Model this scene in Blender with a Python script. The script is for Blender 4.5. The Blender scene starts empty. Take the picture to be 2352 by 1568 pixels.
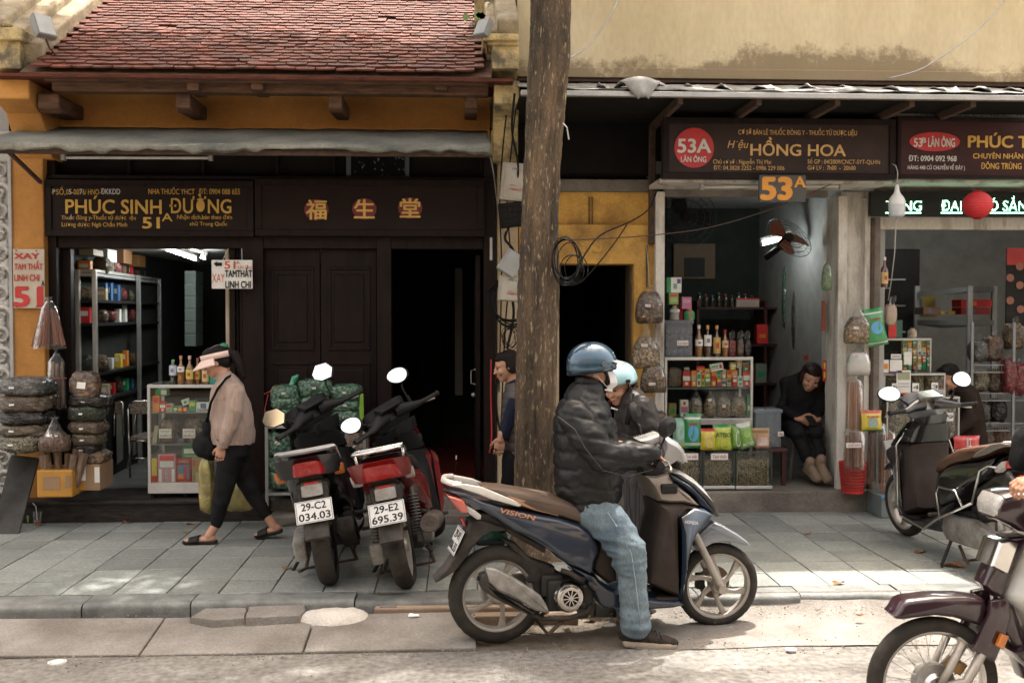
import bpy, bmesh, math, random
from mathutils import Vector, Matrix, Euler, noise
random.seed(51)
SC = bpy.context.scene
COL = SC.collection
R = math.radians
from math import sin, cos, pi
ru = random.uniform
EYE = Vector((0, 0, 1.8)); FPX = 2352.0
TH = math.atan(116 / FPX); PH = math.atan(64 / FPX)
cam = bpy.data.cameras.new('camera'); cam.lens = 36; cam.sensor_width = 36; cam.clip_end = 300
camo = bpy.data.objects.new('camera', cam); COL.objects.link(camo)
camo.location = EYE; camo.rotation_euler = (R(90) - PH, 0, -TH)
cam.dof.use_dof = True; cam.dof.focus_distance = 6.2; cam.dof.aperture_fstop = 3.2
SC.camera = camo
SUN_EL, SUN_AZ = R(73), R(21)     # azimuth from +Y (behind the houses) towards +X
wd = bpy.data.worlds.new('World'); SC.world = wd; wd.use_nodes = True
nt = wd.node_tree; nt.nodes.clear()
sky = nt.nodes.new('ShaderNodeTexSky'); sky.sky_type = 'NISHITA'; sky.sun_disc = False
sky.sun_elevation = SUN_EL; sky.sun_rotation = SUN_AZ; sky.dust_density = 6; sky.air_density = 1.0; sky.ozone_density = 0.6
tint = nt.nodes.new('ShaderNodeMix'); tint.data_type = 'RGBA'; tint.blend_type = 'MIX'
tint.inputs[0].default_value = 0.45                      # hazy white city sky
hsv = nt.nodes.new('ShaderNodeHueSaturation'); hsv.inputs['Saturation'].default_value = 0.0
mul = nt.nodes.new('ShaderNodeMix'); mul.data_type = 'RGBA'; mul.blend_type = 'MULTIPLY'; mul.inputs[0].default_value = 1
mul.inputs[7].default_value = (1.10, 0.97, 0.81, 1)
bg = nt.nodes.new('ShaderNodeBackground'); bg.inputs[1].default_value = 0.15
wo = nt.nodes.new('ShaderNodeOutputWorld')
nt.links.new(sky.outputs[0], hsv.inputs['Color'])
nt.links.new(sky.outputs[0], tint.inputs[6]); nt.links.new(hsv.outputs[0], tint.inputs[7])
nt.links.new(tint.outputs[2], mul.inputs[6]); nt.links.new(mul.outputs[2], bg.inputs[0])
nt.links.new(bg.outputs[0], wo.inputs[0])
sl = bpy.data.lights.new('sun', 'SUN'); sl.energy = 2.0; sl.angle = R(0.8); sl.color = (1, .95, .88)
so = bpy.data.objects.new('sun', sl); COL.objects.link(so)
sdir = Vector((sin(SUN_AZ) * cos(SUN_EL), cos(SUN_AZ) * cos(SUN_EL), sin(SUN_EL)))
so.rotation_euler = sdir.to_track_quat('Z', 'Y').to_euler(); so.location = (0, 0, 20)
SC.view_settings.view_transform = 'Standard'; SC.view_settings.look = 'None'
SC.view_settings.exposure = 2.25; SC.view_settings.gamma = 1; SC.view_settings.use_curve_mapping = False
SC.cycles.use_denoising = True
SC.cycles.max_bounces = 8; SC.cycles.transparent_max_bounces = 16
SC.cycles.diffuse_bounces = 4; SC.cycles.glossy_bounces = 3; SC.cycles.transmission_bounces = 4
SC.cycles.caustics_reflective = False; SC.cycles.caustics_refractive = False
SC.cycles.sample_clamp_indirect = 6
_F = Vector((sin(TH) * cos(PH), cos(TH) * cos(PH), -sin(PH)))
_Rt = Vector((cos(TH), -sin(TH), 0)); _U = _Rt.cross(_F)
def ray(px, py): return _F * FPX + _Rt * (px - 1176) + _U * (784 - py)
def W(px, py, Y):
 d = ray(px, py); return EYE + d * (Y / d.y)
def G(px, py, z=0.0):
 d = ray(px, py); return EYE + d * ((z - EYE.z) / d.z)
def WX(px, Y, py=784): return W(px, py, Y).x
def WZ(py, Y, px=1176): return W(px, py, Y).z
MATS = {}
def mat(name, col, rough=.6, metal=0., var=.15, scale=5., bump=0., bscale=60., coat=0., col2=None, lo=.35, hi=.65,
  rnd=0., emis=None, es=0., spec=.5, stretch=(1, 1, 1), alpha=1., fine=.0, sheen=0., world=False, crinkle=0., crs=14., trans=0., sss=0.):
 if name in MATS: return MATS[name]
 if max(col) < .06 and not coat and not metal: spec = .3 if spec > .5 else min(spec, .15)
 m = bpy.data.materials.new(name); m.use_nodes = True; n = m.node_tree; N = n.nodes; L = n.links
 b = N['Principled BSDF']
 b.inputs['Roughness'].default_value = rough; b.inputs['Metallic'].default_value = metal
 b.inputs['Specular IOR Level'].default_value = spec; b.inputs['Coat Weight'].default_value = coat
 b.inputs['Coat Roughness'].default_value = .12 if crinkle else .05
 b.inputs['Alpha'].default_value = alpha; b.inputs['Sheen Weight'].default_value = sheen
 b.inputs['Transmission Weight'].default_value = trans
 if sss: b.inputs['Subsurface Weight'].default_value = sss; b.inputs['Subsurface Scale'].default_value = .01
 tc = N.new('ShaderNodeTexCoord'); mp = N.new('ShaderNodeMapping'); mp.inputs['Scale'].default_value = stretch
 oi = N.new('ShaderNodeObjectInfo'); 
 if world:
  ge = N.new('ShaderNodeNewGeometry'); L.new(ge.outputs['Position'], mp.inputs[0])
 else:
  va = N.new('ShaderNodeVectorMath'); va.operation = 'MULTIPLY_ADD'; va.inputs[1].default_value = (37, 19, 53)
  L.new(oi.outputs['Random'], va.inputs[0]); L.new(tc.outputs['Object'], va.inputs[2]); L.new(va.outputs[0], mp.inputs[0])
 n1 = N.new('ShaderNodeTexNoise'); n1.inputs['Scale'].default_value = scale; n1.inputs['Detail'].default_value = 7; n1.inputs['Roughness'].default_value = .62
 L.new(mp.outputs[0], n1.inputs['Vector'])
 c = Vector(col[:3]); c2 = Vector(col2[:3]) if col2 else c * (1 - var)
 c1 = c if col2 else c * (1 + var * .6)
 rp = N.new('ShaderNodeMapRange'); rp.inputs[1].default_value = lo; rp.inputs[2].default_value = hi
 L.new(n1.outputs['Fac'], rp.inputs[0])
 mx = N.new('ShaderNodeMix'); mx.data_type = 'RGBA'
 mx.inputs[6].default_value = (*c1, 1); mx.inputs[7].default_value = (*c2, 1); L.new(rp.outputs[0], mx.inputs[0])
 out = mx.outputs[2]
 if fine:
  n3 = N.new('ShaderNodeTexNoise'); n3.inputs['Scale'].default_value = scale * 22; n3.inputs['Detail'].default_value = 3
  L.new(mp.outputs[0], n3.inputs['Vector'])
  mr = N.new('ShaderNodeMapRange'); mr.inputs[1].default_value = .3; mr.inputs[2].default_value = .7; mr.inputs[3].default_value = 1 - fine; mr.inputs[4].default_value = 1 + fine
  L.new(n3.outputs['Fac'], mr.inputs[0])
  vm = N.new('ShaderNodeVectorMath'); vm.operation = 'SCALE'; L.new(out, vm.inputs[0]); L.new(mr.outputs[0], vm.inputs['Scale']); out = vm.outputs[0]
 if rnd:
  mr = N.new('ShaderNodeMapRange'); mr.inputs[3].default_value = 1 - rnd; mr.inputs[4].default_value = 1 + rnd
  L.new(oi.outputs['Random'], mr.inputs[0])
  vm = N.new('ShaderNodeVectorMath'); vm.operation = 'SCALE'; L.new(out, vm.inputs[0]); L.new(mr.outputs[0], vm.inputs['Scale']); out = vm.outputs[0]
 L.new(out, b.inputs['Base Color'])
 if not (alpha < 1):
  ra = N.new('ShaderNodeMapRange'); ra.inputs[3].default_value = max(0.02, rough - .08); ra.inputs[4].default_value = min(1, rough + .1)
  L.new(n1.outputs['Fac'], ra.inputs[0]); L.new(ra.outputs[0], b.inputs['Roughness'])
 if bump:
  n2 = N.new('ShaderNodeTexNoise'); n2.inputs['Scale'].default_value = bscale; n2.inputs['Detail'].default_value = 5
  L.new(mp.outputs[0], n2.inputs['Vector'])
  bp = N.new('ShaderNodeBump'); bp.inputs['Strength'].default_value = min(1, bump); bp.inputs['Distance'].default_value = .01 * max(1, bump)
  L.new(n2.outputs['Fac'], bp.inputs['Height']); L.new(bp.outputs[0], b.inputs['Normal'])
 if crinkle:
  n4 = N.new('ShaderNodeTexNoise'); n4.inputs['Scale'].default_value = crs; n4.inputs['Detail'].default_value = 3; n4.inputs['Distortion'].default_value = 1.2
  L.new(tc.outputs['Object'], n4.inputs['Vector'])
  b4 = N.new('ShaderNodeBump'); b4.inputs['Strength'].default_value = 1; b4.inputs['Distance'].default_value = crinkle * 2.2
  L.new(n4.outputs['Fac'], b4.inputs['Height']); L.new(b4.outputs[0], b.inputs['Coat Normal']); b.inputs['Coat Weight'].default_value = 1
 if emis:
  b.inputs['Emission Color'].default_value = (*emis, 1); b.inputs['Emission Strength'].default_value = es
 MATS[name] = m; return m
def herb(name, c1, c2, scale=45., stretch=(1, 1, 1), dark=.25):
 """dried goods packed behind crinkled clear plastic"""
 if name in MATS: return MATS[name]
 m = mat(name, c1, rough=.75, col2=c2, scale=scale * .25, crinkle=.03, crs=9)
 N = m.node_tree.nodes; L = m.node_tree.links; b = N['Principled BSDF']
 mp = [x for x in N if x.type == 'MAPPING'][0]; mp.inputs['Scale'].default_value = stretch
 vo = N.new('ShaderNodeTexVoronoi'); vo.inputs['Scale'].default_value = scale; nd = N.new('ShaderNodeTexNoise'); nd.inputs['Scale'].default_value = scale * .5; L.new(mp.outputs[0], nd.inputs['Vector'])
 va = N.new('ShaderNodeVectorMath'); va.operation = 'MULTIPLY_ADD'; va.inputs[1].default_value = (2.2 / scale,) * 3; L.new(nd.outputs['Color'], va.inputs[0]); L.new(mp.outputs[0], va.inputs[2]); L.new(va.outputs[0], vo.inputs['Vector'])
 mr = N.new('ShaderNodeMapRange'); mr.inputs[1].default_value = .1; mr.inputs[2].default_value = .75; mr.inputs[3].default_value = 1.25; mr.inputs[4].default_value = dark
 L.new(vo.outputs['Distance'], mr.inputs[0])
 src = b.inputs['Base Color'].links[0].from_socket
 vm = N.new('ShaderNodeVectorMath'); vm.operation = 'SCALE'; L.new(src, vm.inputs[0]); L.new(mr.outputs[0], vm.inputs['Scale']); L.new(vm.outputs[0], b.inputs['Base Color'])
 bp = N.new('ShaderNodeBump'); bp.inputs['Strength'].default_value = .8; bp.inputs['Distance'].default_value = .012; bp.invert = True
 L.new(vo.outputs['Distance'], bp.inputs['Height']); L.new(bp.outputs[0], b.inputs['Normal'])
 return m
def film(name, tint=(1, 1, 1), op=.12, rough=.08, crinkle=0., body=(.8, .8, .8)):
 """clear glass or plastic: mostly see-through with reflections"""
 if name in MATS: return MATS[name]
 m = bpy.data.materials.new(name); m.use_nodes = True; N = m.node_tree.nodes; L = m.node_tree.links; N.clear()
 o = N.new('ShaderNodeOutputMaterial'); t = N.new('ShaderNodeBsdfTransparent'); t.inputs[0].default_value = (*tint, 1)
 g = N.new('ShaderNodeBsdfGlossy'); g.inputs['Roughness'].default_value = rough; g.inputs['Color'].default_value = (1, 1, 1, 1)
 d = N.new('ShaderNodeBsdfDiffuse'); d.inputs[0].default_value = (*body, 1)
 lw = N.new('ShaderNodeFresnel'); lw.inputs['IOR'].default_value = 1.45
 m1 = N.new('ShaderNodeMixShader'); m1.inputs[0].default_value = op; L.new(t.outputs[0], m1.inputs[1]); L.new(d.outputs[0], m1.inputs[2])
 m2 = N.new('ShaderNodeMixShader'); fm = N.new('ShaderNodeMath'); fm.operation = 'MULTIPLY'; fm.inputs[1].default_value = .28 if crinkle else .55; L.new(lw.outputs[0], fm.inputs[0]); L.new(fm.outputs[0], m2.inputs[0]); L.new(m1.outputs[0], m2.inputs[1]); L.new(g.outputs[0], m2.inputs[2])
 if crinkle:
  tc = N.new('ShaderNodeTexCoord'); n4 = N.new('ShaderNodeTexNoise'); n4.inputs['Scale'].default_value = 16; n4.inputs['Distortion'].default_value = 1.5
  L.new(tc.outputs['Object'], n4.inputs['Vector']); b4 = N.new('ShaderNodeBump'); b4.inputs['Distance'].default_value = crinkle
  L.new(n4.outputs['Fac'], b4.inputs['Height']); L.new(b4.outputs[0], g.inputs['Normal']); L.new(b4.outputs[0], lw.inputs['Normal'])
 L.new(m2.outputs[0], o.inputs[0]); MATS[name] = m; return m
WORLD = {}
def root_of(o):
 while o.parent: o = o.parent
 return o
def frame_of(d, side=None):
 d = d.normalized()
 s = Vector(side) if side is not None else (Vector((0, 0, 1)) if abs(d.z) < .9 else Vector((1, 0, 0)))
 a = (s - d * s.dot(d))
 if a.length < 1e-6: a = Vector((1, 0, 0)) - d * d.x
 a.normalize(); b = d.cross(a); return a, b
class MB:
 def __init__(s): s.v = []; s.f = []; s.m = []; s.k = 0
 def add(s, vs, fs, M=None):
  o = len(s.v)
  for p in vs:
   p = Vector(p)
   if M is not None: p = M @ p
   s.v.append(tuple(p))
  for f in fs: s.f.append(tuple(i + o for i in f)); s.m.append(s.k)
  return s
 def box(s, c, d, rot=None, tap=1.0):
  x, y, z = d[0] / 2, d[1] / 2, d[2] / 2
  vs = [Vector((sx * x * (tap if sz > 0 else 1), sy * y * (tap if sz > 0 else 1), sz * z)) for sz in (-1, 1) for sy in (-1, 1) for sx in (-1, 1)]
  M = Matrix.Translation(Vector(c)) @ ((Euler(rot) if not isinstance(rot, Matrix) else rot).to_matrix().to_4x4() if rot is not None and not isinstance(rot, Matrix) else (rot.to_4x4() if rot is not None else Matrix()))
  return s.add(vs, [(0, 2, 3, 1), (4, 5, 7, 6), (0, 1, 5, 4), (2, 6, 7, 3), (0, 4, 6, 2), (1, 3, 7, 5)], M)
 def bb(s, x0, x1, y0, y1, z0, z1):
  return s.box(((x0 + x1) / 2, (y0 + y1) / 2, (z0 + z1) / 2), (abs(x1 - x0), abs(y1 - y0), abs(z1 - z0)))
 def rings(s, rs, closed=True, caps=True):
  n = len(rs[0]); vs = [p for r in rs for p in r]; fs = []
  for i in range(len(rs) - 1):
   for j in range(n if closed else n - 1):
    k = (j + 1) % n; fs.append((i * n + j, i * n + k, (i + 1) * n + k, (i + 1) * n + j))
  if caps and closed: fs.append(tuple(range(n - 1, -1, -1))); fs.append(tuple((len(rs) - 1) * n + j for j in range(n)))
  return s.add(vs, fs)
 def loft(s, spec, n=14, side=(0, 1, 0), caps=True, sq=1.0, dirs=None):
  """spec: list of (centre, a(side radius), b(other radius))"""
  P = [Vector(q[0]) for q in spec]; rs = []
  for i, q in enumerate(spec):
   if dirs: d = Vector(dirs)
   else: d = P[min(i + 1, len(P) - 1)] - P[max(i - 1, 0)]
   a, b = frame_of(d, side); r = []
   for j in range(n):
    t = 2 * pi * j / n; cx, sx = cos(t), sin(t)
    if sq != 1: cx = math.copysign(abs(cx) ** sq, cx); sx = math.copysign(abs(sx) ** sq, sx)
    r.append(P[i] + a * (q[1] * cx) + b * ((q[2] if len(q) > 2 else q[1]) * sx))
   rs.append(r)
  return s.rings(rs, True, caps)
 def tube(s, pts, r, n=8, caps=True):
  rr = r if isinstance(r, (list, tuple)) else [r] * len(pts)
  return s.loft([(p, q, q) for p, q in zip(pts, rr)], n, None, caps) if len(pts) > 1 else s
 def limb(s, pts, r, n=12):
  s.tube(pts, r, n)
  for p, q in zip(pts, r): s.ball(p, q, n)
  return s
 def ball(s, c, r, n=12, M=None):
  if not isinstance(r, (list, tuple, Vector)): r = (r, r, r)
  c = Vector(c); h = max(4, n // 2); vs = []; fs = []
  for i in range(h + 1):
   a = pi * i / h
   for j in range(n):
    t = 2 * pi * j / n; p = Vector((r[0] * sin(a) * cos(t), r[1] * sin(a) * sin(t), r[2] * cos(a)))
    if M is not None: p = M @ p
    vs.append(c + p)
  for i in range(h):
   for j in range(n):
    k = (j + 1) % n; q = (i * n + j, (i + 1) * n + j, (i + 1) * n + k, i * n + k)
    fs.append(q)
  return s.add(vs, fs)
 def cyl(s, p0, p1, r0, r1=None, n=16, caps=True):
  return s.loft([(p0, r0, r0), (p1, r0 if r1 is None else r1, r0 if r1 is None else r1)], n, None, caps)
 def prism(s, pts, y0, y1):
  """outline in x,z pushed along y"""
  n = len(pts); vs = [(p[0], y0, p[1]) for p in pts] + [(p[0], y1, p[1]) for p in pts]
  fs = [tuple(range(n)), tuple(range(2 * n - 1, n - 1, -1))] + [(i, i + n, (i + 1) % n + n, (i + 1) % n) for i in range(n)]
  return s.add(vs, fs)
 def slab(s, pts, w, inset=.02, yc=0., lay=((1, 1), (.93, .45), (.75, .12), (.4, 0)), wf=None):
  """rounded solid from an x,z outline: half width w (or wf(x,z)) and edges rolled in by inset"""
  P = [Vector((p[0], p[1])) for p in pts]; n = len(P)
  ar = sum(P[i].x * P[(i + 1) % n].y - P[(i + 1) % n].x * P[i].y for i in range(n))
  if ar < 0: P.reverse()
  cx = sum(p.x for p in P) / n; cz = sum(p.y for p in P) / n
  nm = []
  for i in range(n):
   a = (P[i] - P[i - 1]).normalized(); b = (P[(i + 1) % n] - P[i]).normalized()
   q = Vector((-(a.y + b.y), a.x + b.x))
   if q.length < 1e-5: q = Vector((-a.y, a.x))
   q.normalize(); nm.append(q)
  rs = []
  lv = [(k, i_) for k, i_ in lay] + [(-k, i_) for k, i_ in reversed(lay)]
  for k, ins in lv:
   r = []
   for i in range(n):
    q = P[i] + nm[i] * (inset * ins)
    ww = wf(P[i].x, P[i].y) if wf else w
    r.append(Vector((q.x, yc + k * ww, q.y)))
   rs.append(r)
  return s.rings(rs)
 def lathe(s, prof, c=(0, 0, 0), axis='z', n=20, M=None):
  vs = []; fs = []; m = len(prof)
  for j in range(n):
   t = 2 * pi * j / n
   for r, h in prof:
    p = (r * cos(t), r * sin(t), h) if axis == 'z' else (r * cos(t), h, r * sin(t))
    p = Vector(p)
    if M is not None: p = M @ p
    vs.append(p + Vector(c))
  for j in range(n):
   k = (j + 1) % n
   for i in range(m - 1): fs.append((j * m + i, k * m + i, k * m + i + 1, j * m + i + 1))
  return s.add(vs, fs)
 def quad(s, a, b, c, d): return s.add([a, b, c, d], [(0, 1, 2, 3)])
 def build(s, name, m, parent=None, smooth=False, bevel=0, seg=2, sub=0, local=None, auto=None):
  off = Vector((0, 0, 0))
  if parent is not None:
   rt = root_of(parent)
   if WORLD.get(rt.name): off = Vector(rt.location)
  me = bpy.data.meshes.new(name)
  me.from_pydata([tuple(Vector(p) - off) for p in s.v] if off.length else s.v, [], s.f)
  ms = m if isinstance(m, (list, tuple)) else [m]
  for q in ms: me.materials.append(q)
  if len(ms) > 1: me.polygons.foreach_set('material_index', s.m)
  bm = bmesh.new(); bm.from_mesh(me); bmesh.ops.recalc_face_normals(bm, faces=bm.faces); bm.to_mesh(me); bm.free()
  if smooth:
   me.polygons.foreach_set('use_smooth', [True] * len(me.polygons))
  o = bpy.data.objects.new(name, me); COL.objects.link(o)
  if parent is not None: o.parent = parent
  if bevel:
   md = o.modifiers.new('bevel', 'BEVEL'); md.width = bevel; md.segments = seg; md.limit_method = 'ANGLE'; md.angle_limit = R(35)
  if sub:
   md = o.modifiers.new('sub', 'SUBSURF'); md.levels = sub; md.render_levels = sub
  if smooth == 2 and hasattr(me, 'set_sharp_from_angle'): me.set_sharp_from_angle(angle=R(38))
  return o
 def fuse(s, name, m, parent=None, voxel=.012, it=4, disp=None, fac=.5):
  """union of everything as ONE continuous smooth surface"""
  o = s.build(name, m, parent)
  md = o.modifiers.new('r', 'REMESH'); md.mode = 'VOXEL'; md.voxel_size = voxel; md.use_smooth_shade = True
  md = o.modifiers.new('s', 'SMOOTH'); md.iterations = it; md.factor = fac
  dg = bpy.context.evaluated_depsgraph_get(); me = bpy.data.meshes.new_from_object(o.evaluated_get(dg))
  o.modifiers.clear(); old = o.data; o.data = me; me.name = name; bpy.data.meshes.remove(old)
  if not me.materials: me.materials.append(m)
  if disp:
   off = Vector(root_of(o).location) if o.parent and WORLD.get(root_of(o).name) else Vector()
   co = [(Vector(v.co), Vector(v.normal)) for v in me.vertices]
   for v, (p, nn) in zip(me.vertices, co): v.co = p + nn * disp(p + off, nn)
  me.polygons.foreach_set('use_smooth', [True] * len(me.polygons)); me.update()
  return o
def tag(o, label=None, cat=None, group=None, kind=None):
 if label: o['label'] = label
 if cat: o['category'] = cat
 if group: o['group'] = group
 if kind: o['kind'] = kind
 return o
def thing(name, loc, label, cat, group=None, rz=0, world=True, kind=None):
 o = bpy.data.objects.new(name, None); COL.objects.link(o); o.location = loc; o.rotation_euler = (0, 0, rz); o.empty_display_size = .1
 WORLD[o.name] = world
 return tag(o, label, cat, group, kind)
def structure(o): o['kind'] = 'structure'; return o
def copy_tree(o, parent=None):
 c = o.copy(); COL.objects.link(c); c.parent = parent
 for ch in list(o.children): copy_tree(ch, c)
 return c
def fbm(p, s=1., o=3):
 v = 0; a = 1; t = 0
 for i in range(o): v += a * noise.noise(Vector(p) * s); t += a; a *= .5; s *= 2
 return v / t
_tc = {}
def text_mesh(txt, bold=0., res=3):
 k = (txt, bold)
 if k in _tc: return _tc[k]
 cu = bpy.data.curves.new('t', 'FONT'); cu.body = txt; cu.size = 1; cu.resolution_u = res; cu.offset = bold * .42; cu.align_x = 'LEFT'
 o = bpy.data.objects.new('t', cu); COL.objects.link(o)
 dg = bpy.context.evaluated_depsgraph_get(); dg.update()
 me = bpy.data.meshes.new_from_object(o.evaluated_get(dg)); vs = [tuple(v.co) for v in me.vertices]; fs = [tuple(p.vertices) for p in me.polygons]
 bpy.data.objects.remove(o); bpy.data.curves.remove(cu); bpy.data.meshes.remove(me)
 _tc[k] = (vs, fs); return vs, fs
def put_text(mb, txt, O, U, V, w=None, h=None, bold=0., shear=0., base_h=.72, center=False):
 """lettering on a surface: O lower left (or centre), U along the line, V up, w line width, h cap height"""
 vs, fs = text_mesh(txt, 0)
 if not vs: return
 x0 = min(v[0] for v in vs); x1 = max(v[0] for v in vs)
 sy = h / base_h if h else None
 sx = w / (x1 - x0) if w else sy
 if sy is None: sy = sx
 U = Vector(U).normalized(); V = Vector(V).normalized(); O = Vector(O)
 if center: O = O - U * (sx * (x1 - x0) / 2) - V * (sy * base_h / 2)
 k = abs(bold) * .55; nn = U.cross(V)
 for q, (dx, dy) in enumerate(((0, 0),) if k < .003 else ((-k, 0), (k, 0), (0, k * .7), (0, -k * .7)) if k < .015 else ((-k, 0), (k, 0), (-k / 3, k * .7), (k / 3, -k * .7), (-k * .8, -k * .7), (k * .8, k * .7), (0, 0))):
  mb.add([O + U * ((v[0] - x0 + dx) * sx + (v[1] + dy) * sy * shear) + V * ((v[1] + dy) * sy) + nn * (.00025 * q) for v in vs], [f for f in fs])
# materials of the setting
m_road = mat('road_concrete', (.215, .205, .188), rough=.88, col2=(.115, .108, .098), scale=1.15, bump=.8, bscale=150, fine=.34, world=True, lo=.36, hi=.72)
m_slab = mat('gutter_concrete', (.23, .215, .195), rough=.85, col2=(.14, .125, .11), scale=3, bump=.5, bscale=90, fine=.16, world=True)
m_dirt = mat('dirt', (.15, .115, .08), rough=.95, col2=(.21, .185, .15), scale=14, bump=1, bscale=70, fine=.3, world=True)
m_pave = mat('paving_stone', (.25, .262, .24), rough=.62, col2=(.15, .165, .16), scale=2.2, bump=.25, bscale=70, fine=.22, rnd=.19, lo=.25, hi=.8)
m_joint = mat('joint', (.075, .063, .048), rough=.95, world=True, bump=.5)
m_kerb = mat('kerb_stone', (.20, .21, .20), rough=.6, col2=(.10, .105, .10), scale=6, bump=.3, bscale=50, fine=.15, rnd=.1)
m_granite = mat('dark_granite', (.05, .042, .038), rough=.35, col2=(.018, .016, .016), scale=9, stretch=(1, 1, 5), fine=.3, world=True)
m_conc = mat('step_concrete', (.22, .195, .165), rough=.85, col2=(.11, .095, .08), scale=3.5, bump=.4, bscale=50, fine=.15, world=True)
m_yel = mat('yellow_plaster', (.52, .25, .065), rough=.9, col2=(.34, .155, .04), scale=1.6, bump=.25, bscale=45, fine=.06, world=True)
m_yelmoss = mat('mossy_plaster', (.55, .42, .20), rough=.9, col2=(.12, .105, .07), scale=5.5, bump=.6, bscale=60, fine=.2, world=True, lo=.42, hi=.62)
m_beige = mat('beige_plaster', (.55, .45, .31), rough=.9, col2=(.40, .30, .18), scale=3, bump=.3, fine=.1, world=True)
m_dwood = mat('dark_painted_wood', (.015, .0078, .0066), rough=.5, spec=.25, col2=(.007, .004, .0035), scale=3, stretch=(6, 6, 1), fine=.5, bump=.15, bscale=80)
m_board = mat('sign_board', (.017, .009, .008), rough=.5, spec=.25, col2=(.011, .006, .006), scale=4, stretch=(1, 1, 3), fine=.15)
m_beam = mat('weathered_beam', (.15, .075, .04), rough=.8, col2=(.06, .03, .02), scale=5, stretch=(1, 1, 7), fine=.3, bump=.4, bscale=50)
m_tile = mat('roof_tile_clay', (.15, .038, .021), rough=.7, col2=(.07, .020, .013), scale=9, rnd=.4, bump=.4, bscale=45, fine=.25, spec=.22)
m_mortar = mat('mortar_coping', (.44, .37, .25), rough=.9, col2=(.22, .18, .12), scale=6, bump=.8, bscale=45, fine=.2, world=True)
m_white = mat('white_render', (.42, .41, .39), rough=.85, col2=(.30, .295, .28), scale=2, bump=.2, fine=.05, world=True)
m_cloth = mat('awning_cloth', (.20, .195, .16), rough=.85, col2=(.085, .09, .078), scale=1.8, bump=.35, bscale=60, fine=.18, world=True)
m_felt = mat('roof_felt', (.30, .30, .29), rough=.6, col2=(.14, .14, .13), scale=6, bump=.6, bscale=40, fine=.2, world=True)
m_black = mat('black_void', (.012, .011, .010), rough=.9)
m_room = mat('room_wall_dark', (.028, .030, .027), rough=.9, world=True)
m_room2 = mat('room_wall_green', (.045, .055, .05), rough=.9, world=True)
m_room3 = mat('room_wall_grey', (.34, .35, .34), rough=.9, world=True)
m_floor = mat('shop_floor', (.13, .13, .12), rough=.4, world=True, scale=3, var=.3)
m_redt = mat('red_floor_tile', (.22, .035, .025), rough=.45, rnd=.15, fine=.1)
m_steel = mat('galvanised', (.42, .42, .41), rough=.4, metal=.7, fine=.1)
m_alum = mat('aluminium', (.62, .61, .58), rough=.35, metal=.6, fine=.06)
m_rust = mat('rusty_iron', (.10, .055, .035), rough=.8, col2=(.05, .035, .03), scale=14, bump=.4)
m_whitep = mat('weathered_white_paint', (.60, .575, .52), rough=.7, col2=(.15, .105, .07), scale=4.5, stretch=(1.6, 1, .3), lo=.5, hi=.72, fine=.12, world=True, bump=.2)
m_glass = film('clear_glass', (.95, .98, .96), op=.0, rough=.02)
m_plastic = film('clear_plastic', (.95, .96, .96), op=.03, rough=.14, crinkle=.006)
m_tub = film('tub_plastic', (.8, .83, .86), op=.28, rough=.2, body=(.5, .56, .62))
m_lamp = mat('lit_tube', (.9, .9, .9), emis=(.95, 1, .97), es=16)
m_ltube = mat('unlit_tube', (.62, .62, .60), rough=.3)
m_paper = mat('paper', (.75, .74, .71), rough=.7, fine=.03)
m_redink = mat('red_ink', (.45, .03, .025), rough=.6)
m_blk = mat('black_rubber', (.012, .012, .012), rough=.55)
m_ink = mat('black_ink', (.02, .02, .02), rough=.6)
m_gold = mat('gold_lettering', (.55, .33, .06), rough=.5, var=.1, scale=20)
m_wlet = mat('white_lettering', (.6, .6, .57), rough=.6)
# ground, road, pavement
def sheet(name, x0, x1, y0, y1, z, m, nx=2, ny=2, amp=0, sc=1.):
 b = MB(); vs = []; fs = []
 for j in range(ny + 1):
  for i in range(nx + 1):
   x = x0 + (x1 - x0) * i / nx; y = y0 + (y1 - y0) * j / ny
   vs.append((x, y, z + (amp * noise.noise(Vector((x * sc, y * sc, 3))) if amp else 0)))
 for j in range(ny):
  for i in range(nx): a = j * (nx + 1) + i; fs.append((a, a + 1, a + nx + 2, a + nx + 1))
 b.add(vs, fs); return b.build(name, m, smooth=bool(amp))
YK = 6.0; ZS = .12
structure(sheet('ground', -150, 150, -150, 150, -.06, m_joint))
structure(sheet('road', -7, 7, 2.0, 5.42, 0, m_road, 160, 60, .006, 2.2))
structure(sheet('road_surface', -60, 60, -30, 2.0, -.004, m_road))
for s_ in (-1, 1): structure(sheet('road_surface', s_ * 7, s_ * 60, 2.0, 5.95, -.004, m_road))
gut = sheet('gutter', -7, 7, 5.42, YK + .1, -.012, m_dirt, 120, 10, .012, 4); structure(gut)
for v in gut.data.vertices:
 t_ = (v.co.y - 5.42) / .6; v.co.z += t_ * (.042 - .030 * min(1, max(0, (v.co.x + .9) / .6)))
gr = sheet('gutter_concrete', .95, 7, 5.40, YK + .05, .002, m_slab, 120, 10, .006, 3); structure(gr)
for v in gr.data.vertices: v.co.z += .004 + max(0, (v.co.y - 5.40) / .6) * .012 + max(0, (v.co.y - 5.40) / .6) ** 8 * .055; v.co.y += (.03 * noise.noise(v.co * 2) if v.co.y < 5.45 else 0); v.co.x += (.15 * noise.noise(v.co * 4) if v.co.x < 1.1 else 0)
x = -4.6; gs = 0
while x < 4.6:
 w = ru(.85, 1.05)
 b = MB(); b.box((x + w / 2, 5.68 + ru(-.01, .01), .016 + ru(-.003, .003)), (w - .009, .49, .04), rot=(R(6.2 + ru(-.3, .3)), R(ru(-.5, .5)), R(ru(-.4, .4))))
 if x < -.75:
  b.build('gutter_slab', m_slab, gut, bevel=.008)
 x += w
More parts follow.
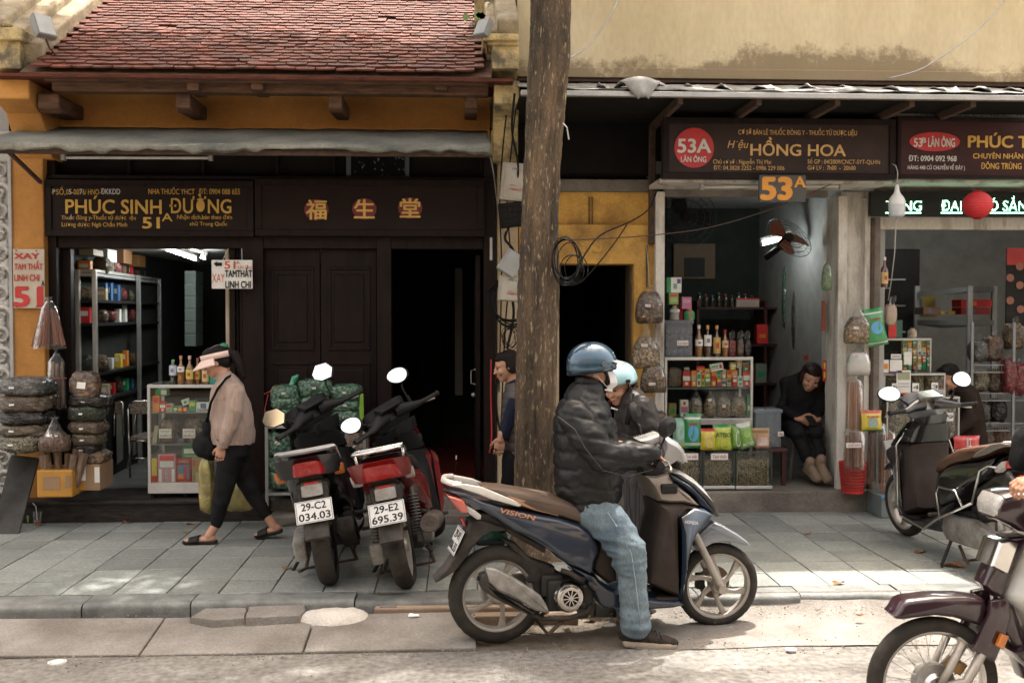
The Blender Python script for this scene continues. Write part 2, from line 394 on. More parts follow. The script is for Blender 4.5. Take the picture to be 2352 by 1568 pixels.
pav = sheet('pavement', -7, 7, YK + .16, 8.6, ZS - .014, m_joint); structure(pav)
tw, td = .312, .302
row = 0; y = YK + .2
tile_me = []
for k in range(5):
 b = MB(); b.box((0, 0, -.009), (tw - .007, td - .007, .02)); o_ = b.build('paving_tile', m_pave, None, bevel=.003, seg=1); tile_me.append(o_)
while y < 8.5:
 x = -4.9 + ru(-.004, .004)
 while x < 4.95:
  t = tile_me[random.randrange(5)].copy(); COL.objects.link(t); t.parent = pav
  t.location = (x + tw / 2, y + td / 2, ZS + ru(-.0022, .002))
  t.rotation_euler = (R(random.gauss(0, .18)), R(random.gauss(0, .18)), R(random.gauss(0, .15))); x += tw
 y += td; row += 1
for o_ in tile_me: bpy.data.objects.remove(o_)
kerb = sheet('kerb', -7, 7, YK + .05, YK + .18, ZS - .03, m_joint); structure(kerb)
x = -4.9
while x < 4.9:
 w = random.choice((.62, .8, .95)); b = MB(); broken = -.4 < x + w / 2 < .35
 zt = ZS - (.006 if broken else 0) + ru(-.004, .003); r_ = .035; y0 = YK + ru(-.01, .01)
 pr = [(y0 + .2, -.05), (y0 + .012, -.05), (y0, .0), (y0, zt - r_)] + [(y0 + r_ - r_ * cos(a), zt - r_ + r_ * sin(a)) for a in (R(25), R(50), R(75))] + [(y0 + r_ + .01, zt), (y0 + .194, zt)]
 b.rings([[Vector((xx, p[0], p[1])) for p in pr] for xx in (x + .004, x + w * .33, x + w * .66, x + w - .004)])
 for i, v in enumerate(b.v): b.v[i] = (v[0], v[1] + .010 * noise.noise(Vector(v) * 6), v[2] + .010 * noise.noise(Vector(v) * 5 + Vector((9, 0, 0))))
 b.build('kerb_stone', m_kerb, kerb, smooth=2); x += w
def slabstone(outline_px, zt, th, label, m=m_slab, jag=.012):
 P = [G(px, py, zt) for px, py in outline_px]; c = sum(P, Vector()) / len(P)
 t = thing('broken_slab', (c.x, c.y, 0), label, 'concrete slab')
 b = MB(); n = 6; Q = []
 for i, p in enumerate(P):
  q = P[(i + 1) % len(P)]
  for k in range(n):
   v = p.lerp(q, k / n); v += Vector((noise.noise(v * 9), noise.noise(v * 9 + Vector((5, 5, 5))), 0)) * jag; Q.append(v)
 lo = [Vector((c.x + (v.x - c.x) * 1.015, c.y + (v.y - c.y) * 1.03, zt - th)) for v in Q]; mid = [Vector((v.x, v.y, zt - .008)) for v in Q]
 top = [c + (v - c) * .975 + Vector((0, 0, .0)) for v in Q]
 for v in top: v.z = zt + .004 * noise.noise(v * 7)
 b.rings([lo, mid, top]); b.build('slab', m, t, smooth=2); return t
slabstone([(437, 1418), (468, 1396), (562, 1390), (566, 1402), (563, 1420), (490, 1424)], .085, .07, 'cracked flat concrete slab lying below the left kerb, leftmost of the loose slabs')
slabstone([(565, 1418), (570, 1392), (700, 1385), (703, 1400), (688, 1412)], .095, .08, 'flat concrete slab wedged between the cracked slab and the rounded white lump')
lc = G(765, 1428, .03)
t_ = thing('concrete_lump', (lc.x, lc.y, 0), 'rounded pale lump of poured concrete in the gutter beside the brown ramp', 'concrete lump')
b = MB(); b.ball((lc.x, lc.y, .02), (.225, .13, .085), 28); b.ball((lc.x - .1, lc.y, .02), (.12, .1, .08), 20); b.ball((lc.x + .1, lc.y + .03, .02), (.12, .09, .08), 20)
b.fuse('lump', mat('pale_concrete', (.5, .47, .43), rough=.8, bump=.6, bscale=40, fine=.15, world=True), t_, voxel=.012, disp=lambda p, n: .012 * fbm(p, 11))
ra, rb = G(845, 1438, 0), G(1190, 1432, 0)
t_ = thing('ramp_board', ((ra.x + rb.x) / 2, ra.y + .1, 0), 'brown stepped ramp board lying along the kerb behind the blue scooter', 'ramp')
b = MB(); b.bb(ra.x, rb.x + .35, ra.y - .01, ra.y + .07, -.01, .055); b.build('lower_edge', mat('ramp_brown', (.30, .22, .16), rough=.8, col2=(.2, .15, .11), scale=6, stretch=(.4, 3, 3), fine=.2, bump=.3), t_, bevel=.008)
b = MB(); b.bb(ra.x + .03, rb.x + .35, ra.y + .065, ra.y + .26, -.01, .085); b.build('board', MATS['ramp_brown'], t_, bevel=.01)
b = MB(); b.bb(ra.x + .06, ra.x + .16, ra.y + .08, ra.y + .24, .08, .090); b.build('patch', m_slab, t_, bevel=.003)
# manhole cap / litter / leaves
mc = G(131, 1521, 0)
t_ = thing('survey_disc', (mc.x, mc.y, 0), 'small round white disc set in the road at lower left', 'disc')
b = MB(); b.cyl((mc.x, mc.y, -.01), (mc.x, mc.y, .007), .045, n=24); b.build('disc', m_paper, t_)
b = MB(); b.lathe([(.034, .009), (.040, .009), (.040, .0075), (.034, .0075), (.034, .009)], (mc.x, mc.y, 0), n=24); b.build('ring', m_steel, t_)
# left shop house (51A)
YL = 8.65; FL = .30
lh = thing('shop_house', (WX(600, YL), YL, 0), 'old yellow shop house with scalloped red tile roof and dark wooden front', 'house')
XL = lambda px, Y=YL, py=700: W(px, py, Y).x
ZL = lambda py, Y=YL: W(600, py, Y).z
def LB(px0, px1, py0, py1, y0, y1, Y=None):   # a box whose front face covers these photo pixels
 Y = y0 if Y is None else Y
 pm = (px0 + px1) / 2
 return (W(px0, (py0 + py1) / 2, Y).x, W(px1, (py0 + py1) / 2, Y).x, y0, y1, W(pm, py1, Y).z, W(pm, py0, Y).z)
b = MB()
b.bb(*LB(100, 1125, 168, 342, 8.68, 8.9)); b.build('wall', m_yel, lh)
b = MB(); b.bb(*LB(1090, 1215, -60, 420, 8.96, 9.1)); b.build('party_wall', m_yelmoss, lh)
b = MB(); b.bb(*LB(100, 1125, 341, 560, 8.73, 8.84)); b.build('wall', m_black, lh)
# steps
st = MB(); st.bb(WX(-60, 8.35), WX(617, 8.35), 8.35, 8.62, -.02, FL - .03); st.build('granite_step', m_granite, lh, bevel=.004)
st = MB(); st.bb(WX(-60, 8.33), WX(617, 8.33), 8.32, 8.95, FL - .032, FL); st.build('granite_tread', m_granite, lh, bevel=.008)
st = MB(); st.bb(WX(617, 8.2), WX(1188, 8.2), 8.12, 8.7, -.02, .20); st.build('lower_step', m_conc, lh, bevel=.012)
st = MB(); st.bb(WX(617, 8.37), WX(1188, 8.37), 8.36, 8.8, .19, FL); st.build('upper_step', m_conc, lh, bevel=.012)
# floor of rooms
x_lp, x_m1, x_m2, x_d0, x_d1 = XL(132), XL(528), XL(605), XL(898), XL(1112)
b = MB(); b.bb(x_lp - .2, XL(740), 8.9, 13, FL - .05, FL - .002); b.build('shop_floor', m_floor, lh)
for i in range(8):
 for j in range(12):
  b = MB(); s = .3; b.box((XL(880) + .15 + i * s, 8.95 + j * s, FL - .01), (s - .006, s - .006, .02))
  if XL(860) - .1 < XL(880) + i * s < XL(1120) + .2: b.build('floor_tile', m_redt, lh)
# partitions
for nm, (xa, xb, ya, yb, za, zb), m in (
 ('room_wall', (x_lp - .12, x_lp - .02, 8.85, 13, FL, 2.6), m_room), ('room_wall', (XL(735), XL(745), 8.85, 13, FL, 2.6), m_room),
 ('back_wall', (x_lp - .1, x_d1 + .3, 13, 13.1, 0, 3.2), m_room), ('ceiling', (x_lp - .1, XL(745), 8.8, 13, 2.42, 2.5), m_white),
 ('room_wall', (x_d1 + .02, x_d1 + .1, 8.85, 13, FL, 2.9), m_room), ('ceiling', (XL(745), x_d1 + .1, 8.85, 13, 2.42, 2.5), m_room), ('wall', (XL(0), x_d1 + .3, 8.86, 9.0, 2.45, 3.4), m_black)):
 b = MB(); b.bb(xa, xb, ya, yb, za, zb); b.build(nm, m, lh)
# wooden front
def wood(name, px0, px1, py0, py1, y0, y1, m=m_dwood, bev=.006): b = MB(); b.bb(*LB(px0, px1, py0, py1, y0, y1)); return b.build(name, m, lh, bevel=bev)
wood('post', 104, 131, 340, 1152, 8.58, 8.72); wood('post', 558, 606, 543, 1150, 8.60, 8.74)
wood('post', 866, 899, 543, 1146, 8.6, 8.74); wood('post', 1111, 1139, 345, 1146, 8.58, 8.74)
wood('lintel', 131, 1111, 541, 571, 8.61, 8.73)
wood('transom_rail', 104, 1139, 404, 414, 8.56, 8.7)
# dark transom glazing
b = MB(); b.bb(*LB(131, 1111, 343, 405, 8.7, 8.72)); b.build('transom_backing', m_black, lh)
for p0, p1 in ((131, 300), (305, 470), (475, 640), (640, 770), (945, 1110)): wood('transom_mullion', p1 - 8, p1, 343, 405, 8.66, 8.7)
fr = wood('ornate_transom_window', 795, 940, 350, 406, 8.63, 8.66, mat('grey_frame', (.09, .10, .11), rough=.5))
b = MB(); b.bb(*LB(806, 930, 358, 404, 8.62, 8.635)); b.build('pane', mat('spotted_pane', (.008, .008, .01), rough=.1, col2=(.16, .17, .17), scale=26, lo=.60, hi=.63), fr)
# folded shutters beside the opening, cream edge
wood('shutter_edge', 519, 528, 571, 1140, 8.70, 8.76, mat('cream_paint', (.46, .38, .28), rough=.6))
for p0, p1, yy in ((528, 541, 8.66), (542, 550, 8.7), (551, 559, 8.68)): wood('folded_shutter', p0, p1, 571, 1140, yy, yy + .09)
wood('folded_shutter', 131, 165, 571, 1140, 8.72, 8.8)
# door leaves with raised panels
for p0, p1 in ((607, 736), (738, 866)):
 d = wood('door_leaf', p0, p1, 572, 1146, 8.68, 8.72)
 for q0, q1 in ((612, 805), (830, 1000), (1018, 1120)):
  for a0, a1, z0_, z1_, nm in ((p0 + 15, p1 - 15, q0, q0 + 8, 'moulding'), (p0 + 15, p1 - 15, q1 - 8, q1, 'moulding'), (p0 + 15, p0 + 22, q0 + 8, q1 - 8, 'moulding'), (p1 - 22, p1 - 15, q0 + 8, q1 - 8, 'moulding')):
   b = MB(); b.bb(*LB(a0, a1, z0_, z1_, 8.668, 8.69)); b.build(nm, m_dwood, d, bevel=.005)
  b = MB(); b.bb(*LB(p0 + 30, p1 - 30, q0 + 18, q1 - 18, 8.669, 8.69)); b.build('raised_panel', m_dwood, d, bevel=.009)
# leaf folded open into the corridor at its right
b = MB(); xd = XL(1096); b.bb(xd - .012, xd + .03, 8.75, 9.35, FL, 2.3); d = b.build('open_door_leaf', m_dwood, lh, bevel=.005)
for z0_, z1_ in ((.45, 1.0), (1.15, 2.1)):
 b = MB(); b.bb(xd - .02, xd - .01, 8.86, 9.24, z0_, z1_); b.build('raised_panel', m_dwood, d, bevel=.008)
b = MB(); b.tube([(xd - .012, 8.82, 1.32), (xd - .05, 8.82, 1.31), (xd - .05, 8.82, 1.2), (xd - .012, 8.82, 1.19)], .006); b.build('door_handle', m_steel, d)
b = MB(); b.ball((xd - .03, 8.82, 1.10), .022); b.build('door_knob', m_steel, d, smooth=True)
b = MB(); b.bb(*LB(1125, 1131, 545, 598, 8.56, 8.585)); b.build('flag_holder', m_steel, lh, bevel=.004)
# corridor depths
for (xa, xb, y_, z0_, z1_, m) in ((XL(925), XL(1000), 11.5, FL, 2.5, m_black), (XL(1040), XL(1063), 11.3, .9, 2.3, m_room3)):
 b = MB(); b.bb(xa, xb, y_, y_ + .05, z0_, z1_); b.build('inner_screen', m, lh)
# pillars
lp = MB(); lp.bb(*LB(31, 103, 298, 1150, 8.50, 8.9)); lp.build('pillar', m_yel, lh, bevel=.01)
for p0, p1, m in ((10, 104, m_yel), (1119, 1190, m_yelmoss)):
 x0_, x1_ = WX(p0 + 14, 8.3), WX(p1, 8.3)
 zt, zm, zb = 3.62, 3.42, 3.05
 pr = [(8.95, zb), (8.50, zb), (8.44, zb + .05), (8.38, 3.22), (8.26, zm - .05), (8.12, zm), (8.05, zm + .02), (8.05, zt), (8.95, zt)]
 b = MB(); n_ = len(pr); vs = [(x0_, p[0], p[1]) for p in pr] + [(x1_, p[0], p[1]) for p in pr]
 b.add(vs, [tuple(range(n_)), tuple(range(2 * n_ - 1, n_ - 1, -1))] + [(i, (i + 1) % n_, (i + 1) % n_ + n_, i + n_) for i in range(n_)])
 b.build('pillar_bracket', m, lh, bevel=.012)
b = MB(); b.bb(*LB(1141, 1190, 355, 1150, 8.62, 8.9)); b.build('pillar', m_beige, lh, bevel=.01)
b = MB(); b.bb(*LB(1128, 1190, 298, 356, 8.52, 8.9)); b.build('pillar_band', m_yelmoss, lh, bevel=.012)
# parapet ends above the eave
b = MB(); b.bb(*LB(-30, 46, 92, 158, 8.0, 8.5)); b.build('parapet_pier', m_yelmoss, lh, bevel=.01)
b = MB(); b.bb(*LB(-30, 52, 62, 92, 7.95, 8.55)); b.build('parapet_cap', m_yelmoss, lh, bevel=.015)
b = MB(); b.bb(*LB(-30, 20, 50, 62, 8.1, 8.4)); b.build('parapet_cap', m_yelmoss, lh, bevel=.012)
b = MB(); b.bb(*LB(1131, 1192, 96, 158, 8.0, 8.5)); b.build('parapet_pier', m_yelmoss, lh, bevel=.01)
b = MB(); b.bb(*LB(1108, 1192, 76, 93, 7.93, 8.55)); b.bb(*LB(1117, 1192, 93, 104, 7.97, 8.52)); b.build('parapet_cap', m_yelmoss, lh, bevel=.02, seg=3)
b = MB(); b.bb(*LB(1160, 1192, 62, 76, 8.1, 8.5)); b.build('parapet_cap', m_yelmoss, lh, bevel=.012)
# roof: slope, coping walls, tiles
SL = R(31); E0 = Vector((0, 7.9, W(600, 166, 7.9).z)); up = Vector((0, cos(SL), sin(SL))); nr = Vector((0, -sin(SL), cos(SL)))
xr0, xr1 = WX(72, 7.9, 157), WX(1122, 7.9, 157)
b = MB(); q = [Vector((xx, E0.y, E0.z - .03)) + up * s for xx, s in ((xr0 - .1, .03), (xr1 + .02, .03), (xr1 + .02, 3.4), (xr0 - .1, 3.4))]
b.add(q + [p - nr * .04 for p in q], [(0, 1, 2, 3), (7, 6, 5, 4), (0, 4, 5, 1), (1, 5, 6, 2), (2, 6, 7, 3), (3, 7, 4, 0)]); rf = b.build('roof', m_beam, lh)
TWD, EXP = .152, .083
def tilemesh(bb, c, jx=0, tilt=0, yaw=0, sc=1):
 n = 7; th = .013; w2 = TWD / 2 - .003; ln = .17
 pts = [(w2, ln), (-w2, ln)] + [(-w2 + 2 * w2 * k / n, .016 * (1 - sin(pi * k / n) ** .7)) for k in range(n + 1)]
 a = R(7) + tilt; ut = (up * cos(a) - nr * -sin(a) * -1).normalized(); ut = (up * cos(a) - nr * sin(a)).normalized(); ut_n = (nr * cos(a) + up * sin(a)).normalized()
 X = Vector((1, 0, 0)); Mx = Matrix((X, ut, ut_n)).transposed()
 if yaw: Mx = Mx @ Matrix.Rotation(yaw, 3, 'Z')
 vs = [c + Mx @ Vector((p[0], p[1], th)) for p in pts] + [c + Mx @ Vector((p[0], p[1], 0)) for p in pts]
 m = len(pts); bb.add(vs, [tuple(range(m)), tuple(range(2 * m - 1, m - 1, -1))] + [(i, i + m, (i + 1) % m + m, (i + 1) % m) for i in range(m)])
protos = []
for k in range(4):
 b = MB(); tilemesh(b, Vector((0, 0, 0)), tilt=R(ru(-1, 1.5)), yaw=R(ru(-1, 1)))
 protos.append(b.build('roof_tile', m_tile, None))
far = MB(); made = 0
off_r = Vector(lh.location)
for r in range(31):
 for i in range(25):
  x = xr0 + .06 + (i + (r % 2) * .5) * TWD + ru(-.004, .004)
  if x > xr1 - .04: continue
  c = Vector((x, E0.y, E0.z)) + up * (r * EXP + ru(-.005, .005)) + nr * (.018 + ru(-.002, .003) + .01 * noise.noise(Vector((x, r * .2, 0))))
  if random.random() < .004: continue
  if made < 296:
   t = random.choice(protos).copy(); COL.objects.link(t); t.parent = lh; t.location = c - off_r
   t.rotation_euler = (R(random.gauss(0, .8)), R(random.gauss(0, .7)), R(random.gauss(0, .8))); made += 1
  else: tilemesh(far, c, tilt=R(random.gauss(0, .8)), yaw=R(random.gauss(0, .8)))
for o_ in protos: bpy.data.objects.remove(o_)
m_tile2 = mat('roof_tile_clay_far', (.14, .036, .021), rough=.7, col2=(.06, .018, .013), scale=7, bump=.4, bscale=45, fine=.35, spec=.22, world=True, stretch=(1, 2, 2))
o_ = far.build('upper_roof_tiles', m_tile2, lh); o_['kind'] = 'stuff'
# under-eave tile course over brackets
b = MB(); b.bb(WX(-20, 7.9, 157), WX(1180, 7.9, 163), 7.93, 8.5, E0.z - .045, E0.z - .02); b.build('eave_course', m_tile2, lh, bevel=.004)
# coping wall up the left slope (profile along slope)
def slopebox(bb, xa, xb, s0, s1, h0, h1): 
 q = [Vector((x_, E0.y, E0.z)) + up * s + nr * h for s in (s0, s1) for h in (h0, h1) for x_ in (xa, xb)]
 bb.add(q, [(0, 1, 3, 2), (4, 6, 7, 5), (0, 4, 5, 1), (2, 3, 7, 6), (0, 2, 6, 4), (1, 5, 7, 3)])
b = MB(); slopebox(b, xr0 - .17, xr0 - .0, .25, 3.4, -.05, .12); slopebox(b, xr0 - .32, xr0 - .15, .3, 3.4, -.05, .19); slopebox(b, xr0 - .52, xr0 - .30, .2, 3.4, -.05, .26)
b.build('gable_coping', m_mortar, lh, bevel=.02)
b = MB(); slopebox(b, xr1 - .01, xr1 + .22, .45, 3.4, -.05, .22); slopebox(b, xr1 + .07, xr1 + .24, .3, 3.4, .1, .34)
b.build('gable_coping', m_mortar, lh, bevel=.02)
# beams, corbels
ee = MB(); ee.bb(*LB(100, 1120, 176, 190, 7.98, 8.06)); ee.build('fascia_board', m_beam, lh, bevel=.006)
ee = MB(); ee.bb(*LB(118, 1122, 189, 214, 8.1, 8.22)); ee.build('eave_beam', m_beam, lh, bevel=.012)
for px in (442, 1013, 590): 
 b = MB(); b.bb(*LB(px - 14, px + 14, 180, 207, 8.02, 8.3)); b.build('rafter_end', m_beam, lh, bevel=.008)
for px, w_ in ((110, 25), (420, 17), (770, 16), (1082, 15)):
 b = MB(); x0_, x1_, y0_, y1_, z0_, z1_ = LB(px - w_, px + w_ * 1.0, 215, 256, 8.16, 8.7)
 b.add([(x0_, y0_, z0_ + .03), (x1_, y0_, z0_ + .03), (x1_, y0_, z1_), (x0_, y0_, z1_), (x0_ - .0, y0_ + .06, z0_), (x1_, y0_ + .06, z0_), (x1_, 8.7, z0_ + .03), (x0_, 8.7, z0_ + .03), (x1_, 8.7, z1_), (x0_, 8.7, z1_)],
          [(0, 1, 2, 3), (0, 4, 5, 1), (4, 7, 6, 5), (6, 8, 2, 1, 5), (3, 9, 7, 4, 0), (2, 8, 9, 3), (6, 7, 9, 8)])
 b.build('corbel', m_beam, lh, bevel=.012)
# left neighbour: white wall above, carved column, dark opening
nh = thing('neighbour_house', (-3.9, 8.7, 0), 'white neighbouring house with a carved plaster column at the left edge', 'house')
b = MB(); b.bb(-6.5, xr0 - .5, 9.2, 9.4, 0, 7.5); b.build('wall', m_white, nh)
b = MB(); b.bb(*LB(-120, 26, 372, 1200, 8.56, 8.9)); b.build('pilaster', m_white, nh, bevel=.01)
b = MB(); b.bb(*LB(22, 30, 362, 1200, 8.48, 8.9)); b.build('pilaster_edge', m_white, nh, bevel=.004)
# carved scrolls: curled reliefs
cv = MB(); random.seed(7)
for k in range(17):
 cx_, cz_ = WX(8, 8.55), W(8, 395 + k * 47, 8.55).z; sgn = 1 if k % 2 else -1
 pts = []; rr = []
 for i in range(16):
  a = i / 15 * 2 * pi * 1.3; rad = .085 * (1 - i / 18); pts.append((cx_ + sgn * rad * cos(a) - .01, 8.555 - .012, cz_ + rad * sin(a) * .95)); rr.append(.022 * (1 - i / 24))
 cv.tube(pts, rr, 7)
 for j in range(3):
  a = j * .8 + k; cv.ball((cx_ + .04 * cos(a), 8.55, cz_ + .085 + .02 * sin(a)), (.028, .02, .045), 8)
o_ = cv.build('carved_scrollwork', mat('plaster_relief', (.50, .49, .46), rough=.8, col2=(.33, .32, .30), scale=10, fine=.1, world=True), nh, smooth=True)
b = MB(); b.bb(*LB(-120, 26, 300, 372, 8.5, 8.9)); b.build('pilaster_head', m_white, nh, bevel=.02)
# right house (53)
YR = 8.75
rh = thing('shop_house', (WX(1700, YR), YR, 0), 'long pale yellow house with mould stained wall over a flat awning', 'house')
m_upper = mat('stained_cream_wall', (.70, .60, .40), rough=.92, col2=(.56, .46, .28), scale=1.1, stretch=(1.2, 1, .5), bump=.12, bscale=30, fine=.05, world=True)
# mould that grows above the ledge: a wear mask with its own height
N = m_upper.node_tree.nodes; L = m_upper.node_tree.links; bs = N['Principled BSDF']; src = bs.inputs['Base Color'].links[0].from_socket
ge = N.new('ShaderNodeNewGeometry'); sp = N.new('ShaderNodeSeparateXYZ'); L.new(ge.outputs['Position'], sp.inputs[0])
zl = WZ(160, YR, 1700); 
hgt = N.new('ShaderNodeMapRange'); hgt.inputs[1].default_value = zl - .05; hgt.inputs[2].default_value = zl + .34; hgt.inputs[3].default_value = .30; hgt.inputs[4].default_value = -.12; L.new(sp.outputs['Z'], hgt.inputs[0])
xm = N.new('ShaderNodeMapRange'); xm.interpolation_type = 'SMOOTHSTEP'; xm.inputs[1].default_value = WX(1340, YR); xm.inputs[2].default_value = WX(1900, YR); xm.inputs[3].default_value = -.12; xm.inputs[4].default_value = .03; L.new(sp.outputs['X'], xm.inputs[0])
xm2 = N.new('ShaderNodeMapRange'); xm2.interpolation_type = 'SMOOTHSTEP'; xm2.inputs[1].default_value = WX(2080, YR); xm2.inputs[2].default_value = WX(2170, YR); xm2.inputs[3].default_value = 0; xm2.inputs[4].default_value = -.13; L.new(sp.outputs['X'], xm2.inputs[0])
nz = N.new('ShaderNodeTexNoise'); nz.inputs['Scale'].default_value = 3.6; nz.inputs['Detail'].default_value = 12; nz.inputs['Roughness'].default_value = .8; L.new(ge.outputs['Position'], nz.inputs['Vector'])
a1 = N.new('ShaderNodeMath'); L.new(hgt.outputs[0], a1.inputs[0]); L.new(nz.outputs['Fac'], a1.inputs[1])
a2 = N.new('ShaderNodeMath'); L.new(a1.outputs[0], a2.inputs[0]); L.new(xm.outputs[0], a2.inputs[1])
a3 = N.new('ShaderNodeMath'); L.new(a2.outputs[0], a3.inputs[0]); L.new(xm2.outputs[0], a3.inputs[1])
mk = N.new('ShaderNodeMapRange'); mk.inputs[1].default_value = .55; mk.inputs[2].default_value = .68; mk.inputs[4].default_value = .8; L.new(a3.outputs[0], mk.inputs[0])
mm = N.new('ShaderNodeMix'); mm.data_type = 'RGBA'; mm.inputs[7].default_value = (.20, .145, .085, 1); L.new(mk.outputs[0], mm.inputs[0]); L.new(src, mm.inputs[6]); L.new(mm.outputs[2], bs.inputs['Base Color'])
b = MB(); b.bb(WX(1188, YR), 8.5, YR, YR + .25, zl, 7.4); b.build('upper_wall', m_upper, rh)
b = MB(); b.bb(WX(1188, YR), 8.5, YR - .035, YR + .25, WZ(184, YR, 1700), zl - .003); b.build('string_course', m_upper, rh, bevel=.006)
b = MB(); b.bb(WX(1190, YR), 8.5, YR - .01, YR + .2, WZ(192, YR, 1700), WZ(184.5, YR, 1700)); b.build('awning_rail', m_rust, rh)
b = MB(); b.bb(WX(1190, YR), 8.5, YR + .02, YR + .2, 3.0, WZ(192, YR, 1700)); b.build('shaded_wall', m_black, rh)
# passage entrance 53 in yellow plaster
def RB(*a): return LB(*a)
def rwall(name, px0, px1, py0, py1, y0=YR, y1=YR + .25, m=m_yel, bev=.005, par=None): b = MB(); b.bb(*LB(px0, px1, py0, py1, y0, y1)); return b.build(name, m, par or rh, bevel=bev)
m_yel2 = mat('stained_yellow_plaster', (.64, .37, .09), rough=.9, col2=(.17, .095, .04), scale=2.6, bump=.25, bscale=45, fine=.12, world=True, lo=.47, hi=.78)
rwall('wall', 1192, 1508, 438, 517, YR + .05, YR + .3, m_yel2)
rwall('wall', 1192, 1508, 516, 606, YR - .06, YR + .25, m_yel2); rwall('wall', 1455, 1508, 605, 1130, YR - .06, YR + .25, m_yel2)
rwall('grey_band', 1275, 1508, 412, 440, YR, YR + .3, m_conc)
rwall('wall', 1192, 1284, 605, 1130, YR - .06, YR + .25, m_beige)
rwall('door_jamb', 1446, 1456, 610, 1128, YR + .05, YR + .3, mat('old_door_wood', (.12, .08, .05), rough=.8, col2=(.05, .035, .025), scale=6, stretch=(4, 4, .6)))
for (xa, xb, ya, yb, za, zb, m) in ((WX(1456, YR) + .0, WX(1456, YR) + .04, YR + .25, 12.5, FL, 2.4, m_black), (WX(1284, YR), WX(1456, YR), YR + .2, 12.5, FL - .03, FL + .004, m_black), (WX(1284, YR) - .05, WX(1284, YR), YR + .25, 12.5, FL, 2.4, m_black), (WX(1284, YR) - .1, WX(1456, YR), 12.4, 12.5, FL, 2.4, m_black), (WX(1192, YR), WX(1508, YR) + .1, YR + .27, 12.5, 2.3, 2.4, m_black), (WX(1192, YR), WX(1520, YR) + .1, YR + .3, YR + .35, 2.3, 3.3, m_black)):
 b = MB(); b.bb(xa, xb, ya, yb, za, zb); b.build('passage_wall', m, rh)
# embossed old number 53
b = MB(); put_text(b, '53', W(1330, 580, YR - .068), (1, 0, 0), (0, 0, 1), w=WX(1385, YR) - WX(1330, YR), h=.13, bold=.03); 
o_ = b.build('painted_number', mat('old_grey_paint', (.36, .24, .10), rough=.9, fine=.2), rh)
b = MB(); put_text(b, '53', W(1331, 579, YR - .071), (1, 0, 0), (0, 0, 1), w=WX(1384, YR) - WX(1331, YR), h=.125, bold=.002); b.build('painted_number', m_yel2, rh)
for px_ in (1354, 1361):
 b = MB()
 for i in range(22):
  z_ = WZ(452 + i * 3, YR, px_); b.box((WX(px_, YR) + (.003 if i % 2 else -.003), YR + .035, z_), (.008, .006, .013))
 b.build('rusty_chain', m_rust, rh)
# step and floor
RS = 8.5
b = MB(); b.bb(WX(1188, RS), WX(2012, RS), RS, 9.6, -.02, FL); b.build('front_step', m_conc, rh, bevel=.018, seg=3)
b = MB(); b.bb(WX(2012, RS), 8, 8.9, 9.6, -.02, FL - .01); b.build('front_step', m_conc, rh, bevel=.018, seg=3)
b = MB(); b.bb(WX(1508, RS), 8, 9.6, 14, FL - .05, FL); b.build('shop_floor', m_floor, rh)
# posts
rwall('white_post', 1505, 1526, 440, 1128, 8.58, 8.66, m_whitep); rwall('iron_post', 1492, 1506, 285, 560, 8.62, 8.68, m_rust)
rwall('shutter_rail', 1526, 1902, 432, 452, 8.62, 8.68, m_conc)
p = rwall('pillar', 1928, 2003, 440, 1128, 8.66, 9.0, m_whitep); rwall('white_post', 1924, 1944, 450, 1126, 8.58, 8.64, m_whitep)
rwall('white_post', 1985, 1999, 455, 1110, 8.58, 8.66, m_whitep); rwall('rusty_pipe', 1999, 2007, 500, 1128, 8.56, 8.62, m_rust); rwall('shutter_guide', 2006, 2020, 500, 1128, 8.6, 8.68, m_conc)
rwall('frame_post', 2020, 2032, 524, 900, 8.66, 8.76, m_white)
b = MB(); q0, q1 = WX(1887, 9.3), WX(1926, 8.66)
b.add([(q0, 9.3, FL), (q1, 8.66, FL), (q1, 8.66, 2.75), (q0, 9.3, 2.75), (q0 + .05, 9.33, FL), (q1 + .05, 8.69, FL), (q1 + .05, 8.69, 2.75), (q0 + .05, 9.33, 2.75)], [(0, 1, 2, 3), (7, 6, 5, 4), (0, 4, 5, 1), (3, 2, 6, 7), (0, 3, 7, 4), (1, 5, 6, 2)])
b.build('open_steel_door', m_whitep, rh, bevel=.004)
rwall('roller_shutter_box', 2020, 2420, 499, 527, 8.62, 8.7, m_whitep); rwall('shutter_fascia', 2020, 2420, 412, 440, 8.56, 8.66, m_whitep); rwall('shutter_fascia', 2014, 2420, 426, 440, 8.5, 8.57, m_conc)
# rooms
xs0, xs1, xs2 = WX(1526, 8.7), WX(1945, 8.9), 6.2
for nm, (xa, xb, ya, yb, za, zb), m in (('room_wall', (xs0 - .08, xs0 - .02, 8.8, 13, FL, 3), m_room2), ('room_wall', (xs1, xs1 + .06, 9.02, 13, FL, 3), m_room3),
 ('back_wall', (xs0, xs1, 11.6, 11.7, FL, 3), m_room2), ('ceiling', (xs0 - .1, 7.5, 8.72, 13, 3.0, 3.1), m_room3), ('back_wall', (xs1, 8, 12.2, 12.3, FL, 3), m_room3), ('room_wall', (7.4, 7.5, 8.8, 13, 0, 3), m_room3)):
 b = MB(); b.bb(xa, xb, ya, yb, za, zb); b.build(nm, m, rh)
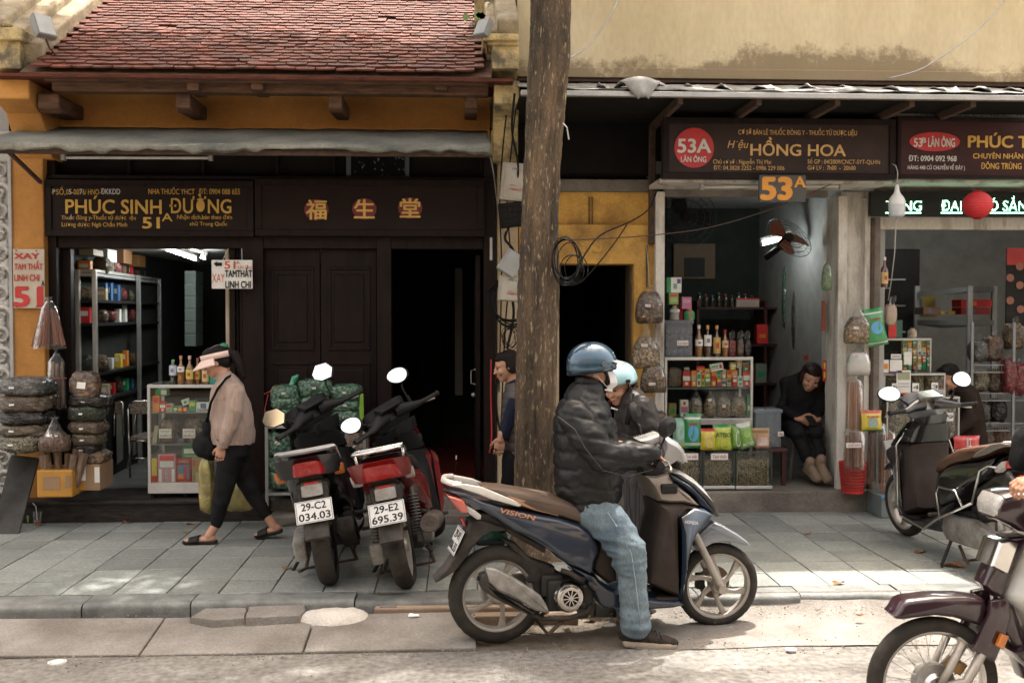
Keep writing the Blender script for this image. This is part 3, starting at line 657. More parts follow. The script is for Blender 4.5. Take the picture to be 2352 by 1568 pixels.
# awnings
def awning(name, px0, px1, Yf, pyf, Yb, pyb, label, m, hem=.07, seed=1):
 t = thing(name, (WX((px0 + px1) / 2, Yf), Yb, 3), label, 'awning')
 b = MB(); n = 120; rows = []
 xa, xb = WX(px0, Yf, 300), WX(px1, Yf, 300); xc, xd_ = WX(px0, Yb, 300), WX(px1, Yb, 300)
 for j in range(9):
  r = []
  for i in range(n + 1):
   u = i / n; v = j / 5
   if j <= 5:
    x = (xa + (xb - xa) * u); y = Yb + (Yf - Yb) * v; z = W(1176, pyb, Yb).z * (1 - v) + W(1176, pyf, Yf).z * v
    z += .022 * noise.noise(Vector((x * 1.6, v * 2, seed))) * (v + .3) + .012 * noise.noise(Vector((x * 6, v * 5, seed)))
   else:
    k = (j - 5) / 3; x = xa + (xb - xa) * u; drop = hem * (.75 + 1.3 * noise.noise(Vector((x * 1.3, 7, seed))) + .6 * noise.noise(Vector((x * 9, 3, seed)))); drop = max(drop, .03 if hem > .05 else .005)
    y = Yf - .015 * sin(k * 3) + .02 * noise.noise(Vector((x * 5, k, seed))); z = W(1176, pyf, Yf).z - drop * k + .012 * noise.noise(Vector((x * 6, 5, seed)))
   r.append(Vector((x, y, z)))
  rows.append(r)
 b.rings(rows, closed=False, caps=False); o = b.build('cloth', m, t, smooth=2)
 md = o.modifiers.new('solid', 'SOLIDIFY'); md.thickness = .006
 return t, xa, xb
aw, xa_, xb_ = awning('shop_awning', -60, 1128, 7.62, 338, 8.66, 300, 'sagging grey green cloth awning with torn hem below the tiled roof', m_cloth, .06)
zf = W(1176, 345, 7.66).z
b = MB(); b.bb(xa_, xb_, 7.66, 7.70, zf - .05, zf - .015); b.build('front_bar', m_rust, aw)
b = MB(); b.cyl((WX(22, 7.7, 345), 7.7, zf - .04), (WX(100, 8.6, 410), 8.6, 2.85), .018, n=8); b.build('brace', m_rust, aw)
ar, xc_, xd_ = awning('flat_awning', 1196, 2460, 7.5, 200, 8.73, 190, 'flat felted awning with peeling grey sheets below the stained cream wall', m_felt, hem=.02, seed=5)
zf = W(1176, 209, 7.5).z
b = MB(); b.bb(xc_, xd_, 7.48, 7.53, zf - .035, zf + .005); b.build('front_edge', m_steel, ar, bevel=.006)
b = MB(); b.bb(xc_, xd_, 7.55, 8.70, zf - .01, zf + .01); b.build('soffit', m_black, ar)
for px in (1560, 2090, 1290, 1740, 1920, 2230):
 b = MB(); x = WX(px, 7.6, 215); b.bb(x - .02, x + .02, 7.56, 8.7, zf - .07, zf - .01); b.build('awning_beam', m_rust, ar)
b = MB(); b.bb(WX(1756, 7.56, 215), WX(1812, 7.56, 215), 7.545, 7.56, WZ(222, 7.56), WZ(213, 7.56)); b.build('pale_board', m_beige, ar)
# peeling felt flaps
for k, (px, w_) in enumerate(((1450, 60), (1385, 30), (1590, 45), (1660, 40), (1760, 70), (1860, 60), (1950, 60), (2060, 80), (2160, 70), (2250, 60), (2330, 60), (1520, 30))):
 b = MB(); x = WX(px, 7.75, 190); ww = w_ / 300; rows = []
 for j in range(6):
  v = j / 5; r = []
  for i in range(8):
   u = i / 7; h_ = .05 * sin(v * 3.1 + u) + .035 * noise.noise(Vector((u * 3 + k * 5, v * 3, k)))
   r.append(Vector((x + (u - .5) * ww * (1 - .3 * v), 7.9 - .38 * v + (.05 * noise.noise(Vector((u * 4, k, 0)))), zf + .035 + h_ + .02)))
  rows.append(r)
 if k == 0:
  rows = []
  for j in range(9):
   v = j / 8; r = []
   for i in range(10):
    u = i / 9; half = .155 * (1 - max(0, v - .35) * 1.15); xx = x + .01 + (u - .5) * 2 * half + .03 * v; y = 7.75 - min(v, .4) * .75; z = zf + .075 + .03 * sin(u * 3) - max(0, v - .4) * .23 + .012 * noise.noise(Vector((u * 5, v * 5, 1)))
    r.append(Vector((xx, y - .02 * sin(u * 5), z)))
   rows.append(r)
 b.rings(rows, closed=False, caps=False); o = b.build('peeled_felt', mat('pale_felt', (.36, .36, .35), rough=.5, col2=(.2, .2, .19), scale=7, fine=.1), ar, smooth=True)
 md = o.modifiers.new('solid', 'SOLIDIFY'); md.thickness = .004
# houses across the street, behind the camera: they close the street off as the real ones do
for k in range(6):
 x0 = -21 + k * 7; hh = (7.5, 9, 6.8, 8.2, 7.2, 9.4)[k]
 oh = thing('opposite_house', (x0 + 3.5, -6, 0), ('pale plastered house across the street, %s along the row behind the viewer' % ('first', 'second', 'third', 'fourth', 'fifth', 'sixth')[k]), 'house', 'houses across the street')
 b = MB(); b.bb(x0 + .02, x0 + 6.98, -9, -6, 0, hh); b.build('wall', (m_white, m_upper, m_beige)[k % 3] if k % 3 != 1 else m_beige, oh)
 for i in range(3):
  for z_ in (3.6, 5.6):
   b = MB(); b.bb(x0 + .8 + i * 2.1, x0 + 1.9 + i * 2.1, -6.02, -5.96, z_, z_ + 1.3); w_ = b.build('window', m_dwood, oh)
 b = MB(); b.bb(x0 + .6, x0 + 6.4, -6.02, -5.98, .1, 2.6); b.build('shop_opening', m_black, oh)
 b = MB(); b.bb(x0 + .1, x0 + 6.9, -6, -4.9, 2.9, 3.0); b.build('canopy', m_felt, oh)
# sign boards and their lettering
m_ora = mat('orange_lettering', (.62, .26, .03), rough=.5); m_sand = mat('sand_lettering', (.60, .37, .14), rough=.5)
m_sred = mat('sign_red', (.45, .02, .025), rough=.4); m_dred = mat('disc_red', (.16, .012, .014), rough=.5); m_dgrey = mat('plate_grey', (.06, .06, .055), rough=.6)
m_bluel = mat('navy_lettering', (.03, .045, .08), rough=.6); m_led = mat('led_dots', (.1, .6, .3), emis=(.35, 1, .6), es=2.2); m_oldw = mat('old_white_panel', (.27, .27, .25), rough=.7, col2=(.17, .155, .13), scale=4)
def T(parent, m, Y, items, name='lettering', tilt=None):
 for it in items:
  b = MB(); txt, x0, x1, yt, yb = it[:5]; bold = it[5] if len(it) > 5 else .0; sh = it[6] if len(it) > 6 else 0
  p0 = W(x0, yb, Y); p1 = W(x1, yb, Y); p2 = W(x0, yt, Y)
  put_text(b, txt, p0, (1, 0, 0), (0, 0, 1), w=(p1 - p0).x, h=(p2 - p0).z, bold=bold, shear=sh); o = b.build(name, m, parent)
 return o
def board(name, label, px0, px1, py0, py1, Y, th=.05, m=m_board, frame=None, cat='sign', fr=None, group=None):
 x0, x1, _, _, z0, z1 = LB(px0, px1, py0, py1, Y, Y + th)
 t = thing(name, ((x0 + x1) / 2, Y, z0), label, cat, group)
 b = MB(); b.bb(x0, x1, Y, Y + th, z0, z1); b.build('panel', m, t, bevel=.004)
 if frame:
  for (a, c, d, e) in ((x0, x1, z1 - frame, z1), (x0, x1, z0, z0 + frame), (x0, x0 + frame, z0 + frame, z1 - frame), (x1 - frame, x1, z0 + frame, z1 - frame)):
   b = MB(); b.bb(a, c, Y - .016, Y - .001, d, e); b.build('frame_strip', fr or m_dwood, t, bevel=.004)
 return t
s1 = board('shop_sign', 'dark brown signboard with large gold shop name and 51A above the left shop opening', 105, 583, 414, 543, 8.53, .06, frame=.05)
Yt = 8.525
T(s1, m_gold, Yt, [('SỐ,', 129, 150, 434, 447), ('0', 152, 157, 434, 447), ('-00', 165, 182, 434, 447), ('6/ HNO-', 190, 231, 434, 447), ('NHA THUỐC YHCT', 341, 447, 433, 446, .008), ('ĐT: 0904 088 655', 457, 551, 433, 446, .008),
  ('PHÚC SINH', 151, 371, 457, 490, .035), ('ĐƯỜNG', 390, 531, 456, 489, .03), ('Thu', 141, 159, 495, 504), ('c đông y-Thuốc từ dược  ıệu', 166, 312, 494, 504), ('Lương dược: Ngô Chấn Minh', 142, 292, 510, 520),
  ('51', 328, 366, 498, 524, .05), ('A', 372, 396, 489, 508, .02), ('Nhận dịch,bán theo đơn', 407, 533, 493, 503), ('chữ Trung Quốc', 436, 522, 509, 518)])
T(s1, m_wlet, Yt, [('GP', 110, 127, 434, 446, .02), ('5', 158, 164, 434, 446, .02), ('7', 183, 189, 434, 446, .02), ('ĐKKDD', 232, 276, 433, 446, .02), ('ố', 160, 165, 495, 504)], 'white_lettering')
s2 = board('shop_sign', 'dark wooden signboard with three red discs bearing gold Chinese characters', 586, 1113, 412, 543, 8.53, .06, frame=.055)
for ch, cx, cy in (('福', 727, 482), ('生', 837, 480), ('堂', 942, 478)):
 c = W(cx, cy, 8.527); b = MB(); b.lathe([(0, 0), (.1, 0), (.1, -.008), (0, -.008)], (0, 0, 0), axis='y', n=32)
 b.v = [(c.x + v[0] * 1.0, c.y + v[1], c.z + v[2] * .86) for v in b.v]; d = b.build('red_disc', m_dred, s2)
 b = MB(); put_text(b, ch, (c.x, c.y - .010, c.z), (1, 0, 0), (0, 0, 1), w=.165, h=.125, bold=.035, center=True)
 zc = (max(v[2] for v in b.v) + min(v[2] for v in b.v)) / 2; b.v = [(v[0], v[1], v[2] - zc + c.z) for v in b.v]; b.build('character', mat('gold_character', (.70, .45, .12), rough=.5), d)
# 53A
Y3 = 8.08
s3 = board('shop_sign', 'dark brown signboard with a red 53A disc and sand coloured shop name', 1522, 2056, 272, 412, Y3, .07, frame=.05, m=mat('board_brown', (.036, .024, .022), rough=.35, var=.2))
c = W(1594, 340, Y3); rr = 46 / 2352 * Y3
b = MB(); b.lathe([(0, 0), (rr, 0), (rr, -.007), (0, -.007)], (c.x, c.y - .001, c.z), axis='y', n=40); d = b.build('red_disc', m_sred, s3)
b = T(d, m_wlet, Y3 - .011, [('53A', 1557, 1632, 318, 350, .05), ('LÃN ÔNG', 1564, 1622, 359, 372, .04)])
T(s3, m_sand, Y3 - .004, [('CƠ SỞ BÁN LẺ THUỐC ĐÔNG Y - THUỐC TỪ DƯỢC LIỆU', 1696, 1968, 298, 309, .03), ('H˙ệu', 1671, 1716, 322, 340, .01, .25), ('HỒNG HOA', 1724, 1942, 330, 357, .035),
  ('Chủ cơ sở : Nguyễn Thị Mai', 1638, 1771, 366, 376), ('ĐT: 04.3828 2252 - 0986 229 006', 1639, 1802, 380, 390), ('Số GP : 04/2009/CNCT-SYT-QLHN', 1855, 2021, 366, 376), ('Giờ LV :  7h00  -  20h00', 1855, 1965, 380, 390)])
s4 = board('number_plate', 'small grey plate with raised orange 53A hanging under the brown signboard', 1744, 1851, 402, 464, 7.99, .03, m=m_dgrey, cat='house number')
b = MB()
for it in (('53', 1750, 1817, 406, 457, .09), ('A', 1825, 1850, 405, 430, .05)):
 p0 = W(it[1], it[4], 7.985); p1 = W(it[2], it[4], 7.985); p2 = W(it[1], it[3], 7.985); put_text(b, it[0], p0, (1, 0, 0), (0, 0, 1), w=(p1 - p0).x, h=(p2 - p0).z, bold=it[5])
o = b.build('numerals', m_ora, s4); md = o.modifiers.new('s', 'SOLIDIFY'); md.thickness = .006
# 53B
s5 = board('shop_sign', 'dark maroon signboard with a red 53B oval at the right edge', 2060, 2560, 272, 412, Y3, .07, frame=.03, m=mat('board_maroon', (.045, .018, .02), rough=.35, var=.2))
c = W(2146, 326, Y3); b = MB(); b.lathe([(0, 0), (.207, 0), (.207, -.007), (0, -.007)], (0, 0, 0), axis='y', n=40); b.v = [(c.x + v[0], c.y - .001 + v[1], c.z + v[2] * .37) for v in b.v]; d = b.build('red_oval', m_sred, s5)
T(d, m_wlet, Y3 - .011, [('53', 2099, 2118, 317, 337, .05), ('B', 2118, 2127, 316, 328, .04), ('LÃN ÔNG', 2132, 2193, 317, 337, .05)])
T(s5, m_wlet, Y3 - .004, [('ĐT: 0904 092 968', 2087, 2197, 357, 370, .04), ('HÀNG 44B CŨ CHUYỂN VỀ ĐÂY )', 2085, 2216, 380, 389, .03)], 'white_lettering')
T(s5, m_gold, Y3 - .004, [('PHÚC T', 2224, 2362, 311, 338, .06), ('CHUYÊN NHÂN S', 2235, 2362, 352, 364, .04), ('ĐÔNG TRÙNG', 2253, 2346, 374, 388, .04)])
s6 = board('old_sign', 'faded grey strip sign with navy capitals above the 53B board', 2042, 2560, 240, 270, Y3 + .06, .05, m=m_oldw)
T(s6, m_bluel, Y3 + .055, [('HIỆU THUỐC ĐÔNG Y - TH', 2104, 2356, 251, 265, .03)])
b = MB(); p0 = W(2104, 268, Y3 + .055); b.bb(p0.x, p0.x + 1.0, p0.y - .001, p0.y, p0.z, p0.z + .004); b.build('underline', m_bluel, s6)
# soffit under both boards, brackets
b = MB(); b.bb(WX(1518, 8.08), WX(2056, 8.08), 8.16, 8.62, WZ(414, Y3, 1700) - .01, WZ(414, Y3, 1700) + .02); b.build('sign_soffit', m_whitep, s3)
b = MB(); b.bb(WX(2065, 8.08), 6.5, 8.16, 8.56, WZ(413, Y3, 2200) - .01, WZ(413, Y3, 2200) + .02); b.build('sign_soffit', m_whitep, s5)
# LED running text
s7 = board('led_sign', 'black running text display with green capitals behind the red lantern', 2000, 2560, 441, 497, 8.42, .06, m=mat('led_black', (.012, .013, .013), rough=.4, fine=.3, scale=8), cat='led display')
_D = []
def leds(txt, x0, x1, yt, yb, b, bold=.0):
 vs, fs = text_mesh(txt, bold); xa = min(v[0] for v in vs); xb = max(v[0] for v in vs)
 p0 = W(x0, yb, 8.415); p1 = W(x1, yb, 8.415); p2 = W(x0, yt, 8.415); wx = (p1 - p0).x; hz = (p2 - p0).z
 nx = max(3, round((x1 - x0) / 2.05)); 
 tris = []
 for f in fs:
  for k in range(1, len(f) - 1): tris.append((vs[f[0]], vs[f[k]], vs[f[k + 1]]))
 def inside(x, y):
  for a, c, d_ in tris:
   s_ = (c[0] - a[0]) * (y - a[1]) - (c[1] - a[1]) * (x - a[0]); t_ = (d_[0] - c[0]) * (y - c[1]) - (d_[1] - c[1]) * (x - c[0]); u_ = (a[0] - d_[0]) * (y - d_[1]) - (a[1] - d_[1]) * (x - d_[0])
   if (s_ >= 0 and t_ >= 0 and u_ >= 0) or (s_ <= 0 and t_ <= 0 and u_ <= 0): return True
  return False
 r = .0026
 for j in range(-1, 17):
  y = (j + .5) / 12 * .72
  for i in range(nx):
   x = xa + (xb - xa) * (i + .5) / nx
   if inside(x, y):
    c = Vector((p0.x + wx * (i + .5) / nx, p0.y, p0.z + hz * y / .72)); b.box(c, (r * 2, .003, r * 2))
b = MB()
for it in (('T', 2035, 2050, 460, 484), ('NG', 2074, 2117, 460, 484), ('ĐAI', 2162, 2208, 460, 484), ('CÓ SẴN', 2250, 2358, 460, 484)): leds(*it, b)
for xa, xb in ((2035, 2117), (2162, 2212), (2252, 2356)):
 for i in range(int((xb - xa) / 1.9)): c = W(xa + i * 1.9, 489, 8.415); b.box(c, (.0052, .003, .008))
b.build('led_letters', m_led, s7)
# left vertical sign
s8 = board('price_sign', 'rusting white tin sign with red capitals and a large red 51 on the yellow pillar', 30, 102, 572, 708, 8.47, .012, m=mat('tin_white', (.50, .44, .36), rough=.6, col2=(.40, .33, .25), scale=5))
T(s8, m_redink, 8.466, [('XAY', 33, 90, 581, 594, .08), ('TAM THẤT', 33, 98, 605, 619, .05), ('LINH CHI', 33, 90, 630, 645, .05), ('51', 34, 96, 657, 703, .08)])
T(s8, m_ink, 8.466, [('A', 95, 102, 644, 657, .05)], 'small_letter')
b = MB()
for px, py in ((37, 575), (83, 576), (38, 704), (84, 704)): c = W(px, py, 8.466); b.ball(c, .006, 8)
b.build('nail_heads', m_rust, s8)
s9 = board('hanging_placard', 'white cardboard placard with an arrow and hand painted letters hanging on strings', 486, 580, 597, 663, 8.48, .006, m=m_paper, cat='placard')
T(s9, mat('orange_red_ink', (.55, .10, .04), rough=.6), 8.476, [('51', 516, 540, 599, 617, .04), ('A', 541, 551, 600, 606, .02), ('Lãn Ông', 546, 579, 609, 617, -.005, .2), ('XAY', 487, 516, 628, 648, .0)], 'red_lettering')
T(s9, m_ink, 8.476, [('TAMTHẤT', 517, 579, 620, 636, .06), ('LINH CHI', 518, 576, 645, 661, .06)])
b = MB(); p = [W(*q, 8.476) for q in ((491, 606), (498, 600), (498, 603), (510, 603), (510, 611), (498, 611), (498, 613))]; b.add(p, [tuple(range(7))]); b.build('arrow', m_ink, s9)
b = MB(); b.tube([W(512, 597, 8.48), W(524, 571, 8.56)], .0025, 5); b.tube([W(556, 598, 8.48), W(555, 571, 8.56)], .0025, 5); b.build('string', m_paper, s9)
# lamps and electrical things
def fluoro(label, pa, pb, Y, lit, dz=.03, r=.013, base=True):
 a, c = W(*pa, Y), W(*pb, Y) if len(pb) == 2 else W(pb[0], pb[1], pb[2])
 t = thing('tube_lamp', tuple((a + c) / 2), label, 'fluorescent lamp', 'fluorescent tube lamps')
 d = (c - a).normalized()
 b = MB(); b.cyl(a + d * .02, c - d * .02, r, n=12); b.build('tube', m_lamp if lit else m_ltube, t, smooth=2)
 for e in (a, c): b = MB(); b.box(e, (.03, .04, .045)); b.build('socket', m_white, t)
 if base:
  b = MB(); up_ = Vector((0, 0, dz + .012)); mid = (a + c) / 2 + up_ + Vector((0, .015, 0)); ln = (c - a).length
  b.box(mid, (ln + .03, .045, .035), rot=Matrix((d, Vector((0, 0, 1)).cross(d).normalized(), Vector((0, 0, 1)))).transposed()); b.build('batten', m_white, t, bevel=.004)
 return t
fluoro('unlit strip lamp under the left cloth awning', (146, 362), (484, 363), 8.3, 0, .035, .012)
fluoro('unlit strip lamp under the brown signboard either side of the 53A plate', (1612, 430), (1932, 428), 8.25, 0, .022, .011)
fluoro('lit tube on the ceiling inside the left shop, nearer of the two', (385, 572), (455, 596, 9.6), 10.2, 1, .03, .018)
fluoro('lit tube on the ceiling inside the left shop, farther of the two', (410, 571), (470, 592, 9.9), 10.5, 1, .03, .016)
fluoro('lit tube seen through the fan inside the 53A shop', (1748, 560), (1818, 541), 9.9, 1, .03, .02)
fluoro('lit tube on the ceiling of the 53B shop hidden behind the shutter box', (2120, 480), (2260, 480), 9.7, 1, .03, .02)
# hanging bulb
bc = W(2060, 470, 7.75)
t = thing('hanging_bulb', tuple(bc), 'large white plastic bulb hanging on a knotted white cord in front of the LED display', 'light bulb')
k = 7.75 / 2352
b = MB(); b.lathe([(0, -30 * k), (14 * k, -29 * k), (18.5 * k, -24 * k), (19 * k, 0)], bc, n=24); b.build('diffuser', mat('bulb_diffuser', (.5, .52, .56), rough=.35), t, smooth=True)
b = MB(); b.lathe([(19.3 * k, 0), (19 * k, 8 * k), (15 * k, 17 * k), (8 * k, 26 * k), (5.5 * k, 33 * k), (5 * k, 42 * k), (3 * k, 46 * k), (0, 47 * k)], bc, n=24); b.build('housing', mat('bulb_white', (.6, .6, .57), rough=.4), t, smooth=True)
b = MB(); b.tube([bc + Vector((0, 0, 46 * k)), bc + Vector((.003, 0, 75 * k)), bc + Vector((-.012, 0, 90 * k)), bc + Vector((0, .1, 100 * k))], .005, 6)
b.tube([bc + Vector((0, .01, -30 * k)), W(2055, 580, 7.85), W(2048, 640, 7.95), W(2040, 690, 8.1)], .0045, 6); b.build('cord', m_white, t, smooth=True)
# lantern
lc = W(2245, 471, 7.8); k = 7.8 / 2352
t = thing('paper_lantern', tuple(lc), 'round red ribbed paper lantern hanging before the green running text', 'lantern')
pr = []
for i in range(33):
 a = -pi / 2 + pi * i / 32; r = 35 * k * cos(a) * (1 if i % 2 else .965); 
 if abs(a) < 1.32: pr.append((r, 31.5 * k * sin(a)))
b = MB(); b.lathe(pr, lc, n=28); b.build('shade', mat('lantern_red', (.50, .02, .025), rough=.6, var=.15), t, smooth=2)
b = MB(); b.lathe([(9 * k, -31 * k), (10 * k, -33 * k), (8 * k, -33 * k)], lc, n=20); b.lathe([(9 * k, 31 * k), (10 * k, 33 * k), (8 * k, 33 * k)], lc, n=20); b.build('rim', m_sred, t)
b = MB(); b.tube([lc + Vector((0, 0, 32 * k)), lc + Vector((0, .2, 58 * k)), lc + Vector((0, .28, 62 * k))], .0015, 4); b.build('string', m_white, t)
def flood(label, px, py, Y, s, rz):
 c = W(px, py, Y); t = thing('floodlight', tuple(c), label, 'floodlight', 'floodlights above the pillars')
 M = Matrix.Rotation(rz, 3, 'Z') @ Matrix.Rotation(R(-28), 3, 'X')
 b = MB(); b.box(c, (.10 * s, .035 * s, .13 * s), rot=M); b.build('body', mat('flood_grey', (.20, .20, .19), rough=.5), t, bevel=.006)
 b = MB()
 for i in range(7): b.box(c + M @ Vector((-.042 * s + i * .014 * s, .025 * s, 0)), (.004, .02 * s, .11 * s), rot=M)
 b.build('cooling_fins', MATS['flood_grey'], t)
 b = MB(); b.box(c + M @ Vector((0, -.019 * s, 0)), (.085 * s, .004, .115 * s), rot=M); b.build('lens', mat('flood_lens', (.5, .52, .52), rough=.15), t)
 b = MB(); b.tube([c + M @ Vector((0, .02, -.05 * s)), c + Vector((.03, .03, -.10 * s)), c + Vector((.04, .12, -.12 * s))], .008, 6); b.build('bracket', m_rust, t)
flood('weathered grey floodlight on the left roof coping', 100, 62, 8.0, 1.5, R(50))
flood('pale floodlight beside the mossy right capital', 1109, 65, 7.95, 1.2, R(-40))
# boxes on the pillar between the houses
def cbox(name, label, px0, px1, py0, py1, Y, th, rot, m, cat='junction box', grp='cable boxes on the pillar', txt=True, fins=True):
 c = W((px0 + px1) / 2, (py0 + py1) / 2, Y); w = (px1 - px0) * Y / 2352; h = (py1 - py0) * Y / 2352
 t = thing(name, tuple(c), label, cat, grp); M = Matrix.Rotation(rot, 3, 'Y')
 b = MB(); b.box(c, (w, th, h), rot=M); b.build('case', m, t, bevel=.012, seg=3)
 b = MB(); b.box(c + M @ Vector((.01, -th / 2 - .004, 0)), (w * .86, .008, h * .92), rot=M); l = b.build('lid', m, t, bevel=.006)
 if fins:
  b = MB()
  for i in range(12): b.box(c + M @ Vector((-w / 2 + .004, -th / 2, -h * .45 + i * h * .08)), (.012, .012, .006), rot=M)
  b.build('ribs', m, t)
 if txt:
  b = MB(); U = M @ Vector((1, 0, 0)); V = M @ Vector((0, 0, 1)); o_ = c + M @ Vector((0, -th / 2 - .0095, 0))
  put_text(b, 'Hotline:', o_ + U * -.02 - V * h * .12, U, V, h=.010, bold=.01); put_text(b, '19001515', o_ + U * -.022 - V * h * .24, U, V, w=w * .62, h=.018, bold=.03); b.build('red_print', m_redink, l)
  b = MB(); put_text(b, 'VTV', o_ + U * -.02 + V * h * .30, U, V, h=.016, bold=.05, shear=.2); put_text(b, 'Cab', o_ + U * .025 + V * h * .30, U, V, h=.012); b.build('blue_print', mat('blue_ink', (.03, .12, .3)), l)
 return t
m_cb = mat('box_plastic', (.46, .43, .37), rough=.6, col2=(.36, .33, .27), scale=6, fine=.08)
cbox('junction_box', 'tilted off white cable box with red hotline number, upper one on the pillar', 1150, 1206, 376, 462, 8.3, .12, R(5), m_cb)
cbox('junction_box', 'off white cable box with red hotline number, lower one beside the black coil', 1144, 1198, 634, 692, 8.3, .1, R(4), m_cb)
t = cbox('meter_box', 'grey meter box hanging askew between the two white cable boxes', 1150, 1196, 577, 632, 8.25, .09, R(33), mat('meter_grey', (.33, .34, .33), rough=.5), txt=False, fins=False)
t = cbox('splice_box', 'black ribbed splice box under the upper white cable box', 1146, 1204, 466, 522, 8.3, .08, R(-6), m_blk, txt=False, fins=False)
b = MB()
for i in range(5):
 c0 = W(1152 + i * 12, 470, 8.25); c1 = W(1156 + i * 12, 520, 8.25); b.tube([c0, c1], .004, 5)
for i in range(4):
 c0 = W(1148, 476 + i * 13, 8.25); c1 = W(1204, 472 + i * 13, 8.25); b.tube([c0, c1], .004, 5)
b.build('ribs', m_blk, t)
# cables
def cable(label, pts, r=.006, m=m_blk, name='cable', grp='loose cables around the pillar and awnings'):
 P = [W(*p) for p in pts]; Q = []
 for i in range(len(P) - 1):
  p0 = P[max(i - 1, 0)]; p1 = P[i]; p2 = P[i + 1]; p3 = P[min(i + 2, len(P) - 1)]
  for k in range(6):
   t = k / 6; Q.append(.5 * ((2 * p1) + (p2 - p0) * t + (2 * p0 - 5 * p1 + 4 * p2 - p3) * t * t + (3 * p1 - p0 - 3 * p2 + p3) * t ** 3))
 Q.append(P[-1]); b = MB(); b.tube(Q, r, 6); o = b.build(name, m, None, smooth=True); tag(o, label, 'cable', grp); return o
def coil(label, px, py, Y, rx, rz, n, r=.006, sq=0, seed=1):
 rnd = random.Random(seed); c = W(px, py, Y); b = MB()
 for k in range(n):
  ax = rx * rnd.uniform(.85, 1.08); az = rz * rnd.uniform(.88, 1.08); ox = rnd.uniform(-.02, .02); oz = rnd.uniform(-.02, .02)
  P = [(c.x + ox + ax * cos(t_), c.y - k * .008 + .01 * sin(3 * t_), c.z + oz + az * sin(t_)) for t_ in [2 * pi * i / 28 for i in range(29)]]
  b.tube(P, r, 6)
 o = b.build('cable_coil', m_blk, None, smooth=True); tag(o, label, 'cable coil', 'coils of black cable'); return o
coil('thick coil of black cable beside the lower white cable box', 1172, 690, 8.35, .185, .19, 6, .0065)
coil('small tangled coil of wire low on the beige pillar', 1170, 775, 8.45, .06, .09, 6, .003, seed=4)
coil('loops of black wire hanging on the tree side by the old number', 1302, 600, 7.0, .10, .15, 6, .0035, seed=8)
coil('loose wide loops of wire in front of the passage lintel', 1318, 618, 7.1, .085, .10, 3, .0035, seed=11)
cable('grey wire curving up from the tree across the cream wall', [(1308, 134, 8.0), (1350, 106, 8.2), (1390, 55, 8.5), (1422, -5, 8.7), (1430, -40, 8.7)], .007, m_steel)
cable('thin wire rising over the cream wall at upper right', [(2040, 181, 8.6), (2118, 158, 8.6), (2200, 105, 8.6), (2260, 55, 8.6), (2310, -2, 8.6), (2330, -40, 8.6)], .006, m_steel)
cable('taut cable from the tree across the passage to the 53A shop', [(1284, 548, 7.1), (1340, 550, 7.4), (1500, 540, 7.9), (1640, 520, 8.1), (1800, 470, 8.2), (1960, 400, 8.2)], .004, m_rust)
cable('black cable sagging from the iron post to the tree', [(1508, 440, 8.5), (1490, 480, 8.4), (1450, 508, 8.2), (1380, 540, 7.8), (1340, 590, 7.4), (1320, 640, 7.2), (1290, 655, 7.1)], .006)
cable('second black cable looping under the old number', [(1440, 516, 8.6), (1410, 560, 8.4), (1370, 610, 8.0), (1330, 650, 7.6), (1295, 655, 7.2)], .005)
cable('black cables running down the pillar, left run', [(1172, 195, 8.2), (1156, 330, 8.25), (1148, 470, 8.35), (1152, 620, 8.4), (1146, 900, 8.5)], .006)
cable('black cables running down the pillar, middle run', [(1190, 200, 8.1), (1176, 330, 8.2), (1165, 460, 8.35), (1172, 600, 8.35), (1160, 760, 8.45), (1150, 1000, 8.5)], .006)
cable('white wire running down beside the dark door post', [(1122, 340, 8.0), (1134, 400, 8.3), (1140, 450, 8.45), (1148, 500, 8.4), (1160, 560, 8.4), (1165, 640, 8.4)], .005, m_white)
cable('black cable bundle between the splice box and the meter box', [(1170, 520, 8.3), (1160, 548, 8.3), (1180, 580, 8.3), (1170, 640, 8.35), (1180, 720, 8.4), (1165, 800, 8.4)], .011)
cable('black cable dropping from the bracket behind the tree', [(1182, 215, 7.9), (1176, 300, 8.0), (1190, 380, 8.2), (1184, 470, 8.3)], .009)
cable('red twisted cord hanging on the dark door post', [(1128, 825, 8.5), (1127, 900, 8.5), (1129, 1000, 8.5), (1124, 1040, 8.5)], .006, m_redink)
cable('hose loop low behind the woman by the tree', [(1150, 810, 8.5), (1144, 860, 8.5), (1140, 930, 8.5), (1150, 990, 8.5), (1165, 1000, 8.5)], .009)
# street tree
tb = G(1238, 1272, ZS)
tree = thing('street_tree', (tb.x, tb.y, ZS), 'tall bare tree trunk with rough bark between the two houses', 'tree')
m_bark = mat('bark', (.15, .100, .058), rough=.95, col2=(.042, .032, .022), scale=7, stretch=(1, 1, .22), bump=1.2, bscale=28, fine=.35, world=True, lo=.32, hi=.62)
N = m_bark.node_tree.nodes; L = m_bark.node_tree.links; bs = N['Principled BSDF']; src = bs.inputs['Base Color'].links[0].from_socket
nz = N.new('ShaderNodeTexNoise'); nz.inputs['Scale'].default_value = 58; nz.inputs['Detail'].default_value = 6
mp2 = N.new('ShaderNodeMapping'); mp2.inputs['Scale'].default_value = (1, 1, .25); ge = N.new('ShaderNodeNewGeometry'); L.new(ge.outputs['Position'], mp2.inputs[0]); L.new(mp2.outputs[0], nz.inputs['Vector'])
mr = N.new('ShaderNodeMapRange'); mr.inputs[1].default_value = .59; mr.inputs[2].default_value = .70; mr.inputs[4].default_value = .85; L.new(nz.outputs['Fac'], mr.inputs[0])
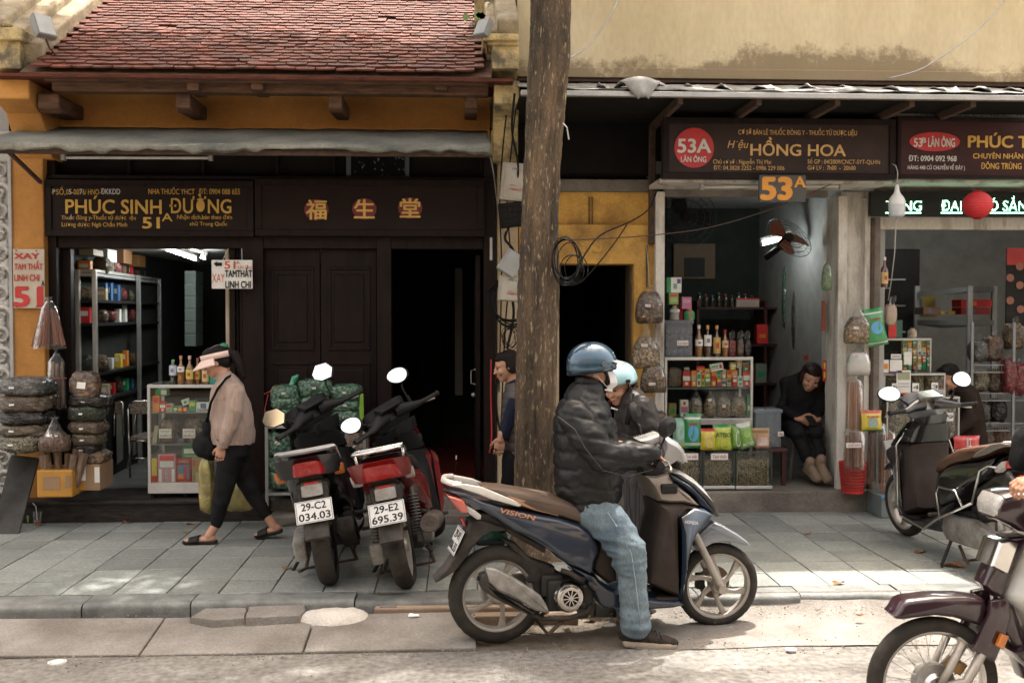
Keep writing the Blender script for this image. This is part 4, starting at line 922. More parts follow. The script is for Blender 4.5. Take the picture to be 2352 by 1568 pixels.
mm = N.new('ShaderNodeMix'); mm.data_type = 'RGBA'; mm.inputs[7].default_value = (.36, .28, .17, 1); L.new(mr.outputs[0], mm.inputs[0]); L.new(src, mm.inputs[6]); L.new(mm.outputs[2], bs.inputs['Base Color'])
prof = [(1272, 1240, 62), (1240, 1238, 58), (1130, 1232, 50), (900, 1232, 49), (700, 1235, 46), (500, 1240, 44), (300, 1250, 44), (100, 1262, 46), (0, 1266, 46), (-200, 1276, 46), (-420, 1290, 45)]
cs = []
for py, px, hw in prof: p = W(px, py, tb.y); cs.append((p, hw * tb.y / 2352))
def trunk_at(z):
 for (p, r), (q, s_) in zip(cs, cs[1:]):
  if p.z <= z <= q.z: t = (z - p.z) / (q.z - p.z); return p.lerp(q, t), r + (s_ - r) * t
 return (cs[0][0], cs[0][1]) if z < cs[0][0].z else (cs[-1][0], cs[-1][1])
rs = []; nseg, nring = 96, 260; zt = cs[-1][0].z
for i in range(nring):
 z = ZS - .05 + (zt - ZS) * i / (nring - 1); c, r = trunk_at(z); ring = []
 fl = 1 + .35 * max(0, 1 - (z - ZS) / .25) ** 2
 for j in range(nseg):
  a = 2 * pi * j / nseg; d = Vector((cos(a), sin(a), 0)); q = Vector((cos(a) * 1.2, sin(a) * 1.2, z * .5))
  rr = r * fl * (1 + .06 * noise.noise(q * 1.2)) + .024 * noise.noise(Vector((cos(a) * 5, sin(a) * 5, z * 1.3))) - .013 * abs(noise.noise(Vector((cos(a) * 13, sin(a) * 13, z * 4)))) * 2 + .004 * noise.noise(Vector((d.x * 25, d.y * 25, z * 14)))
  ring.append(Vector((c.x, c.y, z)) + d * rr)
 rs.append(ring)
b = MB(); b.rings(rs); b.build('trunk', m_bark, tree, smooth=True)
random.seed(77)
m_leaf = mat('leaf_green', (.06, .10, .03), rough=.6, col2=(.10, .11, .03), rnd=.3)
top = cs[-1][0]; bt = MB(); lf = MB()
def branch(p, d, ln, r, lv):
 pts = [p]; q = p.copy(); dd = d.copy()
 for i in range(5):
  dd = (dd + Vector((random.gauss(0, .12), random.gauss(0, .12), random.gauss(0, .08)))).normalized(); q = q + dd * ln / 5; pts.append(q.copy())
 bt.tube(pts, [r * (1 - .6 * i / 5) for i in range(6)], 7 if lv < 2 else 5)
 if lv < 3:
  for k in range(4 if lv else 4):
   s_ = pts[random.randint(2, 5)]; nd = (dd + Vector((random.gauss(0, .7), random.gauss(0, .7), random.gauss(.05, .35)))).normalized(); branch(s_, nd, ln * ru(.55, .75), r * .45, lv + 1)
 if lv >= 2:
  for k in range(26):
   c = pts[random.randint(1, 5)] + Vector((random.gauss(0, .22), random.gauss(0, .22), random.gauss(0, .18))); s_ = ru(.03, .06)
   e = Euler((ru(0, 6), ru(0, 6), ru(0, 6))).to_matrix(); lf.add([c + e @ Vector(v) * s_ for v in ((0, -1, 0), (.55, 0, .1), (0, 1.2, 0), (-.55, 0, .1))], [(0, 1, 2, 3)])
bt.tube([top - Vector((0, 0, .3)), top + Vector((.05, 0, .6)), top + Vector((0, 0, 1.4))], [.17, .15, .12], 12)
for d in ((-.9, -.35, .55), (-.5, .3, .8), (.7, -.2, .75), (.35, .55, .7), (-.75, -.6, .5), (.8, -.5, .4), (-1, .1, .35)):
 branch(top + Vector((0, 0, ru(.1, 1.2))), Vector(d).normalized(), ru(1.9, 2.6), .085, 0)
for i in range(14000):  # loose leaf mass out of view, added to shade the left pavement
 c = Vector((ru(-4.6, 1.0), ru(7.3, 9.3), ru(6.0, 7.4)))
 if noise.noise(c * .9) < -.45: continue
 s_ = ru(.045, .085); e = Euler((random.gauss(0, .6), random.gauss(0, .6), ru(0, 6))).to_matrix(); lf.add([c + e @ Vector(v) * s_ for v in ((0, -1, 0), (.55, 0, .1), (0, 1.2, 0), (-.55, 0, .1))], [(0, 1, 2, 3)])
b_ = bt.build('limbs', m_bark, tree, smooth=True); lf.build('crown_and_shade_leaves', m_leaf, tree)
# torn metal tag and cut branch on the trunk
b = MB(); p = W(1298, 300, 6.8); b.tube([p + Vector((-.01, .02, .05)), p + Vector((.012, 0, .02)), p + Vector((.02, 0, -.03)), p + Vector((.025, 0, -.06))], .005, 5); o = b.build('bent_hook', m_steel, None); tag(o, 'bent metal hook nailed to the right side of the tree trunk', 'hook')
# scooters
def K1(x, y): return ((1740 + x * 700 / 1568) * .57422, (1900 + y * 700 / 1568) * .57422)
def K2(x, y): return ((2340 + x * 700 / 1372) * .57422, (1700 + y * 700 / 1372) * .57422)
def K7(x, y): return ((2048 + x * .43555) * .57422, (2048 + y * .43555) * .57422)
R0 = G(1141, 1475); F0 = G(1646, 1437); HD = (F0 - R0); WB = HD.length; HD.normalize(); HN = Vector((HD.y, -HD.x, 0))   # HN points to the camera side
print('wheelbase', WB, R0, F0)
def TB(px, py, off=0.):
 d = ray(px, py); t = (HN.dot(R0) + off - HN.dot(EYE)) / HN.dot(d); P = EYE + d * t
 return ((P - R0).dot(HD), P.z)
def tr(K, pts, off=0.): return [TB(*K(*p), off) for p in pts]
O = {}
O['side'] = tr(K1, [(150, 165), (300, 190), (420, 235), (620, 290), (900, 345), (1120, 375), (1290, 430), (1380, 490), (1440, 570), (1468, 640), (1463, 700), (1430, 780), (1420, 850), (1455, 893), (1300, 850), (1190, 800), (1090, 740), (1040, 690), (960, 620), (850, 565), (700, 505), (590, 430), (480, 350), (400, 300), (280, 235)], .14)
O['lower'] = tr(K7, [(520, 490), (780, 577), (830, 640), (900, 690), (985, 722), (1150, 770), (1330, 790), (1480, 798), (1535, 790), (1590, 850), (1480, 885), (1250, 905), (1010, 900), (850, 895), (800, 860), (735, 720), (640, 600)], .16)
O['shield'] = tr(K2, [(745, 715), (880, 650), (970, 665), (1022, 705), (975, 780), (890, 855), (850, 935), (825, 1050), (800, 1250), (790, 1405), (768, 1418), (748, 1340), (766, 1100), (762, 850)], .2)
O['inner'] = tr(K2, [(560, 600), (650, 600), (750, 592), (888, 630), (800, 690), (745, 740), (752, 1330), (700, 1335), (480, 1240), (500, 1050), (540, 880), (575, 700)], .12)
O['beige'] = tr(K2, [(470, 400), (560, 395), (655, 372), (700, 450), (800, 530), (860, 590), (888, 628), (750, 606), (640, 606), (560, 590), (510, 480)], .1)
O['band'] = tr(K2, [(665, 388), (720, 405), (830, 470), (920, 560), (985, 640), (1020, 700), (970, 680), (890, 630), (860, 560), (760, 480), (690, 440)], .12)
O['cowl'] = tr(K2, [(668, 368), (720, 352), (765, 362), (850, 415), (930, 495), (990, 585), (1018, 670), (1022, 715), (985, 645), (920, 565), (830, 475), (720, 405)], .06)
O['head'] = tr(K2, [(590, 150), (590, 65), (650, 82), (720, 118), (770, 180), (795, 285), (770, 300), (720, 280), (690, 300), (640, 330), (590, 330), (560, 250)], .07)
O['dash'] = tr(K2, [(430, 118), (500, 95), (590, 65), (605, 110), (600, 170), (560, 180)], .07)
O['neck'] = tr(K2, [(430, 300), (600, 318), (640, 330), (620, 385), (520, 445), (480, 425)], .08)
O['fender'] = tr(K2, [(858, 945), (888, 855), (968, 772), (1010, 748), (1070, 770), (1200, 845), (1262, 890), (1292, 932), (1230, 930), (1160, 912), (1080, 905), (1000, 925), (940, 965), (885, 988)], .06)
O['seat'] = tr(K1, [(430, 108), (640, 120), (900, 165), (1080, 198), (1210, 240), (1370, 310), (1560, 420), (1600, 540), (1480, 500), (1390, 487), (1280, 432), (1120, 378), (900, 330), (700, 275), (520, 200)], .12)
O['seatpan'] = tr(K1, [(640, 182), (840, 220), (960, 240), (1060, 300), (1122, 372), (900, 325), (760, 275)], .13)
O['rail'] = tr(K1, [(148, 78), (260, 70), (420, 100), (580, 168), (700, 215), (766, 262), (740, 275), (620, 242), (520, 215), (380, 160), (250, 120)], .13)
O['tail'] = tr(K1, [(95, 170), (235, 198), (285, 262), (290, 332), (215, 325), (150, 245)], .06)
O['ind'] = tr(K1, [(268, 258), (330, 290), (402, 345), (400, 380), (365, 386), (288, 328)], .1)
O['mud'] = tr(K1, [(300, 400), (380, 375), (600, 440), (620, 480), (480, 490), (430, 512), (350, 600), (290, 700), (180, 840), (60, 920), (0, 950), (-10, 925), (90, 820), (170, 700), (270, 500)], .02)
O['under'] = tr(K1, [(285, 340), (480, 330), (600, 420), (850, 560), (1000, 640), (980, 700), (800, 600), (620, 500), (400, 420)], .05)
O['exh'] = tr(K1, [(460, 838), (550, 840), (690, 910), (880, 1030), (960, 1090), (1005, 1160), (1040, 1240), (1020, 1252), (900, 1222), (760, 1130), (560, 1035), (485, 965)], .2)
O['exh2'] = tr(K1, [(412, 900), (470, 880), (500, 970), (580, 1060), (760, 1150), (900, 1235), (880, 1272), (700, 1190), (540, 1110), (440, 1042), (410, 990)], .18)
O['swing'] = tr(K1, [(640, 600), (760, 640), (900, 780), (1110, 850), (1110, 960), (870, 1000), (850, 960), (885, 900), (800, 760), (720, 700)], .12)
O['kneeside'] = tr(K1, [(1385, 500), (1568, 520), (1640, 700), (1650, 960), (1568, 985), (1455, 893), (1425, 850), (1432, 780), (1468, 690), (1470, 630), (1440, 565)], .13)
RW, FW_ = TB(*K1(552, 1062)), TB(*K7(1880, 660))
XE = TB(*K1(1215, 1100), .16)
AX0 = Vector((FW_[0], 0, FW_[1])); HT = TB(*K2(640, 290), .0); AXU = (Vector((HT[0], 0, HT[1])) - AX0); AXU = Vector((-sin(R(27)), 0, cos(R(27))))
def mpaint(name, c, **k): return mat(name, c, rough=k.pop('rough', .3), coat=1, var=.06, scale=9, fine=.04, **k)
m_tyre = mat('tyre_rubber', (.030, .028, .026), rough=.8, col2=(.055, .048, .04), scale=12, fine=.15, bump=.2)
m_alloy = mat('alloy_wheel', (.42, .39, .35), rough=.45, metal=.35, col2=(.33, .30, .26), scale=14, fine=.1)
m_bplast = mat('black_plastic', (.022, .021, .021), rough=.5, fine=.15, scale=12); m_dust = mat('dusty_black_plastic', (.032, .030, .028), rough=.7, col2=(.07, .063, .055), scale=12, fine=.15)
m_chrome = mat('chrome', (.62, .60, .57), rough=.16, metal=1., var=.1); m_mirror = mat('mirror_glass', (.85, .86, .87), rough=.02, metal=1., var=0)
m_cast = mat('cast_aluminium', (.36, .35, .33), rough=.5, metal=.5, col2=(.2, .18, .16), scale=14, fine=.15)
m_lens = mat('clear_lens', (.45, .44, .42), rough=.12, coat=1, scale=50, bump=.4, bscale=90); m_redl = mat('red_lens', (.50, .02, .02), rough=.15, coat=1, bump=.3, bscale=80); m_oral = mat('orange_lens', (.55, .16, .02), rough=.15, coat=1, bump=.4, bscale=90)
m_redp = mat('red_lens_pale', (.60, .13, .10), rough=.12, coat=1)
m_platew = mat('plate_white', (.66, .66, .64), rough=.4, fine=.04)
m_cable = m_bplast
def wheel(root, name, cx, cz, r, tw_, rim_m, spokes='alloy', disc=False, X=None, rimr=None, n_sp=5, sweep=.5):
 X = X or (lambda v: v)
 rimr = rimr or r - tw_ * .62
 rt = tw_ / 2; na = 150; vs = []; fs = []; prof = []
 for k in range(19):
  bb = R(-118 + 236 * k / 18); prof.append(bb)
 b = MB(); hh = r - rt - rimr
 for i in range(na):
  a = 2 * pi * i / na
  for bb in prof:
   gr = 0; ab = abs(bb)
   if .18 < ab < .95:
    f = ((i / na) * 34 + ab * .9 * (1) + (.5 if bb > 0 else 0)) % 1.0
    if f < .2: gr = .0035
   if ab < .05: gr = .002
   rr_ = (r - rt) + (rt * cos(bb)) * (1 if cos(bb) > 0 else hh / (rt * .47)) - gr
   rr_ = max(rr_, rimr); y = rt * sin(bb) * (1 if ab < 1.6 else .95)
   vs.append(X(Vector((cx + rr_ * cos(a), y, cz + rr_ * sin(a)))))
 m = len(prof)
 for i in range(na):
  k = (i + 1) % na
  for j in range(m - 1): fs.append((i * m + j, k * m + j, k * m + j + 1, i * m + j + 1))
 b.add(vs, fs)
 bw = MB(); rw = tw_ * .36
 pr = [(rimr + .004, -rw), (rimr - .004, -rw), (rimr - .014, -rw * .8), (rimr - .018, -rw * .4), (rimr - .018, rw * .4), (rimr - .014, rw * .8), (rimr - .004, rw), (rimr + .004, rw), (rimr + .002, 0), (rimr + .004, -rw)]
 bw.lathe(pr, (cx, 0, cz), axis='y', n=60)
 bw.lathe([(0, -.045), (.035, -.045), (.045, -.03), (.048, .03), (.035, .045), (0, .045)], (cx, 0, cz), axis='y', n=24)
 if spokes == 'alloy':
  for s_ in range(n_sp):
   a0 = 2 * pi * s_ / n_sp + .3; L_ = []; Rr = []
   for k in range(7):
    t = k / 6; rr_ = .03 + (rimr - .014 - .03) * t; a = a0 + sweep * sin(t * 1.4); hw = .018 - .008 * sin(t * 2.6) + (.010 * t ** 3)
    c = Vector((rr_ * cos(a), rr_ * sin(a))); nn = Vector((-sin(a + .0), cos(a + .0)))
    L_.append((cx + c.x + nn.x * hw, cz + c.y + nn.y * hw)); Rr.append((cx + c.x - nn.x * hw, cz + c.y - nn.y * hw))
   bw.slab(L_ + Rr[::-1], .014, .004)
 bw.v = [tuple(X(Vector(v))) for v in bw.v]
 rim = bw.build(name, rim_m, root, smooth=2)
 b.build('tyre', m_tyre, rim, smooth=True)
 if spokes == 'wire':
  q = MB()
  for s_ in range(36):
   a0 = 2 * pi * s_ / 36; a1 = a0 + (.32 if s_ % 2 else -.32); sy = .025 if s_ % 4 < 2 else -.025
   q.tube([X(Vector((cx + .042 * cos(a0), sy, cz + .042 * sin(a0)))), X(Vector((cx + (rimr - .01) * cos(a1), 0, cz + (rimr - .01) * sin(a1))))], .0014, 4)
  q = q.build('spokes', m_chrome, rim); q['kind'] = 'stuff'
 if disc:
  d = MB(); yd = .05; d.lathe([(.055, yd), (.095, yd), (.095, yd + .004), (.055, yd + .004), (.055, yd)], (cx, 0, cz), axis='y', n=36); d.v = [tuple(X(Vector(v))) for v in d.v]; d.build('brake_disc', mat('disc_steel', (.14, .10, .08), rough=.5, metal=.6), rim)
  d = MB(); d.box((cx - .085, yd, cz + .01), (.05, .05, .09)); d.v = [tuple(X(Vector(v))) for v in d.v]; d.build('caliper', m_bplast, rim, bevel=.008)
 return rim
def plate(root, c, U, V, txt1, txt2, w=.19, h=.14):
 U = Vector(U).normalized(); V = Vector(V).normalized(); c = Vector(c); N_ = U.cross(V)
 M = Matrix((U, N_, V)).transposed()
 b = MB(); b.box(c, (w, .004, h), rot=M); p = b.build('number_plate', m_platew, root, bevel=.0015)
 b = MB()
 o_ = c + N_ * .0028      # outward
 for a, l, zz in ((w - .012, .0022, h / 2 - .006), (w - .012, .0022, -h / 2 + .006)): b.box(o_ + V * zz, (a, .0006, l), rot=M)
 for a, l, xx in ((.0022, h - .012, w / 2 - .006), (.0022, h - .012, -w / 2 + .006)): b.box(o_ + U * xx, (a, .0006, l), rot=M)
 put_text(b, txt1, o_ + V * h * .235, U, V, w=w * .66, h=h * .33, bold=.04, center=True)
 put_text(b, txt2, o_ - V * h * .22, U, V, w=w * .84, h=h * .33, bold=.04, center=True)
 b.build('plate_lettering', mat('plate_ink', (.03, .03, .035), rough=.5), p); return p
def rotax(P, ang):
 M = Matrix.Translation(P) @ Matrix.Rotation(ang, 4, AXU) @ Matrix.Translation(-P); return lambda v: M @ Vector(v)
def scooter(name, label, loc, hd, lean, steer, pal, opt, group=None):
 root = thing(name, loc, label, 'motor scooter', group, world=False)
 root.rotation_mode = 'XYZ'
 Mr = Matrix.Rotation(hd, 4, 'Z') @ Matrix.Rotation(lean, 4, 'X'); root.rotation_euler = Mr.to_euler()
 S = rotax(AX0, steer) if steer else (lambda v: Vector(v))
 def B(nm, mt, key, w, ins, wf=None, st=False, yc=0, par=None, sm=2, lay=None):
  b = MB(); kw = {'lay': lay} if lay else {}
  b.slab(O[key] if isinstance(key, str) else key, w, ins, yc, wf=wf, **kw)
  if st: b.v = [tuple(S(v)) for v in b.v]
  return b.build(nm, mt, par or root, smooth=sm)
 xt = O['side'][0][0]; xe = .55
 wbody = lambda x, z: opt.get('tw', .118) + (.172 - opt.get('tw', .118)) * min(1, max(0, (x - xt) / (xe - xt))) ** .8 - .03 * max(0, (z - .62) / .2)
 B('body_shell', pal['body'], 'side', 0, .028, wf=wbody, lay=((1, 1), (.97, .6), (.88, .22), (.7, .03), (.4, 0)))
 B('under_tail', m_dust, 'under', .06, .01)
 wl = lambda x, z: .15 + .03 * min(1, max(0, (x - .5) / .5))
 B('lower_panel', pal['body'], 'lower', 0, .02, wf=wl)
 B('foot_well', pal['inner'], 'kneeside', .125, .03)
 b = MB(); x0, z0 = TB(*K7(900, 690), .1); x1, z1 = TB(*K7(1530, 790), .1); b.bb(x0, x1, -.15, .15, z1 + .0, z1 + .022); b.build('floorboard', pal['inner'], root, bevel=.008)
 wsh = lambda x, z: .215 - .09 * max(0, (z - .62) / .25) - .05 * max(0, (.34 - z) / .15)
 sh = B('leg_shield', pal['shield'], 'shield', 0, .018, wf=wsh)
 B('inner_panel', pal['inner'], 'inner', 0, .05, wf=lambda x, z: .205 - .1 * max(0, (z - .62) / .25) - .03 * max(0, (.36 - z) / .15) if x > O['inner'][5][0] - .05 else .155)
 B('glove_panel', pal['upper'], 'beige', 0, .02, wf=lambda x, z: .15 - .05 * max(0, (z - .8) / .15))
 B('cowl_band', pal['body'], 'band', .135, .012); B('front_cowl', pal['cowl'], 'cowl', 0, .02, wf=lambda x, z: .12 - .05 * max(0, (z - .7) / .2))
 # keyhole / storage details both sides look the same
 kx, kz = TB(*K2(650, 495), .12)
 b = MB(); b.box((kx, 0, kz), (.10, .302, .055)); b.build('storage_pocket', m_bplast, root, bevel=.012)
 # pocket on leg shield
 b = MB(); b.slab(O['seat'], 0, .035, wf=lambda x, z: .10 + .045 * sin(max(0, min(1, (x - O['seat'][0][0]) / .75)) * 2.6)); b.build('seat', pal['seat'], root, smooth=2)
 B('seat_trim', pal['trim'], 'seatpan', .128, .008)
 if opt.get('rail', 1) == 1:
  b = MB(); 
  for sy in (-1, 1): b.slab(O['rail'], .012, .006, yc=sy * .145)
  x0, z0 = O['rail'][0]; x1, z1 = O['rail'][1]; b.tube([(x0 + .05, -.145, z0 - .005), (x0 + .0, -.10, z0), (x0 - .02, 0, z0), (x0 + .0, .10, z0), (x0 + .05, .145, z0 - .005)], .017, 8)
  b.build('grab_rail', pal['rail'], root, smooth=2)
 elif opt['rail'] == 2:
  x0, z0 = O['rail'][0]; x1, z1 = O['rail'][5]; b = MB()
  for sy in (-1, 1): b.tube([(x1, sy * .10, z1 - .02), (x1 - .1, sy * .125, z0 - .03), (x0 + .1, sy * .135, z0 + .01), (x0 + .02, sy * .12, z0 + .02), (x0 - .01, sy * .05, z0 + .02), (x0 - .01, 0, z0 + .02)], .010, 8)
  for k in range(3): b.tube([(x0 + .05 + k * .06, -.13, z0 + .02), (x0 + .05 + k * .06, .13, z0 + .02)], .008, 7)
  for sy in (-1, 1): b.tube([(x0 + .14, sy * .13, z0 + .01), (x0 + .14, sy * .12, z0 - .1)], .008, 7)
  b.build('grab_rail', m_chrome, root, smooth=True)
 tl = O['tail']; tx = min(p[0] for p in tl); tz = sum(p[1] for p in tl) / len(tl)
 if opt.get('cover'):
  cx_ = sum(p[0] for p in tl) / len(tl); B('tail_cover', pal['body'], [(cx_ + (x - cx_) * 1.30 + .035, tz + (z - tz) * 1.42 + .006) for x, z in tl], 0, .022, wf=lambda x, z: opt['tw'] + .03)
  b = MB(); b.slab([(tx + .09, tz - .10), (tx + .07, tz - .17), (tx + .13, tz - .19), (tx + .2, tz - .08)], .055, .01); b.build('tail_trim', m_cast, root, smooth=2)
 B('tail_light', pal.get('tail', m_redl), 'tail', 0, .012, wf=lambda x, z: opt.get('tl', .085) + .25 * max(0, x - tx))
 for sy in (-1, 1): B('indicator', pal.get('ind', m_lens), 'ind', .028, .008, yc=sy * opt.get('ti', .118))
 B('rear_mudguard', m_dust, 'mud', 0, .008, wf=lambda x, z: .062 + .02 * (z > .6))
 pc0, pc1 = TB(*K1(258, 468), .0), TB(*K1(155, 690), .0)
 V = Vector((pc0[0] - pc1[0], 0, pc0[1] - pc1[1])).normalized(); c = Vector(((pc0[0] + pc1[0]) / 2 - .012, 0, (pc0[1] + pc1[1]) / 2))
 plate(root, c + (Vector(opt.get('pshift', (0, 0, 0)))), (0, -1, 0), V, *opt['plate'])
 b = MB(); rx, rz = TB(*K1(292, 410), 0); b.box((rx - .03, 0, rz), (.012, .075, .045), rot=(0, R(-25), 0)); b.build('reflector', m_redl, root, bevel=.003)
 wr = wheel(root, 'rear_wheel', RW[0], RW[1], RW[1] + .001, .10, pal.get('rim', m_alloy), rimr=RW[1] * .735, n_sp=5, sweep=-.45)
 B('inner_mudguard', m_dust, 'swing', .05, .012)
 if opt.get('muffler') != 'round':
  B('exhaust', pal.get('exh', m_cast), 'exh', .028, .016, yc=-.155); B('exhaust_body', m_dust, 'exh2', .045, .02, yc=-.135)
  a = O['exh2'][0]; b = MB(); b.cyl((a[0] + .02, -.14, a[1] - .03), (a[0] - .012, -.14, a[1] - .02), .013, n=12); b.build('tail_pipe', m_bplast, root)
 else:
  b = MB(); b.lathe([(0, 0), (.02, 0), (.02, -.01), (.05, -.012), (.058, .01), (.06, .1), (.055, .36), (.03, .42), (0, .43)], (0, 0, 0), n=24)
  Mx = Matrix.Translation((RW[0] - .12, -.19, RW[1] + .13)) @ Matrix.Rotation(R(96), 4, 'Y'); b.v = [tuple(Mx @ Vector(v)) for v in b.v]; b.build('exhaust', mat('dull_steel', (.13, .11, .10), rough=.5, metal=.6, fine=.2), root, smooth=2)
  b = MB()
  for i in range(13): b.lathe([(.0, 0), (.030, .004), (.030, .012), (.0, .016)], (0, 0, .02 * i), n=14)
  b.cyl((0, 0, -.05), (0, 0, .30), .014, n=10)
  for sy in (-1, 1):
   q = MB(); Mx = Matrix.Translation((RW[0] - .02, sy * .115, RW[1] + .06)) @ Matrix.Rotation(R(-12 * -1), 4, 'Y'); q.v = [tuple(Mx @ Vector(v)) for v in b.v]; q.f = list(b.f); q.m = list(b.m); q.build('shock_absorber', mat('spring_grey', (.10, .095, .09), rough=.5, metal=.4), root, smooth=2)
 px0, pz0 = TB(*K1(1430, 1180), .15); b = MB(); b.tube([(px0, -.10, pz0), (px0 - .04, -.13, pz0 - .03), (px0 - .15, -.14, pz0 - .055), (px0 - .30, -.14, pz0 - .045), (px0 - .38, -.13, pz0 - .0)], .013, 8); b.build('exhaust_pipe', m_dust, root, smooth=True)
 # engine with fan cover (right) and belt case (left)
 ex, ez = XE
 e = MB(); e.lathe([(0, -.02), (.085, -.02), (.085, -.055), (.072, -.075), (.052, -.08), (.0, -.08)], (ex, -.08, ez), axis='y', n=32); eng = e.build('engine_cover', m_chrome if opt.get('fan') else m_cast, root, smooth=2)
 if opt.get('fan'):
  g = MB(); g.lathe([(.0, -.081), (.05, -.081), (.05, -.0805)], (ex, -.08, ez), axis='y', n=32); g.build('grille_back', m_blk, eng)
  g = MB(); g.lathe([(.044, -.082), (.058, -.082), (.058, -.088), (.044, -.088), (.044, -.082)], (ex, -.08, ez), axis='y', n=32)
  for k in range(10):
   a = 2 * pi * k / 10 + .1; g.box((ex + .03 * cos(a), -.166, ez + .03 * sin(a)), (.036, .004, .006), rot=(0, -a, 0))
  g.cyl((ex, -.163, ez), (ex, -.170, ez), .013, n=16); g.build('fan_grille', m_chrome, eng, smooth=2)
 e = MB(); e.box((ex + .02, -.02, ez + .0), (.26, .17, .17)); e.box((ex - .08, 0, ez + .05), (.12, .16, .12)); e.cyl((ex + .09, -.11, ez + .05), (ex + .09, -.15, ez + .05), .014); e.cyl((ex + .08, -.10, ez - .05), (ex + .08, -.14, ez - .05), .02); e.build('engine_block', mat('engine_dark', (.035, .033, .031), rough=.6, metal=.3, fine=.2), root, bevel=.012)
 e = MB(); e.slab([(RW[0] - .07, RW[1] + .05), (RW[0] - .05, RW[1] - .08), (RW[0] + .1, RW[1] - .09), (ex + .08, ez - .10), (ex + .14, ez - .03), (ex + .1, ez + .07), (RW[0] + .15, RW[1] + .09)], .035, .018, yc=.125); e.build('belt_case', m_cast, root, smooth=2)
 # pipe & cap above engine (radiator hose on the blue one)
 h0 = TB(*K1(1130, 850), .12); h1 = TB(*K1(1290, 925), .14); b = MB(); b.tube([(h0[0], -.12, h0[1]), ((h0[0] + h1[0]) / 2, -.13, (h0[1] + h1[1]) / 2 + .008), (h1[0], -.14, h1[1]), (h1[0] + .03, -.145, h1[1] - .01)], [.014, .014, .016, .020], 8); b.build('intake_hose', m_dust, root, smooth=True)
 # stands
 if lean:
  b = MB(); b.tube([(ex + .05, .12, ez - .06), (ex + .0, .24, .02 + .0)], .011, 7); b.tube([(ex, .24, .02), (ex - .06, .27, .012)], .010, 6); b.build('side_stand', m_bplast, root)
 b = MB(); b.tube([(ex - .02, -.12, ez - .12), (ex - .12, -.14, .07)], .011, 7); b.tube([(ex - .02, .12, ez - .12), (ex - .12, .14, .07), (ex - .2, .17, .075)], .011, 7); b.tube([(ex - .12, -.14, .07), (ex - .12, .14, .07)], .009, 7); b.build('centre_stand', m_rust, root)
 for sy in (-1, 1): b = MB(); b.box((ex + .12, sy * .2, ez + .07), (.035, .11, .022)); b.build('footpeg', m_dust, root, bevel=.006)
 wheel(root, 'front_wheel', FW_[0], FW_[1], FW_[1] + .001, .088, pal.get('rim', m_alloy), disc=opt.get('disc', True), X=S, rimr=FW_[1] * .78, n_sp=6, sweep=.5)
 B('front_fender', pal['fender'], 'fender', .066, .011, st=True)
 b = MB(); top = AX0 + AXU * .36
 for sy in (-1, 1):
  p = [Vector((FW_[0] + .0, sy * .075, FW_[1])), Vector((FW_[0], sy * .075, FW_[1])) + AXU * .12, Vector((FW_[0], sy * .075, FW_[1])) + AXU * .40]
  b.tube([S(v) for v in p], [.023, .023, .021], 12); b.cyl(S(Vector((FW_[0], sy * .06, FW_[1]))), S(Vector((FW_[0], sy * .108, FW_[1]))), .026, n=14)
 b.build('fork', m_alloy, root, smooth=2)
 B('handlebar_cover', pal['head'], 'head', 0, .03, wf=lambda x, z: opt.get('hw', .10) + .03 * (z > .98), st=True)
 d = B('instrument_panel', pal['dash'], 'dash', .075, .015, st=True)
 hx, hz = TB(*K2(640, 280), .3)
 bar = MB()
 for sy in (-1, 1):
  bar.loft([(Vector((hx + .05, sy * .04, hz + .03)), .055, .045), (Vector((hx + .03, sy * .13, hz + .015)), .038, .034), (Vector((hx, sy * .19, hz)), .026, .024), (Vector((hx - .01, sy * .22, hz)), .018, .018)], 12, (0, 0, 1))
 bar.v = [tuple(S(v)) for v in bar.v]; bar.build('handlebar_arm', pal['bars'], root, smooth=2)
 B('neck_panel', pal['bars'], 'neck', 0, .02, wf=lambda x, z: .09, st=True)
 hl = MB(); q = O['head']; fx = max(p[0] for p in q); hl.slab([(q[3][0] - .02, q[3][1] - .03), (q[4][0] + .004, q[4][1] - .01), (q[5][0] + .008, q[5][1]), (q[5][0] - .06, q[5][1] + .01)], .095, .01); hl.v = [tuple(S(v)) for v in hl.v]; hl.build('headlight', m_lens, root, smooth=2)
 for sy in (-1, 1):
  g = MB(); g.tube([S(Vector((hx - .01, sy * .215, hz))), S(Vector((hx - .02, sy * .33, hz - .004)))], .0165, 12); g.tube([S(Vector((hx - .02, sy * .326, hz - .004))), S(Vector((hx - .022, sy * .345, hz - .004)))], .020, 12); g.build('grip', m_bplast, root, smooth=2)
  g = MB(); g.tube([S(Vector((hx + .03, sy * .17, hz - .005))), S(Vector((hx + .06, sy * .22, hz - .012))), S(Vector((hx + .05, sy * .30, hz - .03))), S(Vector((hx + .035, sy * .34, hz - .035)))], [.008, .006, .006, .009], 8); g.build('brake_lever', m_alloy, root, smooth=True)
 for sy, off, tilt in opt['mirrors']:
  off = Vector(off); m0 = Vector((hx + .02, sy * .16, hz + .03)); mc = m0 + off
  g = MB(); g.tube([S(m0), S(m0.lerp(mc, .5) + Vector((.015, 0, .01))), S(mc - Vector((0, 0, .04)))], .006, 7); g.cyl(S(m0), S(m0 + off * .25), .010); arm = g.build('mirror', m_bplast, root, smooth=2)
  Mm = Euler(tilt).to_matrix(); hexa = opt.get('hex')
  sh_ = [(a_ * 1.25, b_ * 1.25) for a_, b_ in [(.062, -.01), (.045, .045), (-.02, .055), (-.060, .02), (-.055, -.035), (0, -.052), (.045, -.04)]] if hexa else [(.080 * cos(a) * (1 + .12 * cos(a)), .058 * sin(a)) for a in [2 * pi * i / 20 for i in range(20)]]
  cc = S(mc); g = MB(); N1 = len(sh_)
